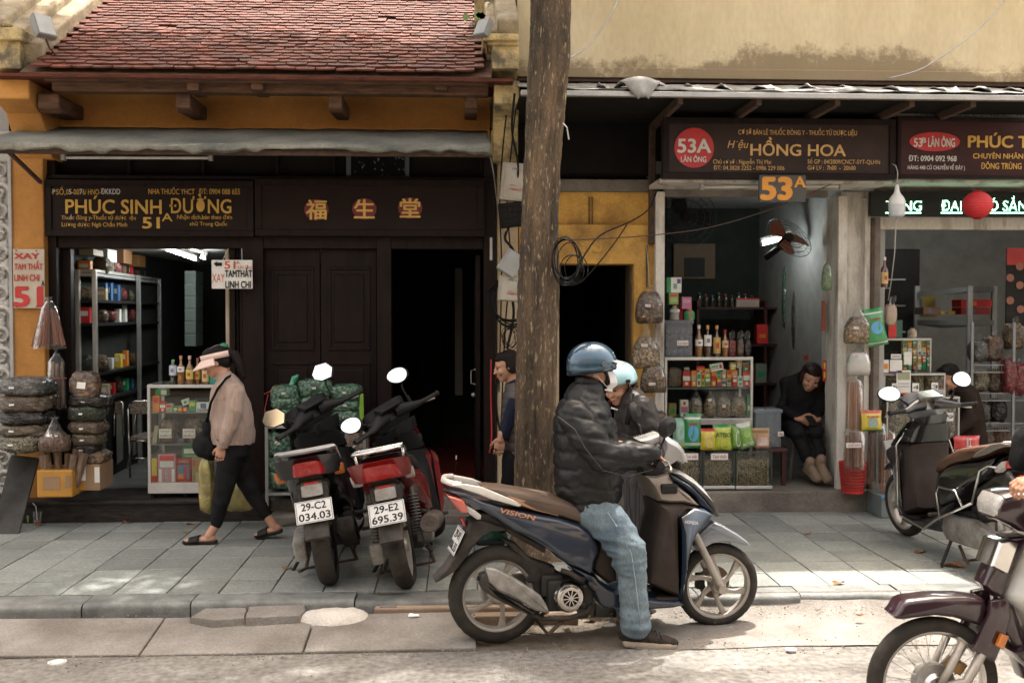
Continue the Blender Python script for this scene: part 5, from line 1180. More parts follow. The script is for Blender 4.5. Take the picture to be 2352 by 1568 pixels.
  g.rings([[cc + Mm @ Vector((0, y, z)) for y, z in sh_], [cc + Mm @ Vector((.010, y * 1.03, z * 1.03)) for y, z in sh_], [cc + Mm @ Vector((.035, y * .6, z * .6)) for y, z in sh_]]); g.build('mirror_shell', m_bplast, arm, smooth=2)
  g = MB(); g.add([cc + Mm @ Vector((-.0015, y * .93, z * .93)) for y, z in sh_], [tuple(range(N1))]); g.build('mirror_glass', m_mirror, arm)
 return root, S
# pose of the blue one comes from the photograph; its frame is the local one
hdb = math.atan2(HD.y, HD.x)
P_blue = dict(body=mpaint('blue_paint', (.012, .021, .040)), shield=mpaint('blue_paint2', (.020, .034, .056)), inner=mat('brown_plastic', (.052, .040, .034), rough=.55, fine=.08, scale=14), upper=mat('beige_metallic', (.21, .175, .14), rough=.4, metal=.3), cowl=mpaint('silver_paint', (.42, .40, .38), metal=.35),
  seat=mat('brown_vinyl', (.105, .072, .052), rough=.5, fine=.06, bump=.2, bscale=120), trim=mat('tan_vinyl', (.34, .20, .115), rough=.5), rail=mat('pale_rail', (.62, .60, .56), rough=.4, metal=.2), fender=mpaint('grey_blue_paint', (.20, .22, .25), metal=.3), head=mpaint('silver_blue', (.36, .36, .37), metal=.3), dash=m_lens, bars=m_bplast, tail=m_redp, ind=m_lens)
blue, Sb = scooter('motor_scooter', 'dark blue scooter with brown seat that the man in the blue helmet sits on', R0, hdb, 0, R(-5), P_blue, dict(plate=('29-V1', '006.55'), fan=1, mirrors=((-1, (.03, -.03, .15), (0, R(10), R(-55))), (1, (-.03, .10, .17), (0, R(-12), R(-38))))))
def side_text(root, txt, K, a, c, h, m, off, name, bold=.03, shear=.15):
 p = TB(*K(*a), off); q = TB(*K(*c), off); U = Vector((q[0] - p[0], 0, q[1] - p[1])); w = U.length; U.normalize(); V = Vector((-U.z, 0, U.x))
 b = MB(); put_text(b, txt, Vector((p[0], -off - .002, p[1])), U, V, w=w, h=h, bold=bold, shear=shear); b.build(name, m, root)
side_text(blue, 'VISION', K1, (572, 330), (885, 402), .026, mat('copper_badge', (.62, .27, .12), rough=.35, metal=.3), .166, 'badge')
side_text(blue, 'HONDA', K2, (782, 768), (885, 776), .017, m_platew, .222, 'badge', shear=0, bold=.05)
m_bpaint = mpaint('black_paint', (.010, .010, .012)); m_rpaint = mpaint('red_paint', (.20, .012, .014)); m_dark_in = mat('black_inner', (.020, .020, .021), rough=.45, fine=.1, scale=14)
def pose(cx, cy, zg, hd_deg, lean): p = G(cx, cy, zg); return Vector((p.x, p.y, zg)), R(90 + hd_deg), lean
P_black = dict(body=m_bpaint, shield=m_bpaint, inner=m_dark_in, upper=m_dark_in, cowl=m_bpaint, seat=m_bplast, trim=m_bplast, rail=mat('silver_rail', (.34, .33, .32), rough=.35, metal=.5), fender=m_bpaint, head=m_dark_in, dash=m_dark_in, bars=m_dark_in, ind=m_oral, exh=m_bplast, rim=m_bplast)
loc, hd, ln = pose(760, 1340, ZS, 4, R(-11))
black, SB = scooter('motor_scooter', 'black scooter seen from behind with plate 29-C2 034.03', loc, hd, R(-9), R(42), P_black, dict(plate=('29-C2', '034.03'), cover=1, tw=.135, tl=.062, ti=.152, hw=.13, hex=1, pshift=(-.05, 0, -.045), mirrors=((-1, (-.02, -.02, .22), (0, R(15), R(-30))), (1, (-.02, .12, .10), (0, R(12), R(-20))))), 'scooters parked on the pavement')
P_red = dict(body=m_rpaint, shield=m_rpaint, inner=m_dark_in, upper=m_dark_in, cowl=m_rpaint, seat=m_bplast, trim=m_bplast, rail=m_chrome, fender=m_rpaint, head=m_dark_in, dash=m_dark_in, bars=m_dark_in, ind=m_lens)
loc, hd, ln = pose(938, 1347, ZS, -2, R(-13))
red, SR = scooter('motor_scooter', 'red scooter seen from behind with plate 29-E2 695.39', loc, hd, R(-11), R(42), P_red, dict(plate=('29-E2', '695.39'), cover=1, tw=.13, tl=.08, ti=.140, hw=.13, rail=2, muffler='round', pshift=(-.07, 0, -.035), mirrors=((-1, (-.02, -.02, .22), (0, R(14), R(-30))), (1, (-.03, .13, .08), (0, R(14), R(-30))))), 'scooters parked on the pavement')
black.scale = (.97, 1.16, .97); red.scale = (.96, 1.14, .96)
P_lead = dict(body=m_bpaint, shield=m_bpaint, inner=mat('lead_brown', (.045, .034, .030), rough=.5, fine=.08, scale=14), upper=m_bpaint, cowl=m_bpaint, seat=mat('lead_seat', (.11, .055, .035), rough=.45), trim=MATS['lead_brown'], rail=mat('champagne_rail', (.32, .29, .25), rough=.35, metal=.6), fender=m_bpaint, head=mpaint('lead_head', (.30, .31, .33), metal=.4), dash=mat('lead_dash', (.6, .6, .6), rough=.2, metal=.6), bars=m_bpaint, ind=m_lens)
lr = G(2318, 1330, ZS)
lead, SLd = scooter('motor_scooter', 'black scooter with brown seat and chrome crash bars at the right edge', Vector((lr.x, lr.y, ZS)), R(90 + 4), R(-3), R(4), P_lead, dict(plate=('', ''), tw=.15, hw=.14, disc=False, mirrors=((-1, (-.02, -.10, .15), (0, R(20), R(10))), (1, (-.02, .15, .10), (0, R(28), R(-10))))), 'scooters parked on the pavement')
# chrome crash bars
b = MB(); q = O['shield']; iz = O['inner']
for sy in (-1, 1):
 xs = min(p[0] for p in O['inner']) + .06
 b.tube([(xs + .10, sy * .13, .86), (xs + .12, sy * .20, .74), (xs + .08, sy * .225, .60), (xs + .10, sy * .225, .32), (xs + .08, sy * .215, .24), (xs - .02, sy * .21, .225), (xs - .22, sy * .20, .20), (xs - .38, sy * .19, .30), (xs - .78, sy * .17, .48)], .010, 8)
 b.tube([(xs - .42, sy * .19, .30), (xs - .40, sy * .20, .48), (xs - .44, sy * .20, .53), (xs - .62, sy * .19, .53), (xs - .68, sy * .18, .44)], .008, 8)
 b.tube([(xs - .78, sy * .17, .48), (xs - .86, sy * .16, .70), (xs - .92, sy * .14, .74), (xs - 1.02, sy * .10, .73)], .009, 8)
b.build('crash_bars', m_chrome, lead, smooth=True)
b = MB(); put_text(b, 'LEAD', Vector((.46, .163, .60)), (-1, 0, 0), (0, 0, 1), w=.15, h=.022, bold=.03); b.build('badge', m_chrome, lead)
YC = 4.11
m_maroon = mpaint('maroon_paint', (.022, .006, .012)); 
cw = W(2141, 1566, YC)
cub = thing('moped', (cw.x, YC, 0), 'dark maroon moped with wire spoked wheel entering at the lower right corner', 'moped', world=False); cub.rotation_euler = (0, 0, R(180))
zc = cw.z
wheel(cub, 'front_wheel', 0, zc, zc - .0, .07, m_chrome, spokes='wire', rimr=zc - .055)
def cl(px, py, off=0.):  # photo point on the moped's mid plane to local x,z
 p = W(px, py, YC - off); return (cw.x - p.x, p.z)
def C8(pts, off=0.): return [cl((3072 + x * .43555) * .57422, (2048 + y * .43555) * .57422, off) for x, y in pts]
b = MB(); b.slab(C8([(1100, 915), (1130, 880), (1180, 800), (1240, 770), (1480, 742), (1750, 740), (1930, 765), (1960, 850), (1890, 1010), (1800, 980), (1650, 935), (1480, 918), (1300, 940), (1200, 955), (1130, 950)]), .062, .02); b.build('front_fender', m_maroon, cub, smooth=2)
b = MB()
for sy in (-1, 1): b.slab(C8([(1950, 760), (2060, 740), (2110, 770), (2130, 900), (2080, 1080), (1990, 1300), (1950, 1310), (1800, 1210), (1790, 1190), (1860, 1050), (1930, 900)]), .014, .006, yc=sy * .075)
b.build('fork_cover', m_maroon, cub, smooth=2)
b = MB()
f0, f1, f2 = C8([(1850, 1260), (1700, 1520), (1610, 1400)])[:3]
for sy in (-1, 1):
 t0 = C8([(1880, 1240)])[0]; t1 = C8([(1740, 1500)])[0]; b.tube([(t0[0], sy * .075, t0[1]), (t1[0], sy * .075, t1[1]), (.01, sy * .06, zc)], [.020, .020, .018], 10)
 t0 = C8([(1720, 1150)])[0]; t1 = C8([(1600, 1400)])[0]; b.tube([(t0[0], sy * .06, t0[1]), (t1[0], sy * .06, t1[1]), (.0, sy * .06, zc)], [.016, .016, .014], 10)
b.build('fork', m_alloy, cub, smooth=True)
b = MB(); b.lathe([(0, -.04), (.05, -.04), (.078, -.03), (.085, -.01), (.085, .03), (0, .03)], (0, 0, zc), axis='y', n=36); b.lathe([(.06, -.042), (.045, -.052), (0, -.055)], (0, 0, zc), axis='y', n=30); b.build('hub', m_cast, cub, smooth=2)
b = MB(); b.slab(C8([(1620, 1420), (1700, 1330), (1790, 1370), (1720, 1470)]), .05, .008); b.build('link_arm', mat('brass', (.30, .18, .07), rough=.4, metal=.6), cub)
for sy in (-1, 1): b = MB(); q = C8([(1975, 1150), (2025, 1040), (2085, 1060), (2035, 1185)]); b.slab(q, .012, .004, yc=sy * .10); b.build('indicator', m_oral, cub, bevel=.003)
# neck, head unit, legshield
b = MB(); b.slab(C8([(1930, 640), (1985, 500), (2080, 300), (2130, 210), (2330, 200), (2260, 380), (2180, 560), (2110, 745), (2050, 760)]), .055, .02); b.build('steering_head', m_maroon, cub, smooth=2)
b = MB(); b.slab(C8([(1970, 460), (2050, 235), (2140, 215), (2230, 235), (2130, 530), (2090, 530)]), .072, .01); b.build('horn_cover', m_chrome, cub, smooth=2)
b = MB(); b.slab(C8([(1995, -60), (2060, -190), (2150, -215), (2480, -230), (2560, 0), (2400, 170), (2240, 150), (2140, 90), (2000, 30)]), .095, .03); b.build('head_unit', m_maroon, cub, smooth=2)
b = MB(); b.slab(C8([(1985, -30), (1992, -110), (2040, -185), (2180, -175), (2165, 60), (2100, 50), (2000, 15)]), .085, .02); b.build('headlight', m_lens, cub, smooth=2)
b = MB(); 
rows = []
q0 = C8([(2330, 210), (2240, 420), (2130, 700), (2110, 760), (2260, 900), (2380, 1250)]); 
for x, z in q0: rows.append([Vector((x - .20 * abs(t) ** 1.8, t * .25, z)) for t in [i / 8 for i in range(-8, 9)]])
b.rings(rows, closed=False, caps=False); o = b.build('leg_shield', mat('cream_plastic', (.55, .54, .50), rough=.3, coat=.5), cub, smooth=True); md = o.modifiers.new('s', 'SOLIDIFY'); md.thickness = .006
b = MB(); b.slab(C8([(2110, 780), (2210, 830), (2260, 960), (2330, 1180), (2420, 1500), (2300, 1500), (2180, 1150), (2080, 1020)]), .05, .02); b.build('down_tube_cover', m_maroon, cub, smooth=2)
# rear half, outside the picture but carried along
b = MB(); b.slab([(-.40, .30), (-.30, .42), (-.62, .52), (-.80, .74), (-1.35, .76), (-1.42, .60), (-1.2, .45), (-.9, .30)], .09, .03); b.build('body_shell', m_maroon, cub, smooth=2)
b = MB(); b.slab([(-.58, .74), (-.70, .80), (-1.25, .82), (-1.3, .75), (-.9, .72)], .13, .03); b.build('seat', m_bplast, cub, smooth=2)
b = MB(); b.box((-.62, 0, .26), (.3, .16, .2)); b.build('engine', m_cast, cub, bevel=.02)
wheel(cub, 'rear_wheel', -1.2, zc, zc, .07, m_chrome, spokes='wire', rimr=zc - .055)
hg = [cl(2335, 1118, -.3), cl(2335, 1118, .3)]
for sy in (-1, 1):
 g = MB(); h = cl(2350, 1125, sy * .0); g.tube([(h[0] - .02, sy * .08, h[1]), (h[0] - .06, sy * .22, h[1] + .02), (h[0] - .12, sy * .33, h[1] + .01)], .016, 10); g.build('grip', m_bplast, cub, smooth=True)
# people
m_skin = mat('skin', (.50, .27, .18), rough=.5, var=.08, scale=12, sss=.12, spec=.4); m_skin2 = mat('skin_tan', (.50, .27, .175), rough=.5, var=.1, scale=12, sss=.1, spec=.4)
m_hair = mat('black_hair', (.012, .009, .008), rough=.4, var=.3, scale=20, stretch=(1, 1, 6), bump=.6, bscale=90); m_eye = mat('eye_dark', (.02, .012, .01), rough=.3); m_lip = mat('lips', (.42, .10, .08), rough=.5)
def BF(c, f, u):      # frame: columns forward, side(left), up
 f = Vector(f).normalized(); s = Vector(u).cross(f).normalized(); u = f.cross(s); return Matrix((f, s, u)).transposed(), Vector(c)
def head(root, c, f, u, skin, k=1., ears=True, neck=None, smile=False):
 M, c = BF(c, f, u); b = MB()
 E_ = lambda p, r: b.ball(c + M @ (Vector(p) * k), Vector(r) * k, 16, M)
 E_((-.012, 0, .03), (.095, .077, .088)); E_((.018, 0, -.02), (.072, .066, .085)); E_((.045, 0, -.078), (.036, .036, .028)); E_((.03, 0, -.055), (.05, .054, .045))
 E_((.085, 0, -.012), (.018, .011, .026)); E_((.098, 0, -.028), (.013, .013, .010)); E_((.085, 0, -.022), (.012, .020, .008))
 E_((.068, .030, .022), (.020, .026, .010)); E_((.068, -.030, .022), (.020, .026, .010)); E_((.058, .04, -.025), (.026, .024, .026)); E_((.058, -.04, -.025), (.026, .024, .026))
 E_((.078, 0, -.056), (.014, .022, .007)); E_((.076, 0, -.067), (.013, .018, .007))
 if ears:
  for s in (-1, 1): E_((-.008, s * .078, -.005), (.020, .008, .030))
 if neck: b.limb([c + M @ Vector((-.02, 0, -.05)) * k, Vector(neck)], [.052 * k, .056 * k], 14)
 o = b.fuse('head', skin, root, voxel=.0055, it=3)
 e = MB()
 for s in (-1, 1):
  e.ball(c + M @ (Vector((.079, s * .031, .003)) * k), Vector((.007, .014, .0045)) * k, 10, M)
  e.loft([(c + M @ (Vector((.083 - .004 * abs(t), s * (.012 + .014 * t), .027 + .003 * sin(t * 1.5))) * k), .0035 * k, .0028 * k) for t in (0, 1, 2, 2.6)], 6)
 e.build('eyes_and_brows', m_eye, o, smooth=True)
 e = MB(); e.ball(c + M @ (Vector((.088, 0, -.060)) * k), Vector((.006, .020 if smile else .016, .006)) * k, 10, M); e.build('lips', m_lip, o, smooth=True)
 return o, M, c
def hand(root, wrist, d, n, skin, curl=.5, side=1, k=1., spread=.12, name='hand'):
 """d: direction of the fingers, n: out of the back of the hand"""
 d = Vector(d).normalized(); n = Vector(n).normalized(); s = d.cross(n).normalized() * side; n = (s * side).cross(d).normalized(); w = Vector(wrist)
 b = MB(); M = Matrix((d, s, n)).transposed()
 b.ball(w + d * .050 * k, Vector((.048, .039, .016)) * k, 14, M); b.limb([w - d * .03 * k, w + d * .02 * k], [.026 * k, .028 * k], 10)
 for i, (off, ln) in enumerate(((-.030, .062), (-.010, .075), (.011, .070), (.030, .054))):
  p = w + d * .078 * k + s * (off * k); a = 0; pts = [p - d * .03 * k, p]; dd = d + s * (off * spread * 8)
  for j, fr in enumerate((.45, .32, .25)):
   a += curl * (.9 if j else .6); p = p + (dd * cos(a) - n * sin(a)).normalized() * ln * fr * k; pts.append(p)
  b.limb(pts, [.0095 * k, .0095 * k, .0088 * k, .008 * k, .0068 * k], 8)
 p = w + d * .02 * k - s * .028 * k; pts = [p]
 for j, fr in enumerate((.035, .030, .024)): p = p + (d * (.75 - .1 * j) - s * (.65 - .35 * j) - n * (.25 + curl * .3 * j)).normalized() * fr * k; pts.append(p)
 b.limb(pts, [.013 * k, .011 * k, .010 * k, .008 * k], 8)
 return b.fuse(name, skin, root, voxel=.0035, it=2)
def person(label, loc, group=None): return thing('person', loc, label, 'person', group)
def garment(name, m, root, fn, voxel=.011, it=3, disp=None):
 b = MB(); fn(b); return b.fuse(name, m, root, voxel=voxel, it=it, disp=disp)
def folds(a=.008, s=9, st=(1, 1, .5)):
 return lambda p, n: a * (fbm(Vector((p.x * st[0], p.y * st[1], p.z * st[2])), s) * 1.4 - abs(noise.noise(Vector((p.x * s * .8 + p.z * 5, p.y * s, p.z * s * 1.2)))) * .9)
def hairshell(root, M, c, k, parts, m=m_hair, voxel=.008, disp=.004, name='hair'):
 b = MB()
 for p, r in parts: b.ball(c + M @ (Vector(p) * k), Vector(r) * k, 16, M)
 return b.fuse(name, m, root, voxel=voxel, it=2, disp=lambda p, n: disp * noise.noise(Vector((p.x * 40, p.y * 40, p.z * 12))))
def JB(px, py, off=0.): x, z = TB(px, py, off); return R0 + HD * x + HN * off + Vector((0, 0, z))
rd = person('man in a blue helmet, white mask, black quilted jacket and jeans astride the blue scooter', tuple(JB(1350, 1150) * 1).__class__((JB(1350, 1150).x, JB(1350, 1150).y, 0)))
K_ = 410.
m_puff = mat('black_puffer', (.011, .0115, .0125), rough=.42, spec=.6, var=.25, scale=6, bump=.5, bscale=28, fine=.1)
def quilt(p, n):
 z = p.z + .25 * (p.x - R0.x - .55) * (0 if abs((p - R0).dot(HN)) < .17 else .6); f = (z / .095) % 1.0
 return .013 * (1 - abs(2 * f - 1) ** 6) - .010 + .011 * fbm(Vector((p.x, p.y, p.z * 1.6)), 10) - .010 * abs(noise.noise(Vector((p.x * 16 + p.z * 9, p.y * 14, p.z * 22))))
def f_jacket(b):
 b.loft([(JB(cx, cy), sw, hd / K_) for cx, cy, hd, sw in ((1366, 1170, 58, .17), (1360, 1155, 70, .19), (1350, 1110, 79, .20), (1347, 1040, 76, .21), (1343, 985, 72, .22), (1340, 940, 60, .215), (1345, 910, 46, .16), (1352, 888, 37, .095), (1356, 868, 33, .08))], 28, HN)
 for s in (1, -1):
  p0, p1, p2, p3 = JB(1320, 952, .15 * s), JB(1352, 1005, .225 * s), JB(1392, 1052, .265 * s), JB(1493, 1041, .29 * s)
  b.limb([p0, p1, p2, p2.lerp(p3, .5) + Vector((0, 0, .008)), p3], [.095, .098, .092, .082, .060], 16)
jk = garment('jacket', m_puff, rd, f_jacket, .011, 3, quilt)
b = MB(); b.tube([JB(1280, 955, .255), JB(1320, 985, .315), JB(1345, 1030, .342), JB(1385, 1080, .35), JB(1440, 1094, .35), JB(1500, 1078, .335)], .0017, 5); b.build('piping', mat('grey_piping', (.06, .055, .055), rough=.6), jk, smooth=True)
m_jean = mat('blue_denim', (.075, .115, .15), rough=.85, col2=(.16, .21, .24), scale=5, bump=.5, bscale=70, fine=.2, stretch=(1, 1, .5), lo=.35, hi=.62)
def f_jeans(b):
 b.loft([(JB(1352, 1165), .155, .15), (JB(1352, 1130), .17, .16), (JB(1350, 1100), .16, .15)], 20, HN)
 b.limb([JB(1368, 1172, .09), JB(1410, 1212, .17), JB(1440, 1262, .215), JB(1452, 1330, .22), JB(1458, 1400, .22), JB(1460, 1436, .22)], [.112, .103, .090, .078, .074, .075], 18)
 b.limb([JB(1366, 1165, -.09), JB(1404, 1205, -.16), JB(1428, 1250, -.21), JB(1436, 1320, -.23), JB(1438, 1380, -.23), JB(1436, 1404, -.23)], [.11, .10, .088, .078, .074, .074], 16)
def denimf(p, n):
 z = p.z; kn = math.exp(-((z - .52) / .16) ** 2) + .9 * math.exp(-((z - .12) / .08) ** 2) + .25
 return .0045 * fbm(p, 12) + kn * .015 * (1 - 2.2 * abs(noise.noise(Vector((p.x * 5 + p.z * 4, p.y * 5, p.z * 17)))))
jn = garment('jeans', m_jean, rd, f_jeans, .010, 2, denimf)
b = MB(); b.tube([JB(1395, 1175, .235), JB(1428, 1225, .278), JB(1450, 1270, .312), JB(1459, 1330, .31), JB(1466, 1390, .306), JB(1472, 1436, .306)], .0022, 5); b.build('seam', mat('pale_thread', (.35, .42, .45)), jn, smooth=True)
# shoe
def shoe(root, heel, toe, w=.048, h=.075, up=Vector((0, 0, 1)), name='shoe', m1=None, m2=None):
 f = (toe - heel); L_ = f.length; f.normalize(); s = up.cross(f).normalized(); M = Matrix((f, s, up)).transposed(); st = Matrix((f, s, up)).transposed()
 out = [(-.5, .36), (-.47, .72), (-.3, .86), (-.05, .80), (.2, .95), (.38, .95), (.48, .62), (.5, 0), (.48, -.5), (.38, -.85), (.2, -.98), (-.05, -.80), (-.3, -.84), (-.47, -.70), (-.5, -.36)]
 c = (heel + toe) / 2
 b = MB(); b.rings([[c + M @ Vector((x * L_ * kx, y * w * kx, z)) for x, y in out] for z, kx in ((0, .97), (.008, 1.02), (.024, 1.03), (.030, .98))]); so_ = b.build('sole', m2 or mat('dusty_sole', (.42, .35, .27), rough=.8, fine=.15), root, smooth=2)
 b = MB()
 for x, zz, rx, ry, rz in ((-.33, .055, .085, w * .82, .05), (-.18, .05, .09, w * .82, .052), (0, .04, .08, w * .85, .045), (.2, .032, .08, w * .95, .034), (.34, .028, .06, w * .86, .027)): b.ball(c + M @ Vector((x * L_, 0, zz)), (rx * L_ / .3, ry, rz), 16, M)
 b.limb([c + M @ Vector((-.28 * L_, 0, .06)), c + M @ Vector((-.26 * L_, 0, .11))], [.045, .045], 14)
 return b.fuse(name, m1 or mat('black_knit', (.022, .018, .016), rough=.8, col2=(.05, .04, .034), scale=20, bump=.4, bscale=200), root, voxel=.006, it=3)
hz_ = G(1432, 1480, 0); tz_ = G(1555, 1487, 0); sh_ = shoe(rd, hz_, tz_)
b = MB()
f_ = (tz_ - hz_).normalized()
for i in range(5):
 p = hz_.lerp(tz_, .52 + i * .075) + Vector((0, 0, .095 - i * .012)); b.tube([p + HN * .035 - Vector((0, 0, .014)), p + Vector((0, 0, .006)), p - HN * .035 - Vector((0, 0, .014))], .0025, 5)
b.build('laces', m_blk, sh_)
fz = JB(1440, 1440, -.23); fz.z = 0; shoe(rd, fz - HD * .08, fz + HD * .20, name='shoe')
# head, mask, helmet
hc = JB(1368, 853); hf = (HD * .97 - HN * -.18 + Vector((0, 0, .0))).normalized()
hd_o, HM, hc = head(rd, hc, hf, (0, 0, 1), m_skin2, 1.0, neck=JB(1352, 895))
hm = MB(); prof = []
oc = hc + HM @ Vector((-.022, 0, .045))
rs = []
for j in range(13):
 ph = -.22 + (pi / 2 + .22) * j / 12; r = []
 for i in range(36):
  t = 2 * pi * i / 36; drop = .035 * (.5 - .5 * cos(t)) if j < 3 else 0
  r.append(oc + HM @ Vector((.130 * cos(ph) * cos(t), .112 * cos(ph) * sin(t), .110 * sin(ph) - drop * (3 - j) / 3)))
 rs.append(r)
hm.rings(rs, caps=False); helm = hm.build('helmet', mat('helmet_blue', (.028, .075, .125), rough=.22, metal=.35, coat=1, var=.1), rd, smooth=True)
md = helm.modifiers.new('s', 'SOLIDIFY'); md.thickness = .012; md.offset = 1
b = MB(); b.tube([Vector(p) + (Vector(p) - oc) * .06 for p in rs[0]] + [Vector(rs[0][0]) + (Vector(rs[0][0]) - oc) * .06], .0055, 6, False); b.build('helmet_rim', m_bplast, helm, smooth=True)
b = MB(); q = [[oc + HM @ Vector(((.132 + u * .062) * cos(t), (.118 + u * .02) * sin(t), .012 - u * .020 + .012 * cos(t))) for t in [(-.75 + 1.5 * i / 10) for i in range(11)]] for u in (0, .5, 1)]; b.rings(q, closed=False, caps=False); o = b.build('peak', film('visor_clear', (.75, .75, .74), op=.35, rough=.08), helm, smooth=True); md = o.modifiers.new('s', 'SOLIDIFY'); md.thickness = .003
b = MB()
for s in (-1,): b.cyl(oc + HM @ Vector((.055, s * .118, .0)), oc + HM @ Vector((.055, s * .138, .0)), .014, n=16); b.cyl(oc + HM @ Vector((.11, s * .085, -.015)), oc + HM @ Vector((.112, s * .10, -.015)), .006, n=10); b.cyl(oc + HM @ Vector((.0, s * .112, -.06)), oc + HM @ Vector((.0, s * .128, -.06)), .006, n=10)
b.build('rivets', mat('helmet_button', (.10, .12, .14), rough=.35), helm, smooth=2)
b = MB()
for s in (-1, 1): b.tube([oc + HM @ Vector((.052, s * .105, -.03)), hc + HM @ Vector((.055, s * .076, -.02)), hc + HM @ Vector((.050, s * .052, -.085)), hc + HM @ Vector((.045, 0, -.118))], [.009, .009, .009, .012], 6)
b.build('chin_strap', m_blk, helm, smooth=True)
b = MB(); rs = []
for j in range(7):
 v = j / 6; r = []
 for i in range(9):
  u = (i / 8 - .5) * 2; r.append(hc + HM @ Vector((.124 - .050 * abs(u) ** 2.0 - .018 * abs(v - .5) * 2 - .014 * (v > .8) + .003 * sin(v * 20), u * (.074 - .018 * (v > .8)), -.006 - v * .108 + .012 * abs(u))))
 rs.append(r)
b.rings(rs, closed=False, caps=False)
for s in (-1, 1): b.tube([hc + HM @ Vector((.062, s * .064, -.03)), hc + HM @ Vector((.0, s * .086, .012))], .0022, 5); b.tube([hc + HM @ Vector((.058, s * .060, -.085)), hc + HM @ Vector((-.004, s * .086, -.015))], .0022, 5)
o = b.build('face_mask', mat('mask_white', (.68, .69, .70), rough=.8, bump=.3, bscale=30), rd, smooth=True)
# hands on the grips
gp = Vector(Sb(Vector((TB(*K2(640, 280), .3)[0] - .012, -.27, TB(*K2(640, 280), .3)[1])))); gw = R0 + HD * gp.x - Vector((-HD.y, HD.x, 0)) * -gp.y * 1 + Vector((0, 0, gp.z))
gw = R0 + HD * gp.x + HN * (-gp.y) + Vector((0, 0, gp.z))
hand(rd, gw - HD * .088 + Vector((0, 0, .046)) + HN * .0, (HD * .93 - Vector((0, 0, .12))), Vector((0, 0, 1)) + HD * .12, m_skin, curl=1.05, side=1, k=1.05)
gf = gw - HN * .60; hand(rd, gf - HD * .075 + Vector((0, 0, .03)), HD, Vector((0, 0, 1)), m_skin, curl=1.0, side=-1)
YW = 7.62
J = lambda px, py, off=0.: W(px, py, YW - off)
wp = J(540, 1230); ww = person('woman in a pink sun visor, beige sweater and black trousers walking left', (wp.x, YW, ZS))
m_knit = mat('beige_knit', (.56, .40, .32), rough=.95, col2=(.42, .29, .225), scale=3, stretch=(26, 26, .5), lo=.4, hi=.6, bump=1, bscale=26, sheen=.3); m_blackc = mat('black_cloth', (.012, .012, .013), rough=.75, var=.3, scale=9, bump=.3, bscale=60)
k = 1 / 307.
def f_sw(b):
 b.loft([(J(533, 1018), .15, 46 * k), (J(534, 1005), .175, 52 * k), (J(533, 975), .18, 52 * k), (J(530, 940), .18, 47 * k), (J(525, 905), .19, 40 * k), (J(522, 882), .17, 33 * k), (J(517, 868), .10, 22 * k), (J(512, 860), .06, 16 * k)], 24, (0, 1, 0))
 b.limb([J(541, 897, .14), J(537, 945, .185), J(527, 985, .185), J(515, 1018, .17)], [.068, .060, .052, .038], 14)
 b.limb([J(530, 893, -.15), J(520, 940, -.19), J(505, 975, -.17), J(490, 1000, -.13)], [.07, .065, .055, .04], 14)
sw = garment('sweater', m_knit, ww, f_sw, .010, 3, folds(.015, 8, (1, 1, .55)))
b = MB(); b.loft([(J(534, 1016), .163, 49 * k), (J(534, 1000), .170, 51 * k)], 30, (0, 1, 0), caps=False); b.loft([(J(511, 1026, .165), .040, .040), (J(513, 1012, .17), .046, .046)], 16, (0, 1, 0), caps=False); b.loft([(J(515, 862), .062, 18 * k), (J(513, 856), .058, 17 * k)], 20, (0, 1, 0), caps=False); b.build('ribbing', m_knit, sw, smooth=True)
def f_tr(b):
 b.loft([(J(535, 1045), .155, 42 * k), (J(535, 1012), .15, 44 * k)], 18, (0, 1, 0))
 b.limb([J(528, 1050, .07), J(516, 1110, .08), J(507, 1155, .08), J(497, 1202, .07)], [.092, .078, .062, .046], 14)
 b.limb([J(545, 1050, -.07), J(566, 1105, -.08), J(585, 1140, -.08), J(612, 1182, -.07)], [.095, .08, .062, .044], 14)
garment('trousers', m_blackc, ww, f_tr, .010, 3, folds(.009, 8, (1, 1, .8)))
def slipper(root, heel, toe, ankle, skin, m=m_bplast, up=Vector((0, 0, 1))):
 f = (toe - heel).normalized(); L_ = (toe - heel).length; s = up.cross(f).normalized(); M = Matrix((f, s, up)).transposed(); c = (heel + toe) / 2
 b = MB(); b.ball(c + up * .032 + f * -.02, (L_ * .42, .034, .024), 16, M); b.ball(c + up * .028 + f * .06, (L_ * .24, .040, .016), 16, M); b.ball(c - f * L_ * .33 + up * .04, (.036, .028, .032), 14, M)
 b.limb([c - f * L_ * .26 + up * .055, Vector(ankle)], [.032, .034], 12)
 for i in range(5): b.ball(c + f * (L_ * .43 - abs(i - 1) * .006) + s * (i - 2) * .014 + up * .026, (.016, .0085, .009), 8, M)
 b.fuse('foot', skin, root, voxel=.005, it=2)
 b = MB(); out = [(-.5, 0), (-.47, .6), (-.3, .82), (0, .72), (.25, .95), (.42, .8), (.5, .2), (.48, -.4), (.38, -.8), (.2, -.9), (0, -.72), (-.3, -.8), (-.47, -.6)]
 b.rings([[c + M @ Vector((x * L_ * q * 1.06, y * .05 * q, z)) for x, y in out] for z, q in ((0, .95), (.008, 1.03), (.020, 1.04), (.024, .97))]); sl_ = b.build('slipper_sole', m, root, smooth=2)
 b = MB(); rs = []
 for u in (0, .33, .66, 1):
  rs.append([c + f * (.0 + u * .075) * 1 + s * (.054 * cos(t)) + up * (.018 + (.050 - .018 * u) * sin(t)) for t in [pi * i / 10 for i in range(11)]])
 b.rings(rs, closed=False, caps=False); o = b.build('slipper_strap', m, sl_, smooth=True); md = o.modifiers.new('s', 'SOLIDIFY'); md.thickness = .007
pf = G(478, 1237, ZS); hl_, to_ = G(510, 1236, ZS), G(440, 1234, ZS); hl_.y = to_.y = YW - .08
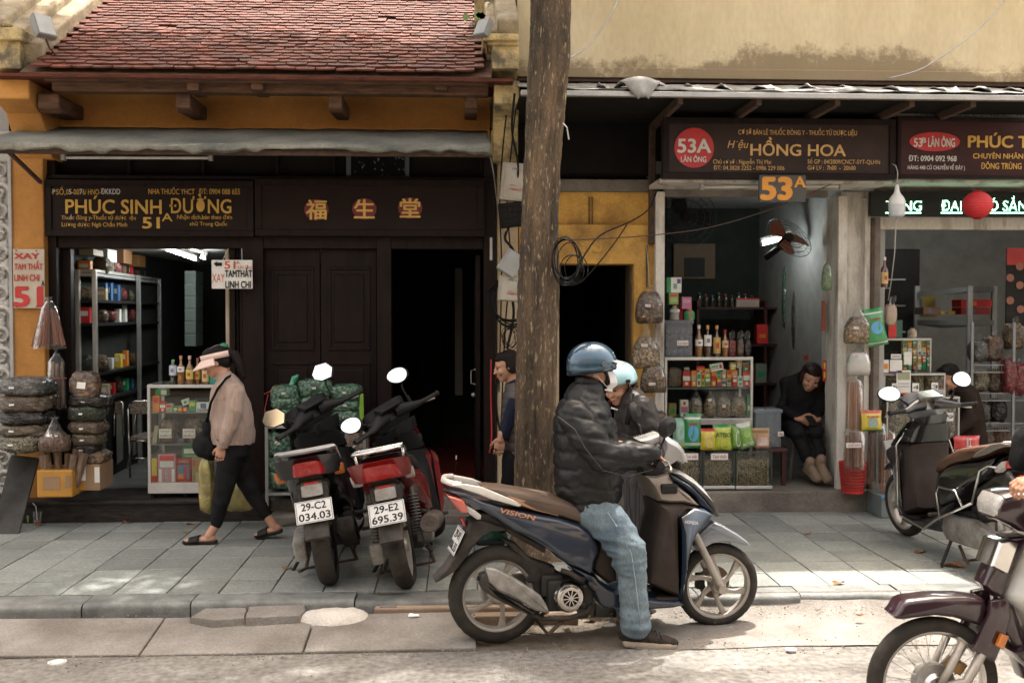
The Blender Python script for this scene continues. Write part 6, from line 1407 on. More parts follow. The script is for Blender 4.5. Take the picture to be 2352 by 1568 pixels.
slipper(ww, hl_, to_, J(497, 1204, .07), m_skin)
h2 = J(648, 1222, -.07); t2 = J(588, 1243, -.07); t2.z = ZS + .003; up2 = Vector(((h2 - t2).z * .9, 0, abs((h2 - t2).x))).normalized()
if up2.z < 0: up2 = -up2
up2 = Vector((-(h2 - t2).z, 0, (h2 - t2).x)).normalized()
slipper(ww, h2, t2, J(614, 1185, -.07), m_skin, up=up2)
hw, HMw, hcw = head(ww, J(497, 832), (-.93, -.1, -.30), (-.28, 0, .95), m_skin, .97, neck=J(516, 868))
hairshell(ww, HMw, hcw, .97, [((-.035, 0, .045), (.088, .086, .082)), ((-.06, 0, .0), (.060, .078, .07)), ((.02, 0, .075), (.07, .074, .045)), ((-.02, .062, .01), (.045, .022, .05)), ((-.02, -.062, .01), (.045, .022, .05))])
b = MB(); b.limb([J(524, 806), J(540, 815, .01), J(552, 838, .01), J(558, 862, .01), J(556, 872, .01)], [.030, .038, .036, .026, .012], 12); b.fuse('ponytail', m_hair, ww, voxel=.007, it=2, disp=lambda p, n: .005 * noise.noise(Vector((p.x * 50, p.y * 50, p.z * 10))))
m_vis = mat('visor_pink', (.70, .52, .46), rough=.7, fine=.04)
b = MB(); vc = hcw + HMw @ Vector((-.012, 0, .045)); N1 = 30
rs = [[vc + HMw @ Vector((.112 * cos(t), .094 * sin(t), z + .01 * cos(t))) for t in [2 * pi * i / N1 for i in range(N1)]] for z in (-.022, .022)]
b.rings(rs, caps=False); vz = b.build('visor_band', m_vis, ww, smooth=True); md = vz.modifiers.new('s', 'SOLIDIFY'); md.thickness = .005
b = MB(); rs = [[vc + HMw @ Vector(((.112 + u * .085 * cos(t * .85)) * cos(t), (.094 + u * .045) * sin(t), -.012 + .01 * cos(t) - u * .052)) for t in [-1.5 + 3.0 * i / 18 for i in range(19)]] for u in (0, .35, .7, 1)]
b.rings(rs, closed=False, caps=False); o = b.build('visor_brim', m_vis, vz, smooth=True); md = o.modifiers.new('s', 'SOLIDIFY'); md.thickness = .004
b = MB(); b.ball(J(514, 794), (.035, .03, .022), 10); b.build('hair_clip', mat('clip_green', (.02, .18, .09), rough=.4), ww, smooth=True)
hand(ww, J(510, 1024, .16), (-.22, 0, -1), (0, -1, 0.05), m_skin, curl=.5, side=-1, k=.92)
hand(ww, J(488, 1003, -.12), (-.2, 0, -1), (0, 1, 0), m_skin, curl=.9, side=1, k=.9)
bag = thing('shoulder_bag', tuple(J(468, 1015, .1)), 'slouchy black shoulder bag carried by the woman in the pink visor', 'bag')
b = MB(); b.ball(J(470, 1022, .06), (.085, .10, .10), 20); b.ball(J(482, 1030, .05), (.075, .10, .09), 18); b.ball(J(476, 985, .08), (.04, .06, .08), 14); b.fuse('pouch', m_blackc, bag, voxel=.009, it=3, disp=folds(.01, 10))
b = MB()
for d_ in (-.012, 0, .012): b.tube([J(474, 975, .10), J(484, 925, .17), J(500, 893, .19), J(520, 868, .16), J(530, 862, .04), J(535, 868, -.05), J(545, 900, -.16)], .010, 6)
b.build('strap', m_blackc, bag, smooth=True)
YT = 7.5
J2 = lambda px, py, off=0.: W(px, py, YT - off)
w2 = person('older woman in a grey quilted vest stepping left from behind the tree trunk', (J2(1180, 1200).x, YT, ZS)); k = 1 / 313.
m_vest = mat('grey_puffer', (.075, .062, .058), rough=.5, var=.2, scale=7, bump=.3, bscale=30); m_navy = mat('navy_knit', (.018, .022, .045), rough=.85, var=.2)
qf = lambda p, n: .009 * (1 - abs(2 * ((p.z / .062) % 1) - 1) ** 4) - .006 + .004 * fbm(p, 12)
garment('vest', m_vest, w2, lambda b: b.loft([(J2(1190, 1040), .15, 36 * k), (J2(1190, 1000), .165, 38 * k), (J2(1190, 950), .17, 38 * k), (J2(1188, 910), .17, 34 * k), (J2(1184, 890), .14, 27 * k), (J2(1180, 876), .08, 20 * k)], 22, (0, 1, 0)), .010, 2, qf)
def f_sl(b):
 b.limb([J2(1180, 925, .13), J2(1172, 955, .15), J2(1156, 1000, .15)], [.050, .048, .040], 12); b.limb([J2(1190, 905, -.15), J2(1200, 950, -.19), J2(1190, 1000, -.16)], [.06, .055, .042], 12)
 b.loft([(J2(1184, 890), .07, 22 * k), (J2(1175, 872), .062, 18 * k)], 16, (0, 1, 0))
garment('sweater', m_navy, w2, f_sl, .009, 2, folds(.006, 10))
def f_t2(b):
 b.loft([(J2(1190, 1050), .15, 36 * k), (J2(1190, 1020), .14, 34 * k)], 16, (0, 1, 0)); b.limb([J2(1180, 1050, .07), J2(1172, 1110, .07), J2(1166, 1160, .07), J2(1150, 1212, .07)], [.085, .074, .062, .05], 12); b.limb([J2(1200, 1050, -.07), J2(1212, 1110, -.07), J2(1222, 1160, -.07), J2(1236, 1205, -.07)], [.085, .074, .062, .05], 12)
garment('trousers', m_blackc, w2, f_t2, .010, 2, folds(.008, 8))
h_, HM2, hc2 = head(w2, J2(1164, 842), (-.93, -.12, -.22), (-.2, 0, .97), m_skin2, .98, neck=J2(1182, 884))
hairshell(w2, HM2, hc2, .98, [((-.03, 0, .05), (.090, .086, .076)), ((-.05, 0, .005), (.062, .080, .075)), ((.01, 0, .072), (.075, .072, .045)), ((-.115, 0, .0), (.055, .055, .055)), ((-.03, .07, -.0), (.05, .022, .06)), ((-.03, -.07, -.0), (.05, .022, .06)), ((-.07, 0, -.06), (.04, .06, .05))])
hand(w2, J2(1150, 1005, .16), (-.15, 0, -1), (0, -1, 0), m_skin2, curl=.45, side=-1, k=.98)
for px, py, off in ((1128, 1238, .07), (1222, 1222, -.07)):
 c_ = J2(px, py, off); c_.z = ZS; shoe(w2, c_ + Vector((.10, 0, 0)), c_ - Vector((.11, 0, 0)), name='clog', m1=mat('dark_green_rubber', (.012, .04, .025), rough=.5), m2=mat('black_sole', (.02, .02, .02), rough=.7))
YB = 6.45
J3 = lambda px, py, off=0.: W(px, py, YB - off)
w3 = person('smiling woman in a pale blue helmet and dark jacket bending close to the seated rider', (J3(1465, 1250).x, YB, ZS)); k = 1 / 362.
m_jk3 = mat('dark_satin', (.030, .026, .025), rough=.38, var=.2, scale=7, bump=.3, bscale=30); m_cord = mat('grey_corduroy', (.085, .075, .075), rough=.9, col2=(.03, .027, .027), scale=2.4, stretch=(34, 34, .4), lo=.4, hi=.6, bump=.3, bscale=20)
def f3(b):
 b.loft([(J3(1468, 1085), .16, 42 * k), (J3(1466, 1040), .17, 46 * k), (J3(1460, 985), .18, 50 * k), (J3(1456, 940), .19, 48 * k), (J3(1448, 912), .15, 36 * k), (J3(1436, 898), .09, 26 * k)], 22, (0, 1, 0))
 b.limb([J3(1476, 935, .16), J3(1490, 985, .21), J3(1478, 1030, .20), J3(1430, 1020, .14)], [.085, .08, .068, .05], 14); b.limb([J3(1450, 935, -.16), J3(1455, 990, -.2), J3(1430, 1020, -.12)], [.08, .07, .05], 12)
j3 = garment('jacket', m_jk3, w3, f3, .010, 3, folds(.013, 8, (1, 1, 1)))
b = MB(); b.tube([J3(1452, 905, .14), J3(1447, 940, .20), J3(1440, 975, .215)], .016, 6); b.build('bag_strap', m_blk, w3, smooth=True)
def f3t(b):
 b.loft([(J3(1468, 1100), .16, 42 * k), (J3(1468, 1060), .15, 40 * k)], 16, (0, 1, 0)); b.limb([J3(1466, 1100, .08), J3(1464, 1180, .08), J3(1462, 1250, .08), J3(1464, 1290, .08)], [.10, .092, .085, .085], 14); b.limb([J3(1474, 1100, -.08), J3(1478, 1180, -.08), J3(1480, 1285, -.08)], [.10, .09, .085], 14)
garment('trousers', m_cord, w3, f3t, .010, 2, folds(.010, 7))
h_, HM3, hc3 = head(w3, J3(1421, 890), (-.70, -.66, -.26), (-.25, -.1, .95), m_skin2, .98, neck=J3(1440, 912), smile=True)
oc3 = hc3 + HM3 @ Vector((-.012, 0, .048)); rs = []
for j in range(11):
 ph = -.1 + (pi / 2 + .1) * j / 10; rs.append([oc3 + HM3 @ Vector((.124 * cos(ph) * cos(t), .108 * cos(ph) * sin(t), .108 * sin(ph) - (.02 if j < 2 and cos(t) < .3 else 0))) for t in [2 * pi * i / 32 for i in range(32)]])
b = MB(); b.rings(rs, caps=False); o = b.build('helmet', mat('helmet_pale', (.30, .50, .54), rough=.2, coat=1, var=.05), w3, smooth=True); md = o.modifiers.new('s', 'SOLIDIFY'); md.thickness = .012; md.offset = 1
b = MB()
for s in (-1, 1): b.cyl(oc3 + HM3 @ Vector((.045, s * .10, -.0)), oc3 + HM3 @ Vector((.048, s * .128, .0)), .012, n=14); b.tube([oc3 + HM3 @ Vector((.03, s * .105, -.02)), hc3 + HM3 @ Vector((.02, s * .078, -.03)), hc3 + HM3 @ Vector((.03, s * .02, -.112))], .007, 6)
b.build('chin_strap', m_blk, o, smooth=2)
random.seed(5); b = MB()
for i in range(46):
 a = ru(-2.6, 2.6) + pi; c_ = hc3 + HM3 @ Vector((.085 * cos(a) - .02, .092 * sin(a), ru(-.11, .0))); 
 if (HM3.transposed() @ (c_ - hc3)).x < .02: b.ball(c_, ru(.018, .027), 8)
b.fuse('curly_hair', mat('brown_hair', (.045, .018, .012), rough=.4, var=.3), w3, voxel=.008, it=1, disp=lambda p, n: .007 * noise.noise(p * 60))
b = MB(); b.tube([hc3 + HM3 @ Vector((.085, -.03, -.105)), hc3 + HM3 @ Vector((.06, .0, -.128)), hc3 + HM3 @ Vector((.05, .055, -.10)), hc3 + HM3 @ Vector((.0, .082, -.03))], .006, 6); b.build('lowered_mask', MATS['mask_white'], w3, smooth=True)
for s in (.08, -.08): c_ = J3(1462, 1300, s); c_.z = ZS; shoe(w3, c_ + Vector((.09, 0, 0)), c_ - Vector((.13, 0, 0)), name='shoe')
YS = 9.25
J4 = lambda px, py, off=0.: W(px, py, YS - off)
w4 = person('woman in black sitting in the 53A doorway looking down at a phone', (J4(1840, 1000).x, YS, FL)); k = 1 / 254.
def f4(b):
 b.loft([(J4(1835, 980), .17, .14), (J4(1838, 940), .165, .125), (J4(1842, 900, .03), .18, .115), (J4(1846, 872, .06), .16, .09), (J4(1852, 860, .08), .07, .06)], 22, (1, 0, 0))
 b.limb([J4(1806, 880, .05), J4(1795, 935, .10), J4(1832, 960, .26)], [.066, .058, .042], 12); b.limb([J4(1884, 880, .05), J4(1888, 935, .10), J4(1872, 962, .26)], [.066, .058, .042], 12)
garment('jacket', m_blackc, w4, f4, .010, 3, folds(.010, 9))
def f4t(b):
 b.limb([J4(1818, 980, .0), J4(1822, 985, .22), J4(1832, 994, .38), J4(1850, 1040, .40), J4(1862, 1072, .38)], [.10, .09, .075, .062, .048], 12); b.limb([J4(1856, 980, .0), J4(1866, 985, .22), J4(1874, 992, .40), J4(1882, 1035, .42), J4(1880, 1062, .42)], [.10, .09, .075, .060, .048], 12)
garment('trousers', m_blackc, w4, f4t, .010, 2, folds(.008, 9))
h_, HM4, hc4 = head(w4, J4(1862, 868, .14), (-.18, -.90, -.40), (.22, -.38, .9), m_skin2, 1.06, neck=J4(1852, 880, .06))
hairshell(w4, HM4, hc4, 1.06, [((-.03, 0, .05), (.092, .09, .078)), ((-.05, 0, -.01), (.07, .095, .10)), ((-.01, .078, -.03), (.055, .03, .09)), ((-.01, -.078, -.03), (.055, .03, .09)), ((.02, 0, .075), (.065, .07, .04)), ((0, -.09, -.10), (.04, .03, .05)), ((0, .09, -.10), (.04, .03, .05))], mat('dark_brown_hair', (.02, .010, .008), rough=.45, bump=.8, bscale=60))
hand(w4, J4(1836, 962, .28), (.8, -.5, -.2), (-.3, -.8, -.3), m_skin2, curl=.7, side=1, k=.95); hand(w4, J4(1876, 964, .28), (-.8, -.5, -.2), (.3, -.8, -.3), m_skin2, curl=.7, side=-1, k=.95)
ph_ = thing('phone', tuple(J4(1864, 966, .42)), 'black smartphone held by the seated woman', 'phone'); b = MB(); b.box(J4(1864, 966, .40), (.075, .13, .010), rot=(R(35), 0, R(12))); pb_ = b.build('body', m_blk, ph_, bevel=.004); b = MB(); b.box(J4(1864, 966, .40) + Vector((0, .004, .006)), (.068, .12, .002), rot=(R(35), 0, R(12))); b.build('screen', mat('dim_screen', (.03, .04, .05), rough=.1), pb_)
for a_, c_ in ((J4(1850, 1078, .38), J4(1872, 1098, .46)), (J4(1876, 1070, .44), J4(1893, 1100, .50))):
 u_ = Vector((0, -.75, .65)); shoe(w4, Vector((a_.x, a_.y, a_.z)), Vector((c_.x, c_.y - .12, c_.z - .02)), w=.047, up=Vector((0, -.35, .94)), name='clog', m1=mat('tan_suede', (.22, .16, .11), rough=.85), m2=mat('tan_sole', (.26, .20, .14), rough=.8, col2=(.17, .12, .08), scale=14))
st_ = thing('stool', (J4(1838, 1000).x, YS, FL), 'pale metal stool under the seated woman', 'stool'); sx = J4(1838, 985).x
b = MB(); b.lathe([(0, 0), (.16, 0), (.165, .015), (.15, .03), (0, .03)], (sx, YS, .74), n=24); b.build('seat', m_white, st_, smooth=2)
for i in range(4):
 a = R(45 + 90 * i); b = MB(); b.tube([(sx + .12 * cos(a), YS + .12 * sin(a), .74), (sx + .19 * cos(a), YS + .19 * sin(a), FL)], .012, 8); b.build('leg', m_white, st_, smooth=True)
YM = 9.35
J5 = lambda px, py, off=0.: W(px, py, YM - off)
w5 = person('dark haired man in a brown jacket seated behind the 53B display case', (J5(2225, 1000).x, YM, 0)); m_brn = mat('dark_brown_jacket', (.030, .020, .015), rough=.8, var=.2)
def f5(b):
 b.loft([(J5(2222, 1060), .18, .17), (J5(2222, 1000), .19, .17), (J5(2218, 940), .20, .15), (J5(2212, 900), .17, .12), (J5(2200, 882), .08, .08)], 22, (0, 1, 0)); b.limb([J5(2222, 915, .16), J5(2225, 965, .20), J5(2195, 990, .24), J5(2165, 985, .25)], [.085, .075, .06, .05], 12); b.limb([J5(2215, 915, -.16), J5(2210, 985, -.2)], [.08, .07], 12)
garment('jacket', m_brn, w5, f5, .011, 3, folds(.01, 8))
h_, HM5, hc5 = head(w5, J5(2178, 868), (-.90, -.15, -.38), (-.35, 0, .93), m_skin2, 1.02, neck=J5(2200, 895))
hairshell(w5, HM5, hc5, 1.02, [((-.03, 0, .05), (.094, .088, .080)), ((-.055, 0, .01), (.06, .08, .07)), ((.02, 0, .075), (.075, .074, .045))])
garment('trousers', m_blackc, w5, lambda b: (b.limb([J5(2222, 1070, .08), J5(2150, 1075, .1), J5(2150, 1170, .1)], [.10, .08, .06], 12), b.limb([J5(2222, 1070, -.08), J5(2150, 1075, -.1), J5(2150, 1170, -.1)], [.10, .08, .06], 12)), .012, 2)
st_ = thing('stool', (J5(2235, 1100).x, YM, FL), 'low wooden stool under the man in the brown jacket', 'stool'); sx = J5(2225, 1085).x
b = MB(); b.box((sx, YM, .52), (.36, .3, .03)); b.build('seat', m_rust, st_, bevel=.005)
for i in range(4): b = MB(); b.box((sx + (.15 if i % 2 else -.15), YM + (.12 if i > 1 else -.12), .40), (.03, .03, .22)); b.build('leg', m_rust, st_)
J6 = lambda px, py, off=0.: W(px, py, YC - off)
w6 = person('moped rider in a black jacket, only a sleeve and a hand at the right edge', (J6(2500, 1200).x, YC, 0))
def f6(b):
 b.limb([J6(2560, 890, .20), J6(2475, 1000, .34), J6(2392, 1085, .36)], [.085, .075, .055], 14)
 b.limb([J6(2560, 870, -.2), J6(2430, 960, -.3), J6(2365, 1010, -.3), J6(2345, 1060, -.28)], [.10, .085, .07, .055], 14)
 b.loft([(J6(2600, 1150), .19, .16), (J6(2600, 1000), .2, .16), (J6(2590, 880), .21, .15), (J6(2580, 810), .12, .1), (J6(2575, 780), .07, .07)], 20, (0, 1, 0))
garment('jacket', m_blackc, w6, f6, .012, 3, folds(.012, 8))
hg_ = J6(2350, 1118, .30); hand(w6, hg_ + Vector((.085, 0, .02)), (-1, 0, -.05), (-.1, -.25, 1), m_skin, curl=1.0, side=-1, k=1.1)
h_, HM6, hc6 = head(w6, J6(2570, 700), (-1, 0, 0), (0, 0, 1), m_skin2, 1.0, neck=J6(2578, 790))
b = MB(); b.ball(hc6 + Vector((.01, 0, .05)), (.13, .12, .11), 20); b.build('helmet', m_bplast, w6, smooth=True)
garment('trousers', m_blackc, w6, lambda b: (b.limb([J6(2600, 1170, .1), J6(2440, 1250, .2), J6(2490, 1500, .2)], [.11, .09, .06], 12), b.limb([J6(2600, 1170, -.1), J6(2440, 1250, -.2), J6(2490, 1500, -.2)], [.11, .09, .06], 12)), .014, 2)
# goods
random.seed(11)
def pm(col, rough=.5, **k):
 n = 'print_%02x%02x%02x' % tuple(int(max(0, min(1, c)) * 255) for c in col) + ('g' if rough < .3 else '')
 return mat(n, col, rough=rough, var=.08, scale=18, **k)
H = dict(grey=herb('herb_grey', (.16, .155, .14), (.05, .05, .045), 60), brown=herb('herb_brown', (.24, .16, .09), (.09, .06, .035), 70, (1, 1, 3)), dark=herb('herb_dark', (.05, .04, .035), (.018, .015, .014), 60),
  olive=herb('herb_olive', (.27, .20, .11), (.12, .09, .05), 80, (1, 1, 3)), pale=herb('herb_pale', (.30, .26, .17), (.15, .13, .08), 65), green=herb('herb_green', (.05, .065, .03), (.02, .028, .014), 60),
  leaf=herb('herb_leaf', (.17, .30, .19), (.03, .15, .085), 36, dark=.2), straw=herb('herb_straw', (.36, .24, .15), (.20, .12, .07), 60, (5, 5, .6)), lotus=herb('herb_lotus', (.21, .14, .085), (.09, .055, .035), 34), chips=herb('herb_chips', (.42, .32, .19), (.20, .13, .07), 48),
  bark=herb('herb_bark', (.24, .12, .06), (.10, .045, .025), 50, (4, 4, .5)), root=herb('herb_root', (.34, .25, .15), (.18, .12, .07), 55), nut=herb('herb_nut', (.20, .11, .06), (.09, .05, .03), 26), red=herb('herb_red', (.34, .03, .03), (.14, .012, .014), 80), peel=herb('herb_peel', (.25, .16, .08), (.08, .05, .03), 45))
m_stick = mat('cinnamon_stick', (.25, .09, .045), rough=.7, col2=(.13, .045, .025), scale=9, stretch=(6, 6, .6), fine=.2); m_palebark = mat('pale_bark', (.26, .17, .12), rough=.85, col2=(.10, .065, .045), scale=9, stretch=(2, 2, 1), fine=.3)
m_brbark = mat('rolled_bark', (.17, .10, .065), rough=.85, col2=(.07, .04, .028), scale=9, fine=.3); m_card = mat('cardboard', (.30, .19, .11), rough=.8, fine=.06); m_ylw = mat('yellow_tape', (.45, .22, .035), rough=.35, fine=.08, scale=9)
def card(t, c, w, h, txt=None, rz=0, m=m_paper, ink=m_redink, nrm=(0, -1, 0), tilt=0):
 N_ = Vector(nrm).normalized(); U = Vector((0, 0, 1)).cross(N_).normalized() * 1.0; V = N_.cross(U); U2 = U * cos(tilt) + V * sin(tilt); V2 = -U * sin(tilt) + V * cos(tilt)
 M = Matrix((U2, N_, V2)).transposed(); b = MB(); b.box(c, (w, .0015, h), rot=M); o = b.build('label_card', m, t)
 if txt:
  b = MB(); lines = txt.split('|')
  for i, l in enumerate(lines): put_text(b, l, Vector(c) + N_ * .0015 + V2 * (h * ((len(lines) - 1) / 2 - i) * .9 / len(lines)), U2, V2, w=w * .84, h=h * .5 / len(lines), bold=.02, center=True, shear=.1)
  b.build('handwriting', ink, o)
 return o
def blob(c, r, seed, sq=.7, n=30, h=16, amp=.10):
 b = MB(); vs = []; fs = []
 for i in range(h + 1):
  a = pi * i / h
  for j in range(n):
   t = 2 * pi * j / n; f = lambda q: math.copysign(abs(q) ** sq, q)
   p = Vector((f(sin(a)) * f(cos(t)), f(sin(a)) * f(sin(t)), f(cos(a))))
   k = 1 + amp * noise.noise(p * 2.3 + Vector((seed, seed * 2, 0))) * 1.6 + amp * .5 * noise.noise(p * 6 + Vector((0, seed, 0)))
   vs.append(Vector(c) + Vector((p.x * r[0], p.y * r[1], p.z * r[2])) * k)
 for i in range(h):
  for j in range(n): q = (j + 1) % n; fs.append((i * n + j, (i + 1) * n + j, (i + 1) * n + q, i * n + q))
 b.add(vs, fs); return b
_sd = [0]
def sack(label, px0, px1, py0, py1, Y, m, depth=.16, grp=None, cardp=None, name='herb_sack', cat='bag', knot=None, sq=.58, txt=None, tie=m_plastic):
 _sd[0] += 1.7; a = W(px0, py1, Y); c_ = W(px1, py0, Y); c = (a + c_) / 2; c.y = Y + depth; r = ((c_.x - a.x) / 2 * 1.03, depth, (c_.z - a.z) / 2 * 1.08)
 t = thing(name, tuple(c), label, cat, grp); blob(c, r, _sd[0], sq).build('body', m, t, smooth=True)
 if cardp is not None:
  q = W(px0 + (px1 - px0) * cardp[0], py0 + (py1 - py0) * cardp[1], Y - .006); card(t, q, cardp[2] * .0042, cardp[3] * .0042, txt, tilt=R(ru(-6, 6)), nrm=(ru(-.1, .1), -1, .12), ink=m_ink if not txt else m_redink)
 if knot:
  b = MB(); top = c + Vector(((knot[0]) * r[0], 0, r[2] * .8)); b.loft([(top, r[0] * .4, depth * .4), (top + Vector((0, 0, .02)), .02, .02), (top + Vector((.02 * knot[1], 0, .06)), .035, .03), (top + Vector((.05 * knot[1], 0, .09)), .03, .01)], 9); b.build('tied_neck', tie, t, smooth=True)
 return t
def hangbag(label, px0, px1, py0, py1, Y, m, grp='bags hanging beside the shop doors', neck=.25, cardp=None, txt=None, cord=None, clear=.25, name='hanging_bag', d=.07, flare=1., orange=None):
 """clear bag tied at the top: empty clear neck above, dried goods below"""
 _sd[0] += 1.3; a = W(px0, py1, Y); c_ = W(px1, py0, Y); cx = (a.x + c_.x) / 2; w = (c_.x - a.x) / 2; zt, zb = c_.z, a.z; Hh = zt - zb
 t = thing(name, (cx, Y, zb), label, 'bag', grp); sd = _sd[0]
 def ring(z, ww, dd): return [Vector((cx + ww * (math.copysign(abs(cos(q)) ** .7, cos(q))) * (1 + .07 * noise.noise(Vector((cos(q) * 2, z * 9, sd)))), Y + dd * sin(q) * (1 + .15 * noise.noise(Vector((sin(q) * 2, z * 9, sd + 4)))), z + .006 * noise.noise(Vector((q, z * 5, sd))))) for q in [2 * pi * i / 20 for i in range(20)]]
 zf = zt - Hh * neck
 prof = [(zb, .80, .45), (zb + .03 * Hh, .95, .8), (zb + .2 * Hh, 1.0, 1.0), (zb + .45 * Hh, .97 * (1 - .04 * flare), 1.0), (zf - .12 * Hh, .86 - .1 * flare, .9), (zf, .70 - .16 * flare, .6)]
 b = MB(); b.rings([ring(z, w * a_, d * b_) for z, a_, b_ in prof]); b.build('contents', m, t, smooth=True)
 b = MB(); b.rings([ring(z, w * a_ * 1.02, d * b_ * 1.05) for z, a_, b_ in prof[3:]] + [ring(zf + (zt - zf) * .4, w * (.42 - .08 * flare), d * .45), ring(zf + (zt - zf) * .75, w * .16, d * .2), ring(zf + (zt - zf) * .85, w * .10, d * .12), ring(zt, w * .34, d * .3)], caps=False); b.build('clear_neck', m_plastic, t, smooth=True)
 if cardp: q = W(px0 + (px1 - px0) * cardp[0], py0 + (py1 - py0) * cardp[1], Y - d - .008); card(t, q, cardp[2] * .0036, cardp[3] * .0036, txt, tilt=R(ru(-4, 8)))
 if orange: q = W(px0 + (px1 - px0) * orange[0], py0 + (py1 - py0) * orange[1], Y - d - .006); b = MB(); b.box(q, (.018, .0015, .012)); b.build('price_tag', pm((.75, .25, .03)), t)
 if cord: b = MB(); b.tube([(cx, Y, zt - .01), (WX(cord[0], Y + .1, cord[1]), Y + .12, WZ(cord[1], Y + .1))], .003, 5); b.build('cord', m_white, t)
 return t
def carton(label, px0, px1, py0, py1, Y, d, col, grp=None, bands=(), name='medicine_box', cat='box', txt=None, tink=None, rough=.5, tilt=0., th=None, lid=None):
 a = W(px0, py1, Y); c_ = W(px1, py0, Y); w, h = c_.x - a.x, c_.z - a.z; c = Vector(((a.x + c_.x) / 2, Y + d / 2, (a.z + c_.z) / 2))
 t = thing(name, (c.x, Y, a.z), label, cat, grp); M = Matrix.Rotation(tilt, 3, 'Y')
 b = MB(); b.box(c, (w * .96, d, h), rot=M); m_ = pm(col, rough) if not isinstance(col, bpy.types.Material) else col; bo = b.build('body', m_, t, bevel=.0015, seg=1)
 for i, (u0, u1, v0, v1, cc) in enumerate(bands):
  b = MB(); b.box(c + M @ Vector((w * .96 * ((u0 + u1) / 2 - .5), -d / 2 - .0008 - .0004 * i, h * ((v0 + v1) / 2 - .5))), (w * .96 * (u1 - u0), .0012, h * (v1 - v0)), rot=M); b.build('printed_patch', pm(cc) if not isinstance(cc, bpy.types.Material) else cc, bo)
 if txt:
  b = MB(); s, u, v, ww, hh = txt; put_text(b, s, c + M @ Vector((w * (u - .5), -d / 2 - .0035, h * (v - .5))), M @ Vector((1, 0, 0)), M @ Vector((0, 0, 1)), w=w * ww, h=h * hh, bold=.04, center=True); b.build('lettering', tink or m_ink, bo)
 return t
def bottle(label, px, py0, py1, Y, w, liquid, cap, lab=None, txt=None, grp=None, shape='wine'):
 """px centre, py0 top, py1 base; w body width in photo px"""
 bse = W(px, py1, Y); tp = W(px, py0, Y); h = tp.z - bse.z; r = w / 2 * Y / 2352; t = thing('bottle', tuple(bse), label, 'bottle', grp)
 pr = [(0, 0), (r * .92, 0), (r, .02 * h), (r, .56 * h), (r * .8, .64 * h), (r * .36, .74 * h), (r * .30, .90 * h), (0, .90 * h)] if shape == 'wine' else [(0, 0), (r * .9, 0), (r, .04 * h), (r * .95, .3 * h), (r, .5 * h), (r * .96, .7 * h), (r * .5, .88 * h), (r * .4, .92 * h), (0, .92 * h)]
 b = MB(); b.lathe(pr, bse, n=18); b.build('glass_body', mat('liquid_%s' % liquid[0], liquid[1], rough=.08, coat=1, var=.3, scale=30, spec=.6), t, smooth=2)
 b = MB(); b.lathe([(0, .88 * h), (r * .42, .88 * h), (r * .42, h), (0, h)], bse, n=14); b.build('cap', pm(cap), t, smooth=2)
 if lab:
  z0, z1, c = lab; rs = [[bse + Vector((r * 1.015 * sin(q), -r * 1.015 * cos(q), h * z)) for q in [-1.25 + 2.5 * i / 10 for i in range(11)]] for z in (z0, z1)]; b = MB(); b.rings(rs, closed=False, caps=False); b.build('paper_label', pm(c), t, smooth=True)
  b = MB(); b.box(bse + Vector((0, -r * 1.03, h * (z0 + z1) / 2)), (r * .8, .001, h * (z1 - z0) * .35)); b.build('printed_patch', pm((.45, .06, .04) if c[2] < .5 else (.15, .2, .35)), t)
 return t
def pouch(label, px0, px1, py0, py1, Y, cols, grp=None, txt=None, tink=None, lean=.25, d=.035, tilt=0., name='tea_pouch', oval=None):
 a = W(px0, py1, Y); c_ = W(px1, py0, Y); w, h = (c_.x - a.x) / 2, c_.z - a.z; c = Vector(((a.x + c_.x) / 2, Y, a.z)); t = thing(name, tuple(c), label, 'packet', grp); _sd[0] += 1
 def P_(u, v, s):   # u -1..1, v 0..1
  e = (1 - abs(u) ** 3.5) * (1 - abs(2 * v - 1) ** 5); x = u * w * (1 - .06 * (1 - abs(2 * v - 1) ** 2)) ; z = v * h
  x2 = x * cos(tilt) + (z - h / 2) * sin(tilt); z2 = -x * sin(tilt) + (z - h / 2) * cos(tilt) + h / 2
  return c + Vector((x2, s * d * e + lean * z2 * .4 + .006 * noise.noise(Vector((u * 3, v * 3, _sd[0]))), z2))
 for nm, v0, v1, m_ in [('body', 0, 1, cols[0])] + [('printed_band', q[0], q[1], q[2]) for q in cols[1:]]:
  b = MB()
  for s in ((-1, 1) if nm == 'body' else (-1,)):
   rs = [[P_(-1 + 2 * i / 8, v0 + (v1 - v0) * j / 9, s) + Vector((0, -.0015 if nm != 'body' else 0, 0)) for i in range(9)] for j in range(10)]; b.rings(rs, closed=False, caps=False)
  o = b.build(nm, mat('pouch_%s' % ('%02x%02x%02x' % tuple(int(x * 255) for x in m_)), m_, rough=.35, coat=.6, var=.1, scale=20, crinkle=.006, crs=20), t, smooth=True)
 if oval:
  b = MB(); u, v, ru, rv, m_ = oval; b.add([P_(u + ru * cos(q), v + rv * sin(q), -1) + Vector((0, -.003, 0)) for q in [2 * pi * i / 20 for i in range(20)]], [tuple(range(20))]); b.build('printed_oval', pm(m_), t)
 if txt:
  s, v, ww, hh = txt; b = MB(); put_text(b, s, P_(0, v, -1) + Vector((0, -.006, 0)), (cos(tilt), 0, -sin(tilt)), (sin(tilt), lean * .4, cos(tilt)), w=w * 2 * ww, h=h * hh, bold=.04, center=True); b.build('lettering', tink or m_ink, t)
 return t
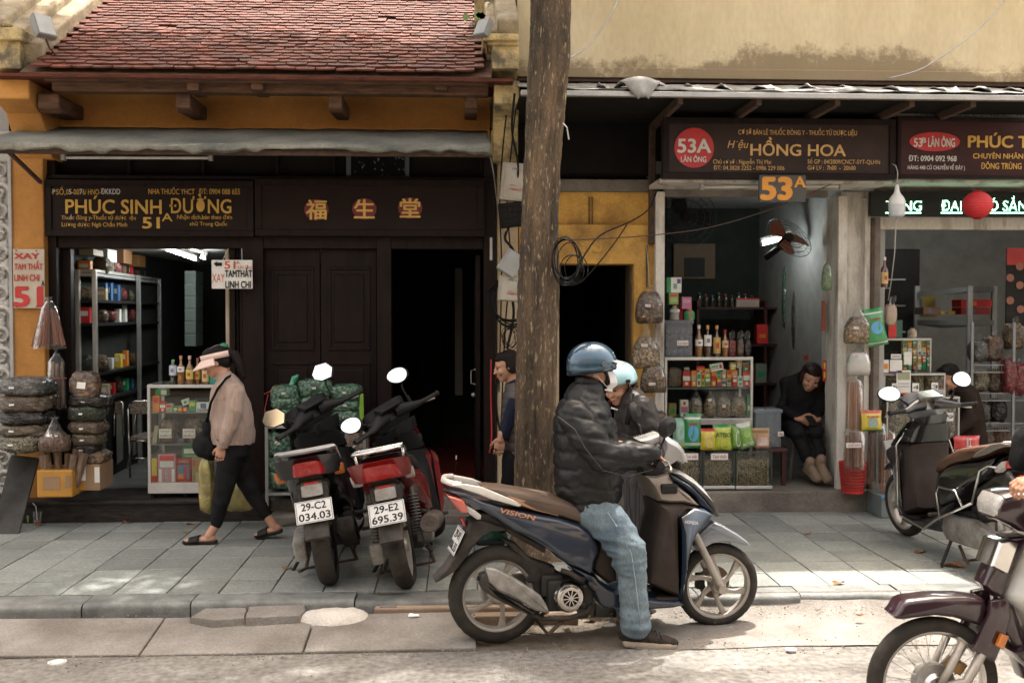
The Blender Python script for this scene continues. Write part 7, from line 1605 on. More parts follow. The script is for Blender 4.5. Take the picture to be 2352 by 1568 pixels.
def case(label, px0, px1, py0, py1, Y, d, shelves, fr=m_alum, bar=.022, glass=True, legs=0, name='display_case'):
 a = W(px0, py1, Y); c_ = W(px1, py0, Y); x0, x1, z0, z1 = a.x, c_.x, a.z, c_.z; t = thing(name, ((x0 + x1) / 2, Y, z0), label, 'display case')
 for x in (x0, x1 - bar):
  for y in (Y, Y + d - bar): b = MB(); b.bb(x, x + bar, y, y + bar, z0, z1 - bar); b.build('frame_post', fr, t, bevel=.003)
 for (xa, xb, ya, yb) in ((x0, x1, Y - .002, Y + bar), (x0, x1, Y + d - bar, Y + d), (x0 - .001, x0 + bar, Y + bar, Y + d - bar), (x1 - bar, x1 + .001, Y + bar, Y + d - bar)):
  b = MB(); b.bb(xa, xb, ya, yb, z1 - bar, z1 + .004); b.build('frame_rail', fr, t, bevel=.003)
 for s in shelves:
  z = WZ(s, Y, (px0 + px1) / 2); b = MB(); b.bb(x0 + bar, x1 - bar, Y + .01, Y + d - .01, z - .004, z + .003); b.build('shelf', mat('shelf_grey', (.16, .165, .16), rough=.3), t)
 if glass:
  b = MB(); b.bb(x0 + bar, x1 - bar, Y + .004, Y + .008, z0 + .02, z1 - bar); b.build('glass_pane', m_glass, t)
  b = MB(); b.bb(x0 + .002, x1 - .002, Y + .02, Y + d, z1 + .004, z1 + .009); b.build('glass_top', m_glass, t)
 return t, x0, x1, z0, z1
ORD = ['first', 'second', 'third', 'fourth', 'fifth', 'sixth', 'seventh', 'eighth', 'ninth', 'tenth', 'eleventh', 'twelfth', 'thirteenth', 'fourteenth', 'fifteenth', 'sixteenth', 'seventeenth', 'eighteenth', 'nineteenth', 'twentieth', 'twenty-first', 'twenty-second', 'twenty-third', 'twenty-fourth']
CN = {'red': (.60, .03, .03), 'orange': (.78, .24, .03), 'yellow': (.75, .52, .06), 'green': (.02, .30, .12), 'white': (.75, .74, .70), 'cream': (.50, .42, .28), 'blue': (.05, .14, .32), 'pink': (.55, .20, .28), 'brown': (.20, .09, .04), 'pale green': (.25, .42, .28)}
def rowboxes(where, spec, Y, base, d=.05, grp=None, cat='box'):
 """spec: (px0, px1, py top, colour name, patch colour name)"""
 for i, (a, c, top, col, pc) in enumerate(spec):
  bs_ = base[i] if isinstance(base, (list, tuple)) else base
  k = random.random(); bands = ((.12, .88, .55, .88, CN[pc]), (.2, .8, .12, .42, CN[random.choice(list(CN))])) if k < .6 else ((0, 1, .4, .7, CN[pc]), (.3, .7, .12, .3, CN['white']))
  carton('%s box with %s panel, %s from left %s' % (col, pc, ORD[i], where), a, c, top, bs_, Y + ru(0, .02), d, CN[col], grp, bands)
g1 = 'big clear sacks stacked against the yellow pillar'
for i, (y0, y1, m, what, x1) in enumerate(((869, 912, 'grey', 'dark grey leaves, topmost', 97), (909, 950, 'brown', 'brown twigs, second from the top', 98), (946, 979, 'dark', 'blackish pieces, third from the top', 96), (976, 1005, 'olive', 'tan strips, fourth from the top', 95), (1001, 1043, 'pale', 'pale shavings, lowest', 90))):
 sack('sack of %s in the stack at the left edge' % what, -14, x1, y0, y1, 8.02, H[m], .19, g1, (.36, .5, 9, 3.4), txt=None)
g2 = 'clear sacks stacked on the cardboard box'
for i, (x0, x1, y0, y1, m, what) in enumerate(((156, 223, 855, 915, 'nut', 'dark nuts with a printed sheet, topmost'), (151, 239, 908, 936, 'dark', 'black pieces, just below the upright one'), (149, 228, 931, 970, 'green', 'dark green leaves, third from the top'), (151, 229, 969, 1000, 'brown', 'dark brown twigs, fourth from the top'), (158, 224, 996, 1026, 'olive', 'greyish seeds, fifth from the top'), (160, 216, 1022, 1047, 'dark', 'dark seeds, sixth from the top'), (164, 236, 1040, 1068, 'peel', 'reddish peel, lowest, on the cardboard box'))):
 t = sack('sack of %s, by the shop opening' % what, x0, x1, y0, y1, 8.15, H[m], .14 if i else .06, g2, (.45, .5, 16 if i == 0 else 7, 12 if i == 0 else 3.2))
carton('brown cardboard box with a THUỐC label under the sack stack', 165, 231, 1066, 1126, 8.15, .30, m_card, None, ((.02, .48, .38, .95, m_paper), (.25, .45, .02, .3, m_ylw), (.8, .98, .3, .9, m_paper)), name='cardboard_box', txt=('THUỐC', .25, .72, .40, .13))
t = thing('bark_box', (WX(125, 8.0), 8.0, FL), 'yellow taped carton holding upright rolls of bark', 'box'); 
b = MB(); b.bb(*LB(84, 166, 1079, 1142, 8.0, 8.3)); b.build('carton', m_ylw, t, bevel=.012)
b = MB(); b.bb(*LB(98, 138, 1094, 1124, 7.996, 8.0)); b.build('printed_patch', m_card, t)
b = MB(); b.bb(*LB(150, 162, 1092, 1120, 7.996, 8.0)); b.build('printed_patch', m_card, t)
for i in range(14):
 u = ru(-.12, .13); xc = WX(125, 8.05) + u; yy = 8.06 + ru(0, .17); h_ = ru(.15, .2); zb = WZ(1085, 8.0); r = ru(.016, .026); top = Vector((xc + u * .55 + ru(-.02, .02), yy - .02, zb + h_))
 b = MB(); bot = Vector((xc, yy, zb - .1)); b.cyl(bot, top, r, r * 1.1, 10, caps=False); b.cyl(bot, top - Vector((0, 0, .002)), r * .8, r * .85, 10, caps=False); b.build('bark_roll', m_palebark, t, smooth=True)
hangbag('tied clear bag of broken cinnamon pieces on the bark carton', 90, 161, 958, 1036, 8.0, H['bark'], 'bags on the left step', neck=.42, cardp=(.55, .55, 6, 3), d=.10, flare=1.2)
def bundle(label, px0, px1, py0, py1, Y, m, top_w, n, seed, name='stick_bundle', neck=.15, tie=None):
 rnd = random.Random(seed); a = W(px0, py1, Y); c_ = W(px1, py0, Y); cx = (a.x + c_.x) / 2; w = (c_.x - a.x) / 2; zt = c_.z; zb = a.z; Hh = zt - zb; zf = zt - Hh * neck
 t = thing(name, (cx, Y, zb), label, 'bag', 'bags of sticks and bark')
 for i in range(n):
  u = -1 + 2 * (i + .5) / n + rnd.uniform(-.1, .1); dep = rnd.uniform(-.035, .035) * (1 - u * u) - .01; u2 = u * top_w
  b = MB(); r = w / n * rnd.uniform(.85, 1.25); b.cyl((cx + w * u * .97, Y + dep, zb + rnd.uniform(0, .03)), (cx + w * u2 * .95, Y + dep * .6, zf + rnd.uniform(-.03, .01)), r, r * .85, 7); b.build('stick', m, t, smooth=2)
 b = MB(); q = lambda z, ww, dd: [Vector((cx + ww * cos(s), Y + dd * sin(s) - .005, z)) for s in [2 * pi * i / 18 for i in range(18)]]
 b.rings([q(zb - .01, w * 1.02, .055), q((zb + zf) / 2, w * (1 + top_w) / 2 * 1.04, .055), q(zf, w * top_w * 1.05, .045), q(zf + (zt - zf) * .5, w * .35 * (.5 + top_w / 2), .02), q(zf + (zt - zf) * .75, w * .08, .008), q(zt, w * .25, .015)], caps=False); b.build('clear_bag', m_plastic, t, smooth=True)
 if tie: z = zb + Hh * tie; b = MB(); b.tube(q(z, w * 1.03, .058) + [q(z, w * 1.03, .058)[0]], .003, 4); b.build('red_tie', m_redink, t)
 return t
bundle('flared clear bag of red brown sticks hanging beside the 51 tin sign', 74, 153, 682, 798, 8.4, m_stick, .42, 15, 1, neck=.22)
bundle('narrow clear bag of pale bark strips hanging below the red brown sticks', 109, 151, 800, 937, 8.4, m_palebark, .85, 7, 2, neck=.22, tie=.5)
# leaning board, drinks
t = thing('leaning_board', (G(40, 1215, ZS).x, 7.95, ZS), 'dark grey board leaning against the left step', 'board'); P = [G(0, 1217, ZS), G(60, 1217, ZS)]; Q = [W(24, 1048, 8.3), W(88, 1056, 8.3)]
b = MB(); q = [P[0], P[1], Q[1], Q[0]]; q[0] = Vector((P[0].x, 7.95, ZS)); q[1] = Vector((P[1].x, 7.95, ZS)); b.add(q + [v + Vector((0, .035, .012)) for v in q], [(0, 1, 2, 3), (7, 6, 5, 4), (0, 4, 5, 1), (1, 5, 6, 2), (2, 6, 7, 3), (3, 7, 4, 0)]); b.build('board', mat('dark_slate_board', (.045, .043, .040), rough=.6, var=.4, scale=4, fine=.1), t, bevel=.004)
c = G(86, 1206, ZS); t = thing('plastic_cup', tuple(c), 'clear plastic cup of brown drink with a straw beside the leaning board', 'cup'); b = MB(); b.lathe([(0, 0), (.026, 0), (.036, .11), (.034, .11), (.024, .004)], c, n=18); b.build('cup', m_plastic, t, smooth=2); b = MB(); b.lathe([(0, .004), (.024, .004), (.027, .035), (0, .035)], c, n=16); b.build('drink', pm((.30, .12, .05)), t); b = MB(); b.tube([c + Vector((0, 0, .01)), c + Vector((-.01, 0, .15)), c + Vector((-.035, 0, .18))], .003, 5); b.build('straw', m_paper, t)
c = G(67, 1200, ZS); t = thing('drink_bottle', tuple(c), 'small green drink bottle next to the clear cup', 'bottle'); b = MB(); b.lathe([(0, 0), (.024, 0), (.026, .06), (.014, .09), (.012, .11), (0, .11)], c, n=14); b.build('bottle', pm((.25, .30, .08), .2), t, smooth=2); b = MB(); b.lathe([(0, .105), (.014, .105), (.014, .12), (0, .12)], c, n=12); b.build('cap', m_white, t)
m_wfr = mat('white_frame', (.50, .49, .46), rough=.4, fine=.04)
t, X0, X1, Z0, Z1 = case('white framed glass case of medicine boxes behind the walking woman', 340, 506, 884, 1133, 8.42, .42, (948, 1021), m_wfr)
b = MB(); b.bb(X0, X1, 8.416, 8.44, Z0, Z0 + .085); b.build('base_board', m_wfr, t, bevel=.004)
b = MB(); b.bb(X0 + .01, X1 - .01, 8.44, 8.83, Z0 + .06, Z0 + .085); b.build('bottom_shelf', m_wfr, t)
for sx in (-1, 0, 1):
 for sy in (8.47, 8.78): b = MB(); b.cyl(((X0 + X1) / 2 + sx * (X1 - X0) * .45, sy, FL), ((X0 + X1) / 2 + sx * (X1 - X0) * .45, sy, Z0 + .01), .02, n=10); b.build('caster', m_blk, t)
yc = 8.47
rowboxes('white case upper shelf', [(350, 366, 908, 'orange', 'red'), (367, 380, 922, 'red', 'white'), (381, 396, 927, 'cream', 'red'), (398, 407, 933, 'green', 'white'), (408, 418, 933, 'green', 'white'), (433, 450, 920, 'green', 'yellow')], yc, 946, .06, 'medicine boxes in the left case')
carton('wide white box lettered Trà Gừng on the upper shelf of the white case', 450, 484, 924, 946, yc, .06, CN['white'], None, ((.3, .7, .4, .9, CN['blue']),), txt=('Trà Gừng', .5, .25, .8, .25))
carton('green tin with a white tiger picture at the top left of the white case', 356, 384, 894, 909, yc + .05, .08, CN['green'], None, ((.5, .95, .2, .9, CN['white']),))
carton('tilted white and green box on the upper shelf of the white case', 417, 434, 916, 930, yc + .04, .04, CN['white'], None, ((.3, .7, .3, .7, CN['green']),), tilt=R(-20))
for i, px in enumerate((413, 425)): c = W(px, 940, yc - .0); t = thing('round_tin', tuple(c), 'red and yellow round tin, %s of the pair on the upper shelf' % ('left' if not i else 'right'), 'tin', 'round tins'); b = MB(); b.cyl((c.x, yc, c.z), (c.x, yc + .03, c.z), .021, n=18); b.build('tin', pm(CN['red']), t); b = MB(); b.cyl((c.x, yc - .002, c.z), (c.x, yc, c.z), .013, n=14); b.build('printed_disc', pm(CN['yellow']), t)
for i, (a, c_) in enumerate(((362, 403), (414, 460))):
 t = sack('brown root bag labelled TAM THẤT, %s of two on the middle shelf' % ('left' if not i else 'right'), a, c_, 963, 1020, yc, H['nut'], .09, 'root bags in the left case', sq=.8, name='root_bag'); q = W((a + c_) / 2 - 3, 995, yc - .008); card(t, q, .10, .075, 'TAMTHẤT|(bắc)', m=m_paper)
for i, px in enumerate((352, 357)): carton('thin pale stick box, %s of two leaning at the left' % ('left' if not i else 'right'), px, px + 4, 978, 1019, yc, .04, CN['cream'], 'stick boxes', tilt=R(8))
carton('green box with a white tiger above the tall boxes on the lowest shelf', 418, 460, 1023, 1050, yc + .02, .05, CN['green'], None, ((.1, .9, .35, .75, CN['white']),), txt=('TIGRE BLANC', .5, .12, .7, .14), tink=m_wlet)
carton('tall yellow and red box at the far left of the lowest shelf', 348, 361, 1053, 1118, yc + .02, .08, CN['yellow'], None, ((0, 1, 0, .4, CN['red']),))
t = carton('tall pink box with Chinese characters down the middle, lowest shelf', 362, 404, 1042, 1118, yc, .10, (.55, .27, .33), None, ((.1, .9, .80, .95, CN['red']), (.12, .88, .60, .78, CN['white']), (.06, .22, .12, .55, CN['white']), (.78, .94, .12, .55, CN['white'])))
b = MB()
for i, ch in enumerate('正紅花油'): c = W(383, 1078 + i * 9.5, yc - .006); put_text(b, ch, c, (1, 0, 0), (0, 0, 1), h=.022, bold=.03, center=True)
b.build('lettering', m_wlet, t)
t = carton('red box with a blue landscape picture and KOREAN GINSENG lettering', 404, 439, 1051, 1118, yc, .10, (.40, .025, .02), None, ((.12, .88, .28, .76, (.12, .22, .36)), (.55, .72, .28, .7, CN['red']), (.15, .5, .28, .45, CN['orange']), (0, 1, 0, .06, (.2, .35, .45))), txt=('KOREAN|'.strip('|'), .5, .17, .6, .07), tink=m_gold)
b = MB(); put_text(b, 'GINSENG', W(421, 1111, yc - .006), (1, 0, 0), (0, 0, 1), w=.075, h=.011, center=True); put_text(b, '고려인삼', W(421, 1060, yc - .006), (1, 0, 0), (0, 0, 1), w=.085, h=.018, center=True, bold=.03); b.build('lettering', m_wlet, t)
carton('gold coloured tall box at the right of the lowest shelf', 440, 470, 1050, 1118, yc, .10, (.36, .22, .09), None, ((.3, .8, .15, .5, CN['cream']), (0, 1, 0, .06, CN['red']), (.1, .25, .7, .9, CN['red'])))
# bottles on top
gb = 'bottles on the left case'
bottle('dark bottle with green cap and pale label, leftmost on the left case', 398, 826, 883, 8.5, 17, ('dark', (.015, .012, .012)), (.12, .45, .06), (.38, .78, (.52, .53, .58)), grp=gb, shape='pet')
bottle('amber honey bottle with a small handwritten label on the left case', 416, 817, 883, 8.5, 17, ('amber', (.22, .085, .012)), (.45, .22, .12), (.45, .63, CN['white']), grp=gb)
bottle('honey bottle with a red and white cap and yellow label on the left case', 436, 817, 883, 8.5, 17, ('amber', 0), (.6, .4, .4), (.2, .52, (.55, .48, .12)), grp=gb)
bottle('amber bottle with a yellow label, fourth from the left on the left case', 454, 822, 883, 8.55, 15, ('amber', 0), (.3, .1, .05), (.2, .52, (.58, .42, .08)), grp=gb)
bottle('amber bottle with a cream label beneath the pink visor', 472, 822, 883, 8.5, 16, ('amber', 0), (.3, .1, .05), (.12, .55, (.55, .45, .22)), grp=gb)
carton('flat green carton lettered BẠC on the left case', 481, 503, 863, 883, 8.5, .10, (.03, .28, .20), None, (), txt=('BẠC', .65, .75, .4, .2), tink=m_wlet)
t = thing('wall_cabinet', (WX(250, 9.6), 9.6, FL), 'tall aluminium and glass cabinet of dried goods along the left shop wall', 'cabinet')
xa = WX(176, 9.1) - .0
def skew(px, py, Y): return W(px, py, Y)
posts = ((178, 9.05), (217, 9.05), (318, 10.4), (366, 11.4))
for px, Y in posts:
 x = WX(px, Y); b = MB(); b.bb(x - .018, x + .018, Y, Y + .04, FL, 2.18); b.build('frame_post', m_alum if px < 300 else m_steel, t, bevel=.003)
shz = [WZ(635, 9.05), WZ(695, 9.05), WZ(748, 9.05), WZ(862, 9.05), WZ(925, 9.05)]
for z in shz + [2.16]:
 b = MB(); q = [(WX(178, 9.05), 9.08), (WX(217, 9.05), 9.08), (WX(366, 11.4), 11.4), (WX(366, 11.4) - .45, 11.5), (WX(178, 9.05) - .2, 9.3)]
 b.add([(x, y, z) for x, y in q] + [(x, y, z + .025) for x, y in q], [(0, 1, 2, 3, 4), (9, 8, 7, 6, 5)] + [(i, i + 5, (i + 1) % 5 + 5, (i + 1) % 5) for i in range(5)]); b.build('shelf', m_alum if z > 2.1 else m_bplast, t)
goods = ['nut', 'pale', 'olive', 'root', 'green', 'brown', 'red', 'straw']
random.seed(21); n_in = 0
SHN = ['top', 'second', 'third', 'fourth', 'lowest']
for s, z in enumerate(shz):
 for i in range(9):
  f = (i + .4) / 9; Y = 9.1 + f * 2.1; x = WX(196, 9.1) * 1 + (WX(366, 11.4) - WX(217, 9.05)) * max(0, f - .05) - .03; hgt = ru(.10, .17); w_ = ru(.05, .08)
  if i in (0, 1): x = WX(188 + i * 17, 9.1)
  if random.random() < .55:
   _sd[0] += 1; m = random.choice(goods); tt = thing('herb_bag', (x, Y, z + .025), 'bag of %s goods, %s from the street, %s wall cabinet shelf' % ({'nut': 'brown', 'pale': 'pale', 'olive': 'tan', 'root': 'beige', 'green': 'dark green', 'brown': 'dark brown', 'red': 'red', 'straw': 'straw coloured'}[m], ORD[i], SHN[s]), 'bag', 'bags in the wall cabinet'); blob(Vector((x, Y, z + .025 + hgt / 2)), (w_, .05, hgt / 2), _sd[0], .7, 14, 8).build('body', H[m], tt, smooth=True)
  else:
   cn = random.choice(['red', 'green', 'yellow', 'orange', 'blue', 'white', 'cream']); tt = thing('medicine_box', (x, Y, z + .025), '%s box, %s from the street, %s wall cabinet shelf' % (cn, ORD[i], SHN[s]), 'box', 'boxes in the wall cabinet'); b = MB(); b.box((x, Y, z + .025 + hgt / 2), (w_ * 1.6, .06, hgt)); bo = b.build('body', pm(CN[cn]), tt, bevel=.002); b = MB(); b.box((x, Y - .031, z + .025 + hgt * .6), (w_ * 1.1, .002, hgt * .3)); b.build('printed_patch', pm(CN['white']), bo)
for i, (px0, px1, py0, py1) in enumerate(((178, 215, 572, 586), (218, 248, 572, 600), (250, 285, 573, 604), (286, 318, 585, 612))): carton('%s parcel on top of the wall cabinet, %s from the street' % (('pale', 'white', 'brown taped', 'brown glossy')[i], ORD[i]), px0, px1, py0, py1, 9.2 + i * .45, .25, ((.3, .25, .15), CN['white'], (.25, .13, .06), (.22, .10, .03))[i], 'parcels', (), name='parcel')
for i in range(6): px0 = 424 - i * 0; carton('grey green plastic tub, %s from the top of the tub column' % ORD[i], 424, 450, 622 + i * 29, 650 + i * 29, 10.9, .3, (.10, .13, .12), 'stacked tubs in the left shop', ((0, 1, .85, 1, (.14, .17, .16)),), name='storage_tub')
t = thing('counter', (WX(270, 9.4), 9.4, FL), 'low counter with white doors inside the left shop', 'counter'); 
for i in range(4):
 Y = 9.1 + i * .55; x = WX(216, 9.1) + (WX(366, 11.4) - WX(217, 9.1)) * i / 4; b = MB(); dx = (WX(366, 11.4) - WX(217, 9.1)) / 4
 b.add([(x + .03, Y, FL + .1), (x + dx - .02, Y + .5, FL + .1), (x + dx - .02, Y + .5, FL + .62), (x + .03, Y, FL + .62)], [(0, 1, 2, 3)]); o = b.build('door', mat('counter_door', (.20, .19, .165), rough=.5), t)
b = MB(); dx = WX(366, 11.4) - WX(217, 9.1); x = WX(216, 9.1); b.add([(x, 9.08, FL), (x + dx, 11.3, FL), (x + dx, 11.3, FL + .72), (x, 9.08, FL + .72), (x - .4, 9.1, FL), (x - .4, 9.1, FL + .72), (x + dx - .4, 11.5, FL + .72)], [(0, 1, 2, 3), (0, 3, 5, 4), (3, 2, 6, 5)]); b.v = [(v[0] - .006, v[1] + .012, v[2]) for v in b.v]; b.build('carcass', m_bplast, t)
# folding chair
t = thing('folding_chair', (WX(320, 8.9), 8.9, FL), 'chrome folding chair with a checked seat beside the white case', 'chair'); YC2 = 8.9
chk = mat('checked_vinyl', (.22, .17, .12), rough=.5, col2=(.05, .045, .04), scale=60, lo=.45, hi=.55)
b = MB(); b.tube([W(299, 1097, YC2 - .1), W(293, 940, YC2), W(298, 926, YC2), W(310, 921, YC2), W(350, 921, YC2)], .009, 8); b.tube([W(299, 1012, YC2), W(345, 1012, YC2)], .008, 7); b.tube([W(298, 1052, YC2), W(345, 1052, YC2)], .007, 7); b.tube([W(316, 925, YC2 + .05), W(292, 1075, YC2 + .35)], .009, 8); b.build('frame', m_chrome, t, smooth=True)
b = MB(); b.bb(*LB(297, 352, 923, 951, YC2, YC2 + .025)); b.build('backrest', chk, t, bevel=.01); b = MB(); b.bb(*LB(297, 352, 1003, 1012, YC2, YC2 + .38)); b.build('seat', chk, t, bevel=.008)
t = thing('folding_chair', (WX(275, 9.6), 9.6, FL), 'second checked chair half hidden behind the counter corner', 'chair'); b = MB(); b.bb(*LB(262, 282, 922, 950, 9.5, 9.53)); b.build('backrest', chk, t, bevel=.01); b = MB(); b.tube([W(262, 1000, 9.5), W(262, 925, 9.5), W(272, 919, 9.5), W(282, 925, 9.5), W(283, 1000, 9.5)], .009, 7); b.build('frame', m_chrome, t, smooth=True)
# yellow bags behind / beside the woman
m_yplas = mat('yellow_translucent_bag', (.40, .34, .08), rough=.4, col2=(.22, .17, .07), scale=12, crinkle=.02, coat=1)
sack('crumpled yellow plastic bag hanging below the black bag of the walking woman', 454, 486, 1058, 1176, 7.75, m_yplas, .06, 'yellow plastic bags', name='plastic_bag'); sack('yellow plastic bag slumped on the step behind the walking woman', 505, 583, 1112, 1174, 8.0, m_yplas, .10, 'yellow plastic bags', name='plastic_bag')
t = thing('steel_rack', (WX(722, 8.35), 8.35, FL), 'grey steel rack holding green bags before the dark doors', 'rack')
for px in (611, 836):
 for Y in (8.2, 8.5): x = WX(px, Y); b = MB(); b.bb(x - .012, x + .012, Y - .012, Y + .012, ZS + .08 if Y < 8.3 else FL, WZ(972, 8.2)); b.build('post', m_steel, t)
for py in (975, 1127): z = WZ(py, 8.2); b = MB(); b.bb(WX(607, 8.2), WX(840, 8.2), 8.19, 8.51, z - .02, z); b.build('shelf', m_steel, t, bevel=.004)
gg = 'green bags of leaves on the steel rack'
GB = [('upper left column, topmost, with a green tied neck', 617, 685, 886, 925, 'leaf', 'Cỏ ngọt'), ('upper left column, second from the top', 619, 686, 911, 942, 'leaf', None), ('upper left column, resting on the rack', 622, 680, 939, 976, 'leaf', 'Nhân trần'), ('upper middle column, topmost', 684, 758, 872, 915, 'leaf', 'Bồ Công Anh'), ('upper middle column, second from the top', 686, 756, 910, 946, 'leaf', None), ('upper middle column, resting on the rack', 688, 752, 943, 976, 'leaf', None),
      ('upper right column, topmost', 755, 826, 885, 923, 'leaf', 'Tô Diên'), ('upper right column, second from the top', 757, 827, 920, 945, 'leaf', 'Chè Vằng'), ('upper right column, resting on the rack', 755, 826, 942, 977, 'leaf', 'Dừa Cạn'), ('lower shelf, topmost at the left', 612, 664, 992, 1052, 'leaf', 'Kim tiền'), ('lower shelf, middle at the left', 612, 668, 1049, 1085, 'leaf', 'Diệp hạ'), ('lower shelf, lowest at the left', 613, 662, 1081, 1127, 'leaf', 'Lá Sen')]
for k, (what, a, c_, y0, y1, m, tx) in enumerate(GB): sack('green leaf bag, %s' % what, a, c_, y0, y1, 8.2, H[m], .12, gg, (.5, .45, 7, 3.6) if tx else None, txt=tx, knot=((.4, 1) if k in (0, 3) else None), tie=mat('green_film', (.03, .25, .14), rough=.3, coat=1))
sack('clear sack of straw coloured stalks between the two parked scooters', 780, 842, 990, 1086, 8.2, H['straw'], .12, None, (.45, .42, 7, 3.6), txt='Cỏ Thuốt'); sack('pale clear sack on the lower shelf under the straw coloured one', 790, 826, 1086, 1126, 8.2, H['pale'], .1)
b = MB()
for i in range(7): b.tube([W(824, 893, 8.18), W(828 + i, 905, 8.17), W(826 + i * 1.5, 940 + i * 4, 8.17), W(828 + i, 962 + i * 2, 8.17)], .0025, 4)
o = b.build('green_ribbon', mat('lime_ribbon', (.22, .42, .05), rough=.5), None); tag(o, 'lime green ribbon dangling from the upper right green bag', 'ribbon')
b = MB(); b.tube([W(640, 886, 8.18), W(622, 898, 8.17), W(606, 905, 8.17)], .003, 4); b.tube([W(616, 905, 8.17), W(608, 940, 8.17), W(607, 975, 8.17)], .003, 4); o = b.build('red_ribbon', m_redink, None); tag(o, 'red ribbon dangling at the left of the green bags', 'ribbon')
# goods of the 53A shop
random.seed(31)
hg = 'bags hanging beside the passage'
hangbag('clear bag of dried lotus leaf labelled LÁ SEN hanging on the yellow wall', 1459, 1524, 652, 743, 8.45, H['lotus'], hg, .2, (.45, .55, 13, 6), 'LÁ SEN', (1486, 560), orange=(.3, .82))
hangbag('clear bag of pale sliced melon labelled MƯỚP ĐẮNG', 1450, 1517, 744, 846, 8.4, H['chips'], hg, .3, (.45, .48, 14, 6), 'MƯỚP-ĐẮNG', flare=1.3)
hangbag('clear bag of brown roots labelled Hoàng Cung, lowest of the hanging bags', 1470, 1532, 820, 902, 8.4, H['peel'], hg, .2, (.45, .75, 15, 5.5), 'Hoàng cung', orange=(.6, .5))
sack('small bag labelled Sâm behind the rider hands', 1500, 1532, 946, 982, 8.5, H['brown'], .06, None, (.3, .5, 7, 6), txt='Sâm'); sack('small bag labelled Vàng below the Sâm bag', 1500, 1530, 982, 1012, 8.5, H['grey'], .06, None, (.3, .4, 8, 5), txt='Vàng')
b = MB(); b.cyl(W(1486, 562, 8.68), W(1486, 660, 8.66), .008, n=8); tag(b.build('hook_rod', m_rust, None), 'rusty rod on the yellow wall above the LÁ SEN bag', 'rod')
t, X0, X1, Z0, Z1 = case('aluminium framed glass case of small medicine boxes in the 53A shop', 1526, 1730, 821, 1034, 8.85, .40, (892,), m_alum)
z = WZ(966, 8.85, 1628); b = MB(); b.bb(X0, X1, 8.845, 9.25, z - .035, z + .02); b.build('bottom_rail', m_alum, t, bevel=.004)
for px in (1531, 1724): x = WX(px, 8.9); b = MB(); b.bb(x - .012, x + .012, 8.88, 8.9, FL, z - .03); b.build('leg', m_alum, t)
yb = 8.9; cc = ['red', 'orange', 'white', 'yellow', 'green', 'cream', 'red', 'yellow', 'orange', 'cream', 'white', 'green', 'blue', 'pink']
xs = [(1568, 1586, 853), (1588, 1600, 851), (1601, 1610, 855), (1611, 1619, 856), (1619, 1633, 866), (1634, 1645, 852), (1646, 1658, 868), (1658, 1668, 870), (1669, 1680, 870), (1682, 1694, 868), (1695, 1706, 864), (1707, 1724, 851)]
cols = ['red', 'orange', 'white', 'yellow', 'green', 'orange', 'red', 'cream', 'cream', 'red', 'white', 'red']
rowboxes('53A case front row', [(a, c_, tp, cols[i], ['white', 'cream', 'green', 'red', 'white', 'red', 'yellow', 'blue', 'brown', 'white', 'green', 'white'][i]) for i, (a, c_, tp) in enumerate(xs)], yb, 888, .05, 'medicine boxes in the 53A case')
cols2 = ['blue', 'red', 'yellow', 'cream', 'cream', 'orange', 'orange', 'yellow', 'cream', 'green']
xs2 = [(1571, 1584, 843, 853), (1600, 1619, 841, 855), (1619, 1632, 847, 866), (1645, 1657, 853, 868), (1658, 1668, 848, 869), (1669, 1681, 850, 869), (1681, 1694, 850, 868), (1677, 1690, 832, 849), (1692, 1705, 828, 845), (1707, 1721, 833, 851)]
rowboxes('53A case stacked row', [(a, c_, tp, cols2[i], cc[(i * 5 + 3) % 14]) for i, (a, c_, tp, bs) in enumerate(xs2)], yb + .005, [q[3] for q in xs2], .045, 'medicine boxes in the 53A case')
carton('white box with a red ring leaning on the stacked medicine boxes', 1631, 1662, 834, 852, yb - .01, .03, CN['white'], None, ((.7, .88, .3, .75, CN['red']), (.1, .6, .55, .7, CN['green']), (.05, .65, .35, .42, CN['red'])), tilt=R(-10))
sack('flat clear bag of pale sticks at the left of the 53A case', 1535, 1566, 845, 888, yb, H['straw'], .04)
rb = 'root bags in the 53A case'
for what, a, c_, y0, m, tx in (('pale grains with a printed slip, leftmost', 1582, 1614, 893, 'pale', 'ii'), ('brown roots with a label, second from the left', 1616, 1645, 893, 'root', '6CỦ'), ('brown roots with a label, third from the left', 1647, 1679, 893, 'root', '5CỦ'), ('unlabelled brown roots, rightmost', 1680, 1714, 893, 'root', None)):
 hangbag('clear bag of %s, 53A case' % what, a, c_, y0, 957, yb, H[m], rb, .3, ((.5, .40, 8, 6) if tx == '6CỦ' else (.5, .62, 8, 6)) if tx and tx != 'ii' else None, tx if tx != 'ii' else None, d=.05, flare=.3, name='root_bag')
carton('pink and white box beside the pale grain bag', 1562, 1582, 918, 957, yb, .05, CN['white'], None, ((.1, .9, .25, .6, CN['pink']), (.35, .65, .7, .9, CN['red']))); carton('dull yellow box at the left of the lower glass shelf', 1535, 1554, 926, 957, yb, .05, (.30, .24, .06), None, ((.2, .8, .3, .6, CN['green']),)); carton('narrow green box at the right of the lower glass shelf', 1716, 1725, 905, 957, yb, .05, CN['green'], None, ((.2, .8, .3, .5, CN['white']),))
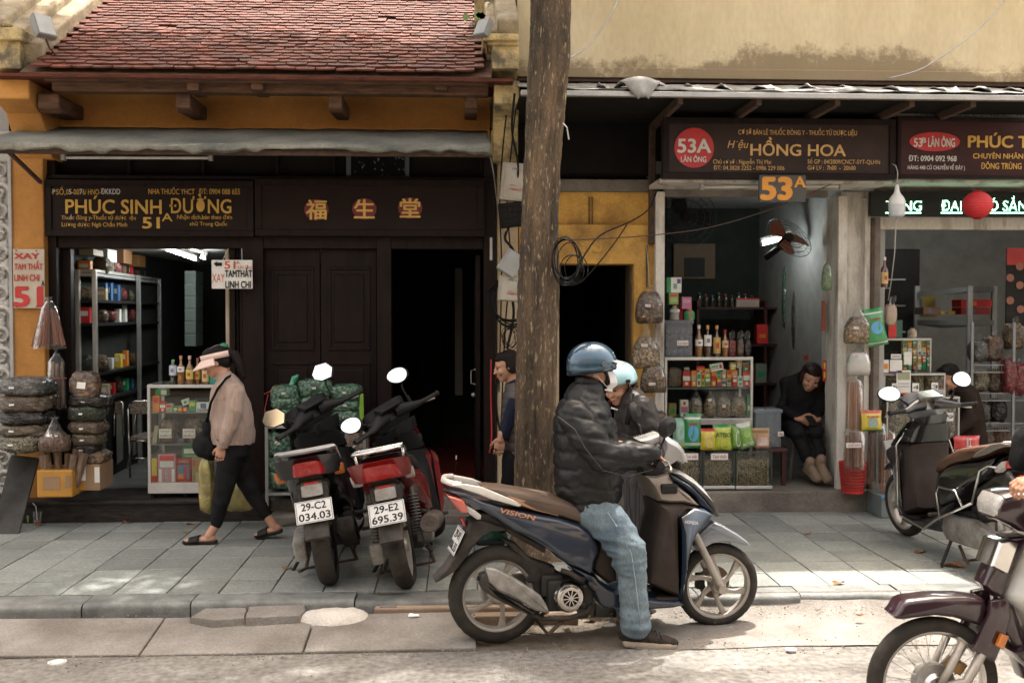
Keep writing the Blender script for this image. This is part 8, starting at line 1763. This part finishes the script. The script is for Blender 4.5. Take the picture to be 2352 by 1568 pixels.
# on top
def tub(label, px0, px1, py0, py1, Y, d, m_in, fill, txt, cp, grp=None):
 x0, x1, y0, y1, z0, z1 = LB(px0, px1, py0, py1, Y, Y + d); t = thing('plastic_tub', ((x0 + x1) / 2, Y, z0), label, 'tub', grp)
 b = MB(); b.bb(x0 + .01, x1 - .01, Y + .01, Y + d - .01, z0, z1 - .03); b.build('tub', m_tub, t, bevel=.012); b = MB(); b.bb(x0, x1, Y, Y + d, z1 - .035, z1); b.build('lid', m_tub, t, bevel=.008)
 if m_in == 'fruit':
  for i in range(4):
   for j in range(4): 
    if j < 4: c = Vector((x0 + .045 + i * (x1 - x0 - .07) / 3.3 + (j % 2) * .012, Y + .06, z0 + .045 + j * (z1 - z0 - .09) / 3.7)); b = MB(); b.ball(c, .033, 14); b.build('dried_fruit', mat('fruit_brown', (.10, .055, .04), rough=.5, var=.4, scale=20), t, smooth=True)
 else: _sd[0] += 1; blob(Vector(((x0 + x1) / 2, Y + d / 2, z0 + (z1 - z0) * fill / 2)), ((x1 - x0) * .44, d * .4, (z1 - z0) * fill * .5), _sd[0], .5).build('contents', m_in, t, smooth=True)
 if txt: card(t, W(px0 + (px1 - px0) * cp[0], py0 + (py1 - py0) * cp[1], Y - .004), cp[2], cp[3], txt)
 return t
tub('clear tub of round brown fruits labelled La hán on the 53A case', 1526, 1594, 735, 820, 8.9, .22, 'fruit', 1, 'La hán', (.62, .62, .10, .045)); tub('clear storage tub on the dark red stool', 1733, 1798, 940, 1029, 8.8, .25, H['peel'], .35, 'à', (.93, .63, .05, .04))
carton('white box with green edge, topmost on the La hán tub', 1531, 1566, 637, 672, 8.92, .12, CN['white'], None, ((0, .28, 0, 1, (.02, .28, .10)), (.45, .7, .25, .6, (.2, .4, .35)), (.7, .95, .6, .9, (.08, .10, .25)))); carton('small light green box under the white and green one', 1536, 1559, 673, 699, 8.92, .08, (.22, .36, .10), None, ((.1, .9, .7, .88, CN['red']), (.15, .85, .2, .6, (.35, .45, .2)))); carton('small pink box on the La hán tub', 1566, 1589, 682, 709, 8.92, .08, (.45, .16, .27), None, ((.1, .9, .5, .8, (.5, .3, .38)),))
for lb, px, y0, y1, w, c1, cp, lab in (('clear jar with gold lid labelled red on the La hán tub', 1549, 701, 735, 24, ('pale', (.30, .30, .28)), (.40, .28, .08), (.55, .72, CN['white'])), ('jar of grains with white lid and green label', 1583, 708, 735, 25, ('grain', (.34, .24, .08)), (.6, .6, .57), (.1, .65, (.03, .30, .14)))): bottle(lb, px, y0, y1, 8.95, w, c1, cp, lab, shape='pet')
carton('slim red box behind the two jars', 1560, 1568, 690, 735, 9.05, .05, CN['red'], None, ())
gb = 'bottles on the 53A case'
bottle('amber bottle with white cap and white label, leftmost on the 53A case', 1605, 746, 820, 8.95, 18, ('amber', (.22, .085, .012)), (.6, .6, .6), (.35, .55, CN['white']), grp=gb); bottle('dark bottle with orange cap and tall white label', 1625, 747, 820, 8.95, 18, ('darkamber', (.05, .02, .01)), (.55, .30, .12), (.35, .7, CN['white']), grp=gb); bottle('dark bottle with orange cap and pictured yellow label', 1646, 747, 820, 8.95, 18, ('darkamber', 0), (.55, .30, .12), (.12, .62, (.52, .34, .10)), grp=gb); bottle('amber bottle with red cap beside the red packets', 1665, 757, 820, 8.95, 16, ('amber', 0), (.3, .02, .03), (.35, .6, CN['cream']), grp=gb)
for a, c_, m, w in ((1674, 1692, 'red', 'bright red berries'), (1694, 1710, 'nut', 'dark red berries'), (1711, 1726, 'dark', 'black berries')): sack('small tied bag of %s on the 53A case' % w, a, c_, 780, 820, 8.95, H[m], .04, 'berry bags', knot=(0, .3))
# front pouches
pg = 'tea pouches standing on the root boxes'
G_, Y_, LG = (.015, .24, .06), (.60, .46, .03), (.16, .34, .05)
pouch('pale green pouch, leftmost of the row on the root boxes', 1545, 1578, 960, 1029, 8.62, [(.22, .42, .33), (0, .14, Y_)], pg, oval=(0, .5, .6, .22, (.35, .5, .42)))
pouch('tall green pouch with a blue oval in the row of pouches', 1571, 1612, 950, 1029, 8.60, [G_, (.84, .9, (.6, .6, .55)), (.08, .17, (.5, .55, .45))], pg, ('LÂM', .72, .5, .09), m_redink, oval=(0, .45, .62, .24, (.08, .32, .55)))
pouch('yellow pouch with red top in the row of pouches', 1609, 1646, 984, 1033, 8.58, [Y_, (.88, 1, (.5, .05, .03))], pg, oval=(.1, .35, .55, .25, (.45, .42, .25)))
pouch('yellow green pouch lettered ATISO', 1638, 1681, 975, 1033, 8.58, [(.42, .48, .03), (.9, 1, G_)], pg, ('ATISO', .62, .8, .17), mat('deep_green_ink', (.01, .10, .03)), oval=(.25, .25, .55, .22, (.5, .5, .12)))
pouch('green pouch with a white wave between the ATISO and ACTISÔ pouches', 1677, 1706, 976, 1030, 8.62, [LG], pg, oval=(.2, .45, .45, .35, (.6, .62, .55)))
pouch('bright green pouch with white top lettered ACTISÔ', 1696, 1731, 970, 1029, 8.60, [LG, (.84, 1, (.58, .6, .54))], pg, ('ACTISÔ', .18, .75, .12), m_wlet, tilt=R(-12), oval=(.1, .58, .5, .16, (.30, .45, .12)))
pouch('clear pouch of brown sticks at the right end of the pouches', 1737, 1768, 998, 1030, 8.58, [(.42, .22, .13), (.25, .7, (.55, .42, .36))], pg); carton('cream board behind the stick pouch', 1724, 1768, 983, 1026, 8.66, .02, (.50, .38, .22), None, ((.05, .95, .75, .9, (.35, .2, .08)),))
for i, (a, c_, tx) in enumerate(((1560, 1613, 'Tam thất'), (1615, 1688, 'Tam thất'), (1690, 1774, None))):
 x0, x1, y0, y1, z0, z1 = LB(a, c_, 1036, 1117, 8.55, 8.95); t = thing('root_box', ((x0 + x1) / 2, 8.55, z0), 'glass sided box of knobbly roots on casters, %s of the three' % ('left', 'middle', 'right')[i], 'box', 'glass boxes of roots')
 for x in (x0, x1 - .012): b = MB(); b.bb(x, x + .012, 8.55, 8.562, z0, z1); b.build('frame_post', mat('dark_steel', (.06, .065, .06), rough=.4, metal=.5), t)
 b = MB(); b.bb(x0, x1, 8.545, 8.95, z0 - .02, z0 + .006); b.build('base', m_alum, t, bevel=.003); b = MB(); b.bb(x0, x1, 8.545, 8.95, z1, z1 + .008); b.build('glass_lid', m_glass, t); b = MB(); b.bb(x0 + .012, x1 - .012, 8.552, 8.556, z0, z1); b.build('glass_front', m_glass, t)
 b = MB(); b.bb(x0 + .015, x1 - .015, 8.60, 8.93, z0 + .01, z1 - .075); b.build('root_heap', MATS['herb_root'], t)
 b = MB(); pitch = .021; ny = int((z1 - z0 - .085) / (pitch * .8))
 for r in range(ny):
  for k_ in range(int((x1 - x0 - .03) / pitch)):
   e = Euler((ru(0, 3), ru(0, 3), ru(0, 3))).to_matrix(); b.ball((x0 + .024 + k_ * pitch + ru(-.006, .006), 8.585 + ru(-.008, .012) , z0 + .018 + r * pitch * .8 + ru(-.004, .004)), (ru(.010, .018), .009, .009), 6, e)
 o = b.build('roots', mat('dry_root', (.36, .26, .15), rough=.85, col2=(.18, .12, .07), scale=30, fine=.2), t, smooth=True); o['kind'] = 'stuff'
 if tx: card(t, W((a + c_) / 2 + 1, 1048, 8.54), .145 if i else .12, .055, tx)
 for x in (x0 + .05, x1 - .05): b = MB(); b.lathe([(.012, -.012), (.026, -.012), (.026, .012), (.012, .012)], (x, 8.6, FL + .026), axis='y', n=14); b.build('caster', m_blk, t, smooth=2)
t = thing('wooden_stool', (WX(1772, 8.85), 8.85, FL), 'dark red wooden stool under the clear storage tub', 'stool'); m_rw = mat('dark_red_wood', (.06, .014, .014), rough=.4)
b = MB(); b.bb(*LB(1736, 1809, 1030, 1038, 8.75, 9.1)); b.build('seat', m_rw, t, bevel=.004)
for px in (1778, 1803):
 for Y in (8.78, 9.05): x = WX(px - (1803 - 1778) * (1.4 if px < 1790 else 0), Y); b = MB(); b.bb(x - .018, x + .018, Y, Y + .035, FL, WZ(1038, 8.75)); b.build('leg', m_rw, t)
# interior of 53A: fans, shelves, hangings
def fan(label, px, py, Y, r, rx, rz, mb_, orange=False):
 c = W(px, py, Y); M = Matrix.Rotation(rz, 3, 'Z') @ Matrix.Rotation(rx, 3, 'X'); t = thing('wall_fan', tuple(c), label, 'fan', 'wall fans'); T_ = lambda x, y, z: c + M @ Vector((x, y, z))
 b = MB()
 for q in (.35, .6, .8, 1): b.tube([T_(r * q * cos(a), -.05 * (1 - q), r * q * sin(a)) for a in [2 * pi * i / 28 for i in range(29)]], .003, 4)
 for i in range(20): a = 2 * pi * i / 20; b.tube([T_(.04 * cos(a), -.05, .04 * sin(a)), T_(r * cos(a), 0, r * sin(a)), T_(.06 * cos(a), .09, .06 * sin(a))], .0016, 4)
 b.build('cage', mat('fan_wire', (.06, .06, .06), rough=.4), t)
 for i in range(3):
  a = 2 * pi * i / 3; b = MB(); ca, sa = cos(a), sin(a); P_ = [(.03, -.03), (r * .8, -.11), (r * .88, .02), (r * .6, .09), (.03, .03)]; q = [T_(x * ca - z * sa, .02 + .05 * z / .1 * .5, x * sa + z * ca) for x, z in P_]; b.add(q, [tuple(range(5))]); o = b.build('blade', mb_, t); md = o.modifiers.new('s', 'SOLIDIFY'); md.thickness = .004
 b = MB(); b.cyl(T_(0, -.02, 0), T_(0, .12, 0), .045, .055, 16); b.cyl(T_(0, .12, 0), T_(0, .35, .05), .03, .03, 10); b.build('motor', m_bplast, t, smooth=2)
fan('dark wall fan inside the 53A shop at upper left', 1578, 500, 10.6, .30, 0, R(-8), m_bplast); fan('orange bladed wall fan tilted down in front of the lit tube', 1812, 545, 9.5, .24, R(-38), R(25), mat('fan_orange', (.40, .10, .02), rough=.4))
t = thing('shop_shelf', (WX(1690, 11), 11, FL), 'dark shelving with jars at the back of the 53A shop', 'shelf')
for py in (705, 790, 880): b = MB(); b.bb(*LB(1600, 1790, py, py + 5, 10.9, 11.3)); b.build('shelf', m_rw, t)
for px in (1600, 1755, 1790): b = MB(); b.bb(*LB(px, px + 6, 690, 1060, 10.9, 11.3)); b.build('post', m_rw, t)
for i in range(9): bottle('%s lidded jar, %s from the left on the back shelf' % (('green', 'red', 'blue')[i % 3], ORD[i]), 1606 + i * 15, 672 + (i % 3) * 3, 705, 10.95, 13, ('jar', (.05, .04, .03)), (CN['green'], CN['red'], CN['blue'])[i % 3], None, grp='jars on the back shelf', shape='pet')
carton('white tub with a red lid on the back shelf', 1690, 1745, 685, 705, 10.9, .2, (.40, .33, .28), None, ((0, 1, .85, 1, CN['red']),)); carton('red packet stack on the second back shelf', 1738, 1765, 745, 789, 10.9, .1, CN['red'], None, ((.2, .8, .3, .5, CN['orange']),)); carton('white and green packet on the third back shelf', 1735, 1762, 835, 879, 10.9, .1, (.2, .24, .2), None, ((.2, .8, .3, .6, CN['green']),)); carton('red cartons on the third back shelf', 1700, 1733, 840, 879, 10.9, .1, (.22, .02, .02), None, ())
carton('dim poster with an orange field on the back wall of the 53A shop', 1545, 1645, 560, 640, 11.55, .01, (.14, .08, .02), None, ((.25, .75, .05, .6, (.03, .035, .03)),), name='poster', cat='poster'); 
for i, (px, py, h_, m) in enumerate(((1800, 610, 150, 'leaf'), (1850, 640, 110, 'peel'), (1868, 590, 120, 'olive'), (1822, 660, 150, 'grey'))): sack('bunch of dried herbs hanging at the back of 53A, %s from the left' % ORD[(0, 2, 3, 1)[i]], px, px + 22, py, py + h_, 10.6 - i * .1, H[m], .05, 'hanging herb bunches', name='herb_bunch', sq=.9)
carton('pale paper strip calendar behind the seated woman', 1843, 1872, 812, 900, 9.9, .01, (.24, .22, .20), None, ((.1, .9, .85, .95, CN['red']),), name='calendar', cat='calendar'); carton('red paper strip with yellow characters on the open steel door', 1890, 1898, 828, 875, 8.95, .01, CN['red'], None, ((.2, .8, .6, .9, CN['yellow']), (.2, .8, .15, .45, CN['yellow'])), name='paper_strip', cat='paper')
hangbag('green net bag of garlic hanging on the open steel door', 1886, 1912, 600, 666, 8.5, mat('net_green', (.05, .12, .05), rough=.7, col2=(.20, .22, .15), scale=30), None, .1, name='net_bag', d=.03, flare=2.2)
carton('orange plastic roll hanging below the net bag', 1889, 1896, 690, 760, 8.9, .03, (.40, .10, .05), None, ())
# pillar goods
hp = 'goods on the white pillar'
hangbag('clear bag of dried artichoke labelled A-TI-SÔ on the white pillar', 1937, 2004, 700, 789, 8.45, H['chips'], hp, .3, (.45, .60, 13, 5.5), 'A-TI-SÔ', flare=1.3, orange=(.25, .8)); pouch('green packet with a blue oval hanging beside the A-TI-SÔ bag', 1988, 2036, 708, 794, 8.4, [G_, (.86, .9, (.6, .6, .55)), (.06, .1, (.5, .5, .4))], hp, ('BẢO NGỌC', .72, .5, .06), m_redink, tilt=R(-9), oval=(0, .48, .6, .17, (.10, .32, .55)))
hangbag('clear bag with a white cup labelled HOA ĐU ĐỦ', 1944, 2000, 796, 862, 8.45, mat('milky', (.50, .48, .44), rough=.4, crinkle=.01), hp, .2, (.4, .30, 13, 5.5), 'HOA ĐU ĐỦ', d=.05, flare=.2)
bundle('clear bag of upright cinnamon sticks on the white pillar', 1941, 1984, 862, 991, 8.42, mat('tan_stick', (.36, .17, .09), rough=.7, col2=(.22, .10, .05), scale=9, stretch=(6, 6, .6), fine=.2), .85, 12, 5, neck=.10)
pouch('yellow packet with a red top and green oval against the pillar', 1978, 2027, 942, 990, 8.35, [Y_, (.86, 1, (.5, .06, .04)), (0, .08, G_)], hp, ('TRÀ CUNG ĐÌNH', .72, .6, .09), m_redink, oval=(0, .42, .5, .26, (.25, .33, .3)))
t = bundle('thick cinnamon rolls labelled QUẾ DÀY standing in the red basket', 1937, 1987, 985, 1075, 8.3, mat('thick_roll', (.24, .115, .065), rough=.8, col2=(.15, .07, .04), scale=9, fine=.2), .98, 4, 9, neck=.06); card(t, W(1961, 1022, 8.20), .125, .04, 'QUẾ DÀY')
c = W(1958, 1127, 8.42); t = thing('red_basket', tuple(c), 'red slotted plastic basket at the foot of the white pillar', 'basket'); m_bk = mat('basket_red', (.50, .025, .022), rough=.35); k = 8.42 / 2352; Hb = (1127 - 1062) * k
for z in [i * Hb / 9 for i in range(10)]:
 r = (24 + 6.5 * z / Hb) * k; b = MB(); q = .004 if 0 < z < Hb * .99 else .012; b.lathe([(r, z - q), (r + .005, z - q), (r + .005, z + q), (r, z + q), (r, z - q)], c, n=28); b.build('hoop', m_bk, t, smooth=2)
for i in range(28): a = 2 * pi * i / 28; b = MB(); r0, r1 = 24 * k + .002, 30.5 * k + .002; b.cyl(c + Vector((r0 * cos(a), r0 * sin(a), 0)), c + Vector((r1 * cos(a), r1 * sin(a), Hb)), .0035, n=5); b.build('rib', m_bk, t)
b = MB(); b.lathe([(0, 0), (22 * k, 0), (29 * k, Hb * .95), (0, Hb * .95)], c, n=24); b.build('contents', H['straw'], t)
bundle('tall clear bag of brown twigs right of the red basket', 1990, 2036, 965, 1110, 8.4, m_brbark, .95, 8, 7, neck=.05); bundle('clear bag of long reddish twigs leaning outward beside the black scooter', 2022, 2060, 985, 1135, 8.3, MATS['tan_stick'], .8, 8, 8, neck=.06)
carton('silver and clear wrap over the leaning twigs', 2040, 2062, 1010, 1105, 8.25, .03, (.42, .42, .42), None, (), tilt=R(-14)); x0, x1, y0, y1, z0, z1 = LB(1995, 2012, 1105, 1128, 8.3, 8.5)
t = thing('crate', (WX(2040, 8.3), 8.3, ZS), 'grey blue crate with a bright blue handle by the step corner', 'crate'); x0, x1, _, _, z0, z1 = LB(2024, 2060, 1138, 1196, 8.2, 8.5); b = MB(); b.bb(x0, x1, 8.2, 8.5, ZS, z1); b.build('box', mat('crate_grey', (.16, .19, .19), rough=.5), t, bevel=.01); b = MB(); b.tube([(x0, 8.19, z1 - .02), (x0 + .03, 8.19, z1), (x1 - .03, 8.19, z1 - .02), (x1, 8.19, z1 - .05)], .008, 6); b.build('handle', pm((.03, .25, .55)), t)
bottle('dark red bottle with a mountain label on a ledge beside the white cord', 2031, 590, 660, 8.3, 17, ('wine', (.07, .012, .012)), (.55, .5, .48), (.12, .5, (.50, .36, .14))); b = MB(); b.bb(*LB(2018, 2046, 660, 663, 8.25, 8.45)); tag(b.build('glass_ledge', m_glass, None), 'small glass ledge under the dark red bottle', 'ledge')
# 53B
def simplecase(label, a, c_, y0, y1, Y, d, n): return case(label, a, c_, y0, y1, Y, d, (), m_wfr, .014)
simplecase('upper small glass case of boxes in the 53B shop', 2024, 2140, 778, 858, 8.9, .3, 0); simplecase('middle white edged glass case of roots in the 53B shop', 2030, 2172, 858, 910, 8.8, .35, 0); simplecase('lower glass case of roots behind the black scooter', 2036, 2205, 912, 1010, 8.7, .42, 0)
random.seed(9)
for r in range(4): rowboxes('53B case, %s row' % ('top', 'second', 'third', 'bottom')[r], [(2074 + i * 11, 2084 + i * 11, 782 + r * 17, random.choice(['red', 'green', 'orange', 'cream', 'green', 'white']), random.choice(['white', 'yellow', 'green'])) for i in range(6)], 8.93 + r * .0, 798 + r * 17, .04, 'medicine boxes in the 53B case')
for i, (a, c_, y0, y1, Y) in enumerate(((2032, 2068, 864, 908, 8.85), (2092, 2128, 864, 908, 8.85), (2130, 2170, 864, 908, 8.85), (2042, 2095, 918, 1008, 8.76), (2098, 2150, 918, 1008, 8.76), (2152, 2200, 918, 1008, 8.76))): sack('pile of pale knobbly roots in the 53B cases, %s' % ('upper left', 'upper middle', 'upper right', 'lower left', 'lower middle', 'lower right')[i], a, c_, y0, y1, Y, H['root'], .12, 'root piles in the 53B cases', sq=.5, name='root_pile')
m_dgn = mat('dark_green_ink', (.05, .08, .05))
for lb, px, py, w, h, tx, Y in (('5', 2055, 888, .05, .06, '5', 8.79), ('4', 2103, 889, .06, .072, '4', 8.79), ('3', 2147, 888, .06, .072, '3', 8.79), ('9', 2182, 957, .06, .072, '9', 8.69)):
 c = W(px, py, Y - .02); t = thing('price_card', tuple(c), 'white number card on the 53B cases, %s' % {'5': 'leftmost and half hidden', '4': 'middle of the upper row', '3': 'right of the upper row', '9': 'on the lower case'}[lb], 'card', 'number cards'); card(t, c, w, h, tx, ink=m_dgn)
for lb, px0, px1, py0, py1, pts in (('printed notice with a root photograph on the middle 53B case', 2058, 2093, 850, 905, ((.08, .92, .6, .93, (.33, .34, .22)), (.1, .9, .42, .46, (.35, .35, .35)), (.1, .9, .3, .34, (.35, .35, .35)), (0, 1, 0, .06, CN['red']))), ('purple edged white card on the upper 53B case', 2043, 2073, 826, 856, ((0, 1, 0, .12, (.15, .05, .2)),)), ('white slip on the upper 53B case', 2076, 2095, 808, 837, ()), ('orange and red sticker on the upper 53B case', 2024, 2042, 826, 856, ((.1, .9, .3, .7, CN['orange']),)), ('white label slip on the clear boxes', 2046, 2071, 813, 824, ((.1, .9, .4, .6, (.3, .15, .3)),))): carton(lb, px0, px1, py0, py1, 8.77, .003, CN['white'], None, pts, name='notice', cat='notice')
t = thing('steel_rack', (WX(2195, 10.2), 10.2, FL), 'grey slotted angle rack holding red and yellow boxes inside 53B', 'rack')
m_sl = mat('slotted_grey', (.26, .27, .28), rough=.5, metal=.3)
for px, Y in ((2106, 10.6), (2228, 9.9), (2284, 10.3)): x = WX(px, Y); b = MB(); b.bb(x - .025, x + .025, Y, Y + .03, FL, WZ(655, Y)); b.build('post', m_sl, t)
for py in (658, 735, 850): 
 b = MB(); q = [W(2106, py + 13 * (py < 700), 10.6), W(2228, py, 9.9), W(2284, py, 10.3), W(2160, py + 8, 11.0)]; b.add(q + [v + Vector((0, 0, -.05)) for v in q], [(0, 1, 2, 3), (7, 6, 5, 4), (0, 4, 5, 1), (1, 5, 6, 2), (2, 6, 7, 3), (3, 7, 4, 0)]); b.build('shelf', m_sl, t)
rk = 'boxes on the slotted rack'
for lb, a, c_, y0, y1, col in (('upper red carton with an orange panel', 2206, 2280, 688, 705, CN['red']), ('lower red carton with a blue picture', 2206, 2276, 706, 722, (.33, .02, .02)), ('brass coloured round box', 2160, 2195, 714, 722, (.35, .22, .03)), ('brown flat box', 2120, 2160, 706, 722, (.15, .08, .05)), ('yellow carton with a dark circle', 2085, 2150, 675, 728, (.30, .22, .04))): carton('%s on the slotted rack' % lb, a, c_, y0, y1, 10.25 if 'yellow' not in lb else 11.05, .2, col, rk, ((.3, .5, .2, .8, CN['orange'] if 'upper' in lb else (.1, .12, .2)),))
t = thing('dark_cabinet', (WX(2065, 11.2), 11.2, FL), 'tall black cabinet at the back left of 53B', 'cabinet'); b = MB(); b.bb(*LB(2030, 2112, 572, 900, 11.0, 11.5)); b.build('carcass', m_bplast, t, bevel=.01)
for py in (640, 700, 760): b = MB(); b.bb(*LB(2035, 2080, py, py + 4, 10.97, 11.0)); b.build('shelf_edge', m_steel, t)
t = thing('poster', (WX(2345, 9.6), 9.6, 1.5), 'black poster with round food pictures at the right edge', 'poster'); x0, x1, _, _, z0, z1 = LB(2312, 2450, 570, 748, 9.6, 9.62); b = MB(); b.bb(x0, x1, 9.6, 9.62, z0, z1); b.build('panel', m_bplast, t); b = MB(); b.bb(x0, x0 + .18, 9.594, 9.6, z1 - .16, z1); b.build('red_corner', m_sred, t)
for px, py in ((2320, 638), (2342, 612), (2320, 690), (2342, 655), (2344, 710)): c = W(px, py, 9.595); b = MB(); b.cyl(c, c - Vector((0, .004, 0)), .038, n=18); b.build('round_picture', pm((.30, .12, .08)), t)
t = thing('wire_rack', (WX(2300, 9.4), 9.4, FL), 'white wire rack of bags at the far right', 'rack')
for py in (838, 903, 972): b = MB(); x0, x1 = WX(2238, 9.4), WX(2420, 9.4); z = WZ(py, 9.4, 2300); b.tube([(x0, 9.4, z), (x1, 9.4, z)], .005, 5); b.tube([(x0, 9.4, z - .07), (x1, 9.4, z - .07)], .005, 5); [b.tube([(x0 + i * .022, 9.4, z), (x0 + i * .022, 9.4, z - .07), (x0 + i * .022, 9.75, z - .07)], .0022, 4) for i in range(int((x1 - x0) / .022))]; b.build('wire_basket', mat('white_wire', (.34, .34, .32), rough=.4), t)
b = MB(); [b.bb(WX(px, 9.38) - .012, WX(px, 9.38) + .012, 9.38, 9.40, FL, WZ(740, 9.38, 2300)) for px in (2234, 2330)]; b.build('post', m_sl, t)
for i, (a, c_, y0, y1, m) in enumerate(((2236, 2275, 785, 830, 'grey'), (2270, 2310, 775, 828, 'nut'), (2240, 2278, 855, 898, 'pale'), (2278, 2312, 850, 900, 'brown'), (2240, 2280, 925, 968, 'grey'), (2282, 2318, 920, 968, 'dark'), (2245, 2290, 990, 1035, 'brown'), (2288, 2330, 985, 1035, 'bark'), (2310, 2340, 828, 900, 'red'), (2334, 2368, 838, 905, 'red'), (2318, 2360, 745, 800, 'peel'))): sack('%s bag on the wire rack, %s counting from the top left' % ({'grey': 'dark grey', 'nut': 'brown', 'pale': 'pale grain', 'brown': 'dark brown', 'dark': 'blackish', 'bark': 'orange brown', 'red': 'bright red', 'peel': 'tan'}[m], ORD[i]), a, c_, y0, y1, 9.35 if m == 'red' else 9.45, H[m], .08, 'bags on the wire rack', knot=(.1, .4))
pouch('red and white foil packet with Chinese lettering behind the brown scooter seat', 2190, 2252, 1000, 1034, 8.3, [(.50, .03, .03), (.0, .1, (.5, .45, .4))], None, ('红', .55, .2, .5), m_wlet, d=.04); sack('clear bag of beige powder hanging beside the green packet', 2036, 2062, 700, 745, 8.5, mat('powder', (.34, .26, .19), rough=.5, crinkle=.01), .03, knot=(.2, .5)); bottle('cream jar with a brown lid on the upper 53B case', 2095, 752, 778, 9.0, 22, ('cream', (.42, .36, .27)), (.12, .05, .04), None, shape='pet'); carton('red and green box beside the cream jar', 2040, 2074, 735, 776, 8.95, .1, (.03, .10, .07), None, ((0, .55, 0, .9, CN['red']),))
random.seed(3); m_dl = mat('dry_leaf', (.32, .17, .07), rough=.8, col2=(.16, .07, .03), scale=12)
LFL = 'below the left granite step|near the front slipper of the walking woman|just behind that slipper|on the kerb left of the rounded lump|on the kerb right of the rounded lump|between red and blue scooters|on the right pavement below the concrete step|on the sunlit kerb strip at right|large, under the stand of the right scooter|in the shade of the right scooter|beside the rear mudguard of the blue scooter|at the left of the black scooter|behind the red scooter exhaust|in the gutter beside the cracked slab|in the gutter below the seated rider|between the two loose slabs|on the gutter concrete at right|in the gutter under the scooter engine|by the step behind the red scooter'.split('|')
for k, (px, py, s) in enumerate(((293, 1200, .05), (437, 1205, .04), (427, 1223, .025), (815, 1385, .06), (868, 1385, .055), (1045, 1260, .03), (1855, 1226, .04), (1926, 1341, .05), (2190, 1302, .08), (2115, 1270, .05), (1040, 1302, .04), (660, 1306, .045), (985, 1208, .04), (640, 1425, .04), (1355, 1432, .04), (700, 1420, .04), (1975, 1415, .03), (1250, 1415, .03), (1000, 1225, .04))):
 c = G(px, py, ZS if py < 1350 else .05 if py < 1450 else .01); t_ = ru(0, 6); b = MB(); q = []
 for i in range(12): a = 2 * pi * i / 12; r = s * (.55 + .45 * abs(cos(a))) * ru(.85, 1.1); q.append(c + Vector((r * cos(a + t_), r * .6 * sin(a + t_), .006 + .35 * s * sin(a) ** 2)))
 b.add([c + Vector((0, 0, .004))] + q, [(0, i + 1, (i + 1) % 12 + 1) for i in range(12)]); tag(b.build('fallen_leaf', m_dl, None), 'dry brown leaf ' + LFL[k], 'leaf', 'fallen leaves')
for k, (px, py, s, w) in enumerate(((1858, 1368, .055, 'oval white paper disc on the kerb edge'), (980, 1262, .03, 'crumpled white tissue on the pavement behind the blue scooter'), (1160, 1236, .03, 'crumpled white tissue beside the green clog'), (950, 1415, .035, 'scrap of white paper at the end of the brown ramp'), (1815, 1495, .03, 'pale paper scrap on the road below the front wheel'), (1400, 1437, .04, 'torn white paper in the gutter under the scooter'), (2143, 1552, .025, 'pale scrap on the road near the moped wheel'))):
 c = G(px, py, ZS if py < 1350 else .06 if py < 1450 else .008); b = MB(); b.ball(c + Vector((0, 0, .008 if k else .02)), (s, s * .7, .010 if k else .03), 10); b.v = [tuple(Vector(v) + Vector((noise.noise(Vector(v) * 40), noise.noise(Vector(v) * 45), noise.noise(Vector(v) * 50) * .6)) * .012) for v in b.v]; tag(b.build('paper_scrap', m_paper, None), w, 'litter', 'scraps of litter')
gv = MB(); random.seed(41)
for i in range(2600):
 x = ru(-3.4, 4.2); y = random.choice((random.gauss(5.42, .06), ru(3.7, 5.9), random.gauss(5.9, .05))); s = ru(.0015, .0045); 
 if y > 5.97: continue
 z = .004 + max(0, (y - 5.42) / .6) * .06; gv.box((x, y, z), (s * 2, s * 1.6, s), rot=(ru(0, 1), 0, ru(0, 3)))
o = gv.build('grit', mat('grit_mat', (.34, .28, .21), rough=.9, col2=(.12, .09, .06), scale=3, world=True), None); tag(o, 'loose grit and small stones scattered over the road and gutter', 'grit', kind='stuff')
# small plant on the roof edge, dead weeds
b = MB(); c = W(1092, 62, 8.0)
for i in range(5): a = ru(-.8, .8); p = c + Vector((sin(a) * .12, -.02, .03 + cos(a) * .09)); b.tube([c + Vector((.02, 0, -.04)), c.lerp(p, .6), p], .0025, 4); b.add([p, p + Vector((-.03, 0, -.03)), p + Vector((0, 0, -.075)), p + Vector((.03, 0, -.03))], [(0, 1, 2, 3)])
tag(b.build('roof_seedling', mat('leaf_pale', (.16, .24, .07), rough=.5), None), 'small green seedling sprouting at the right end of the roof', 'plant')
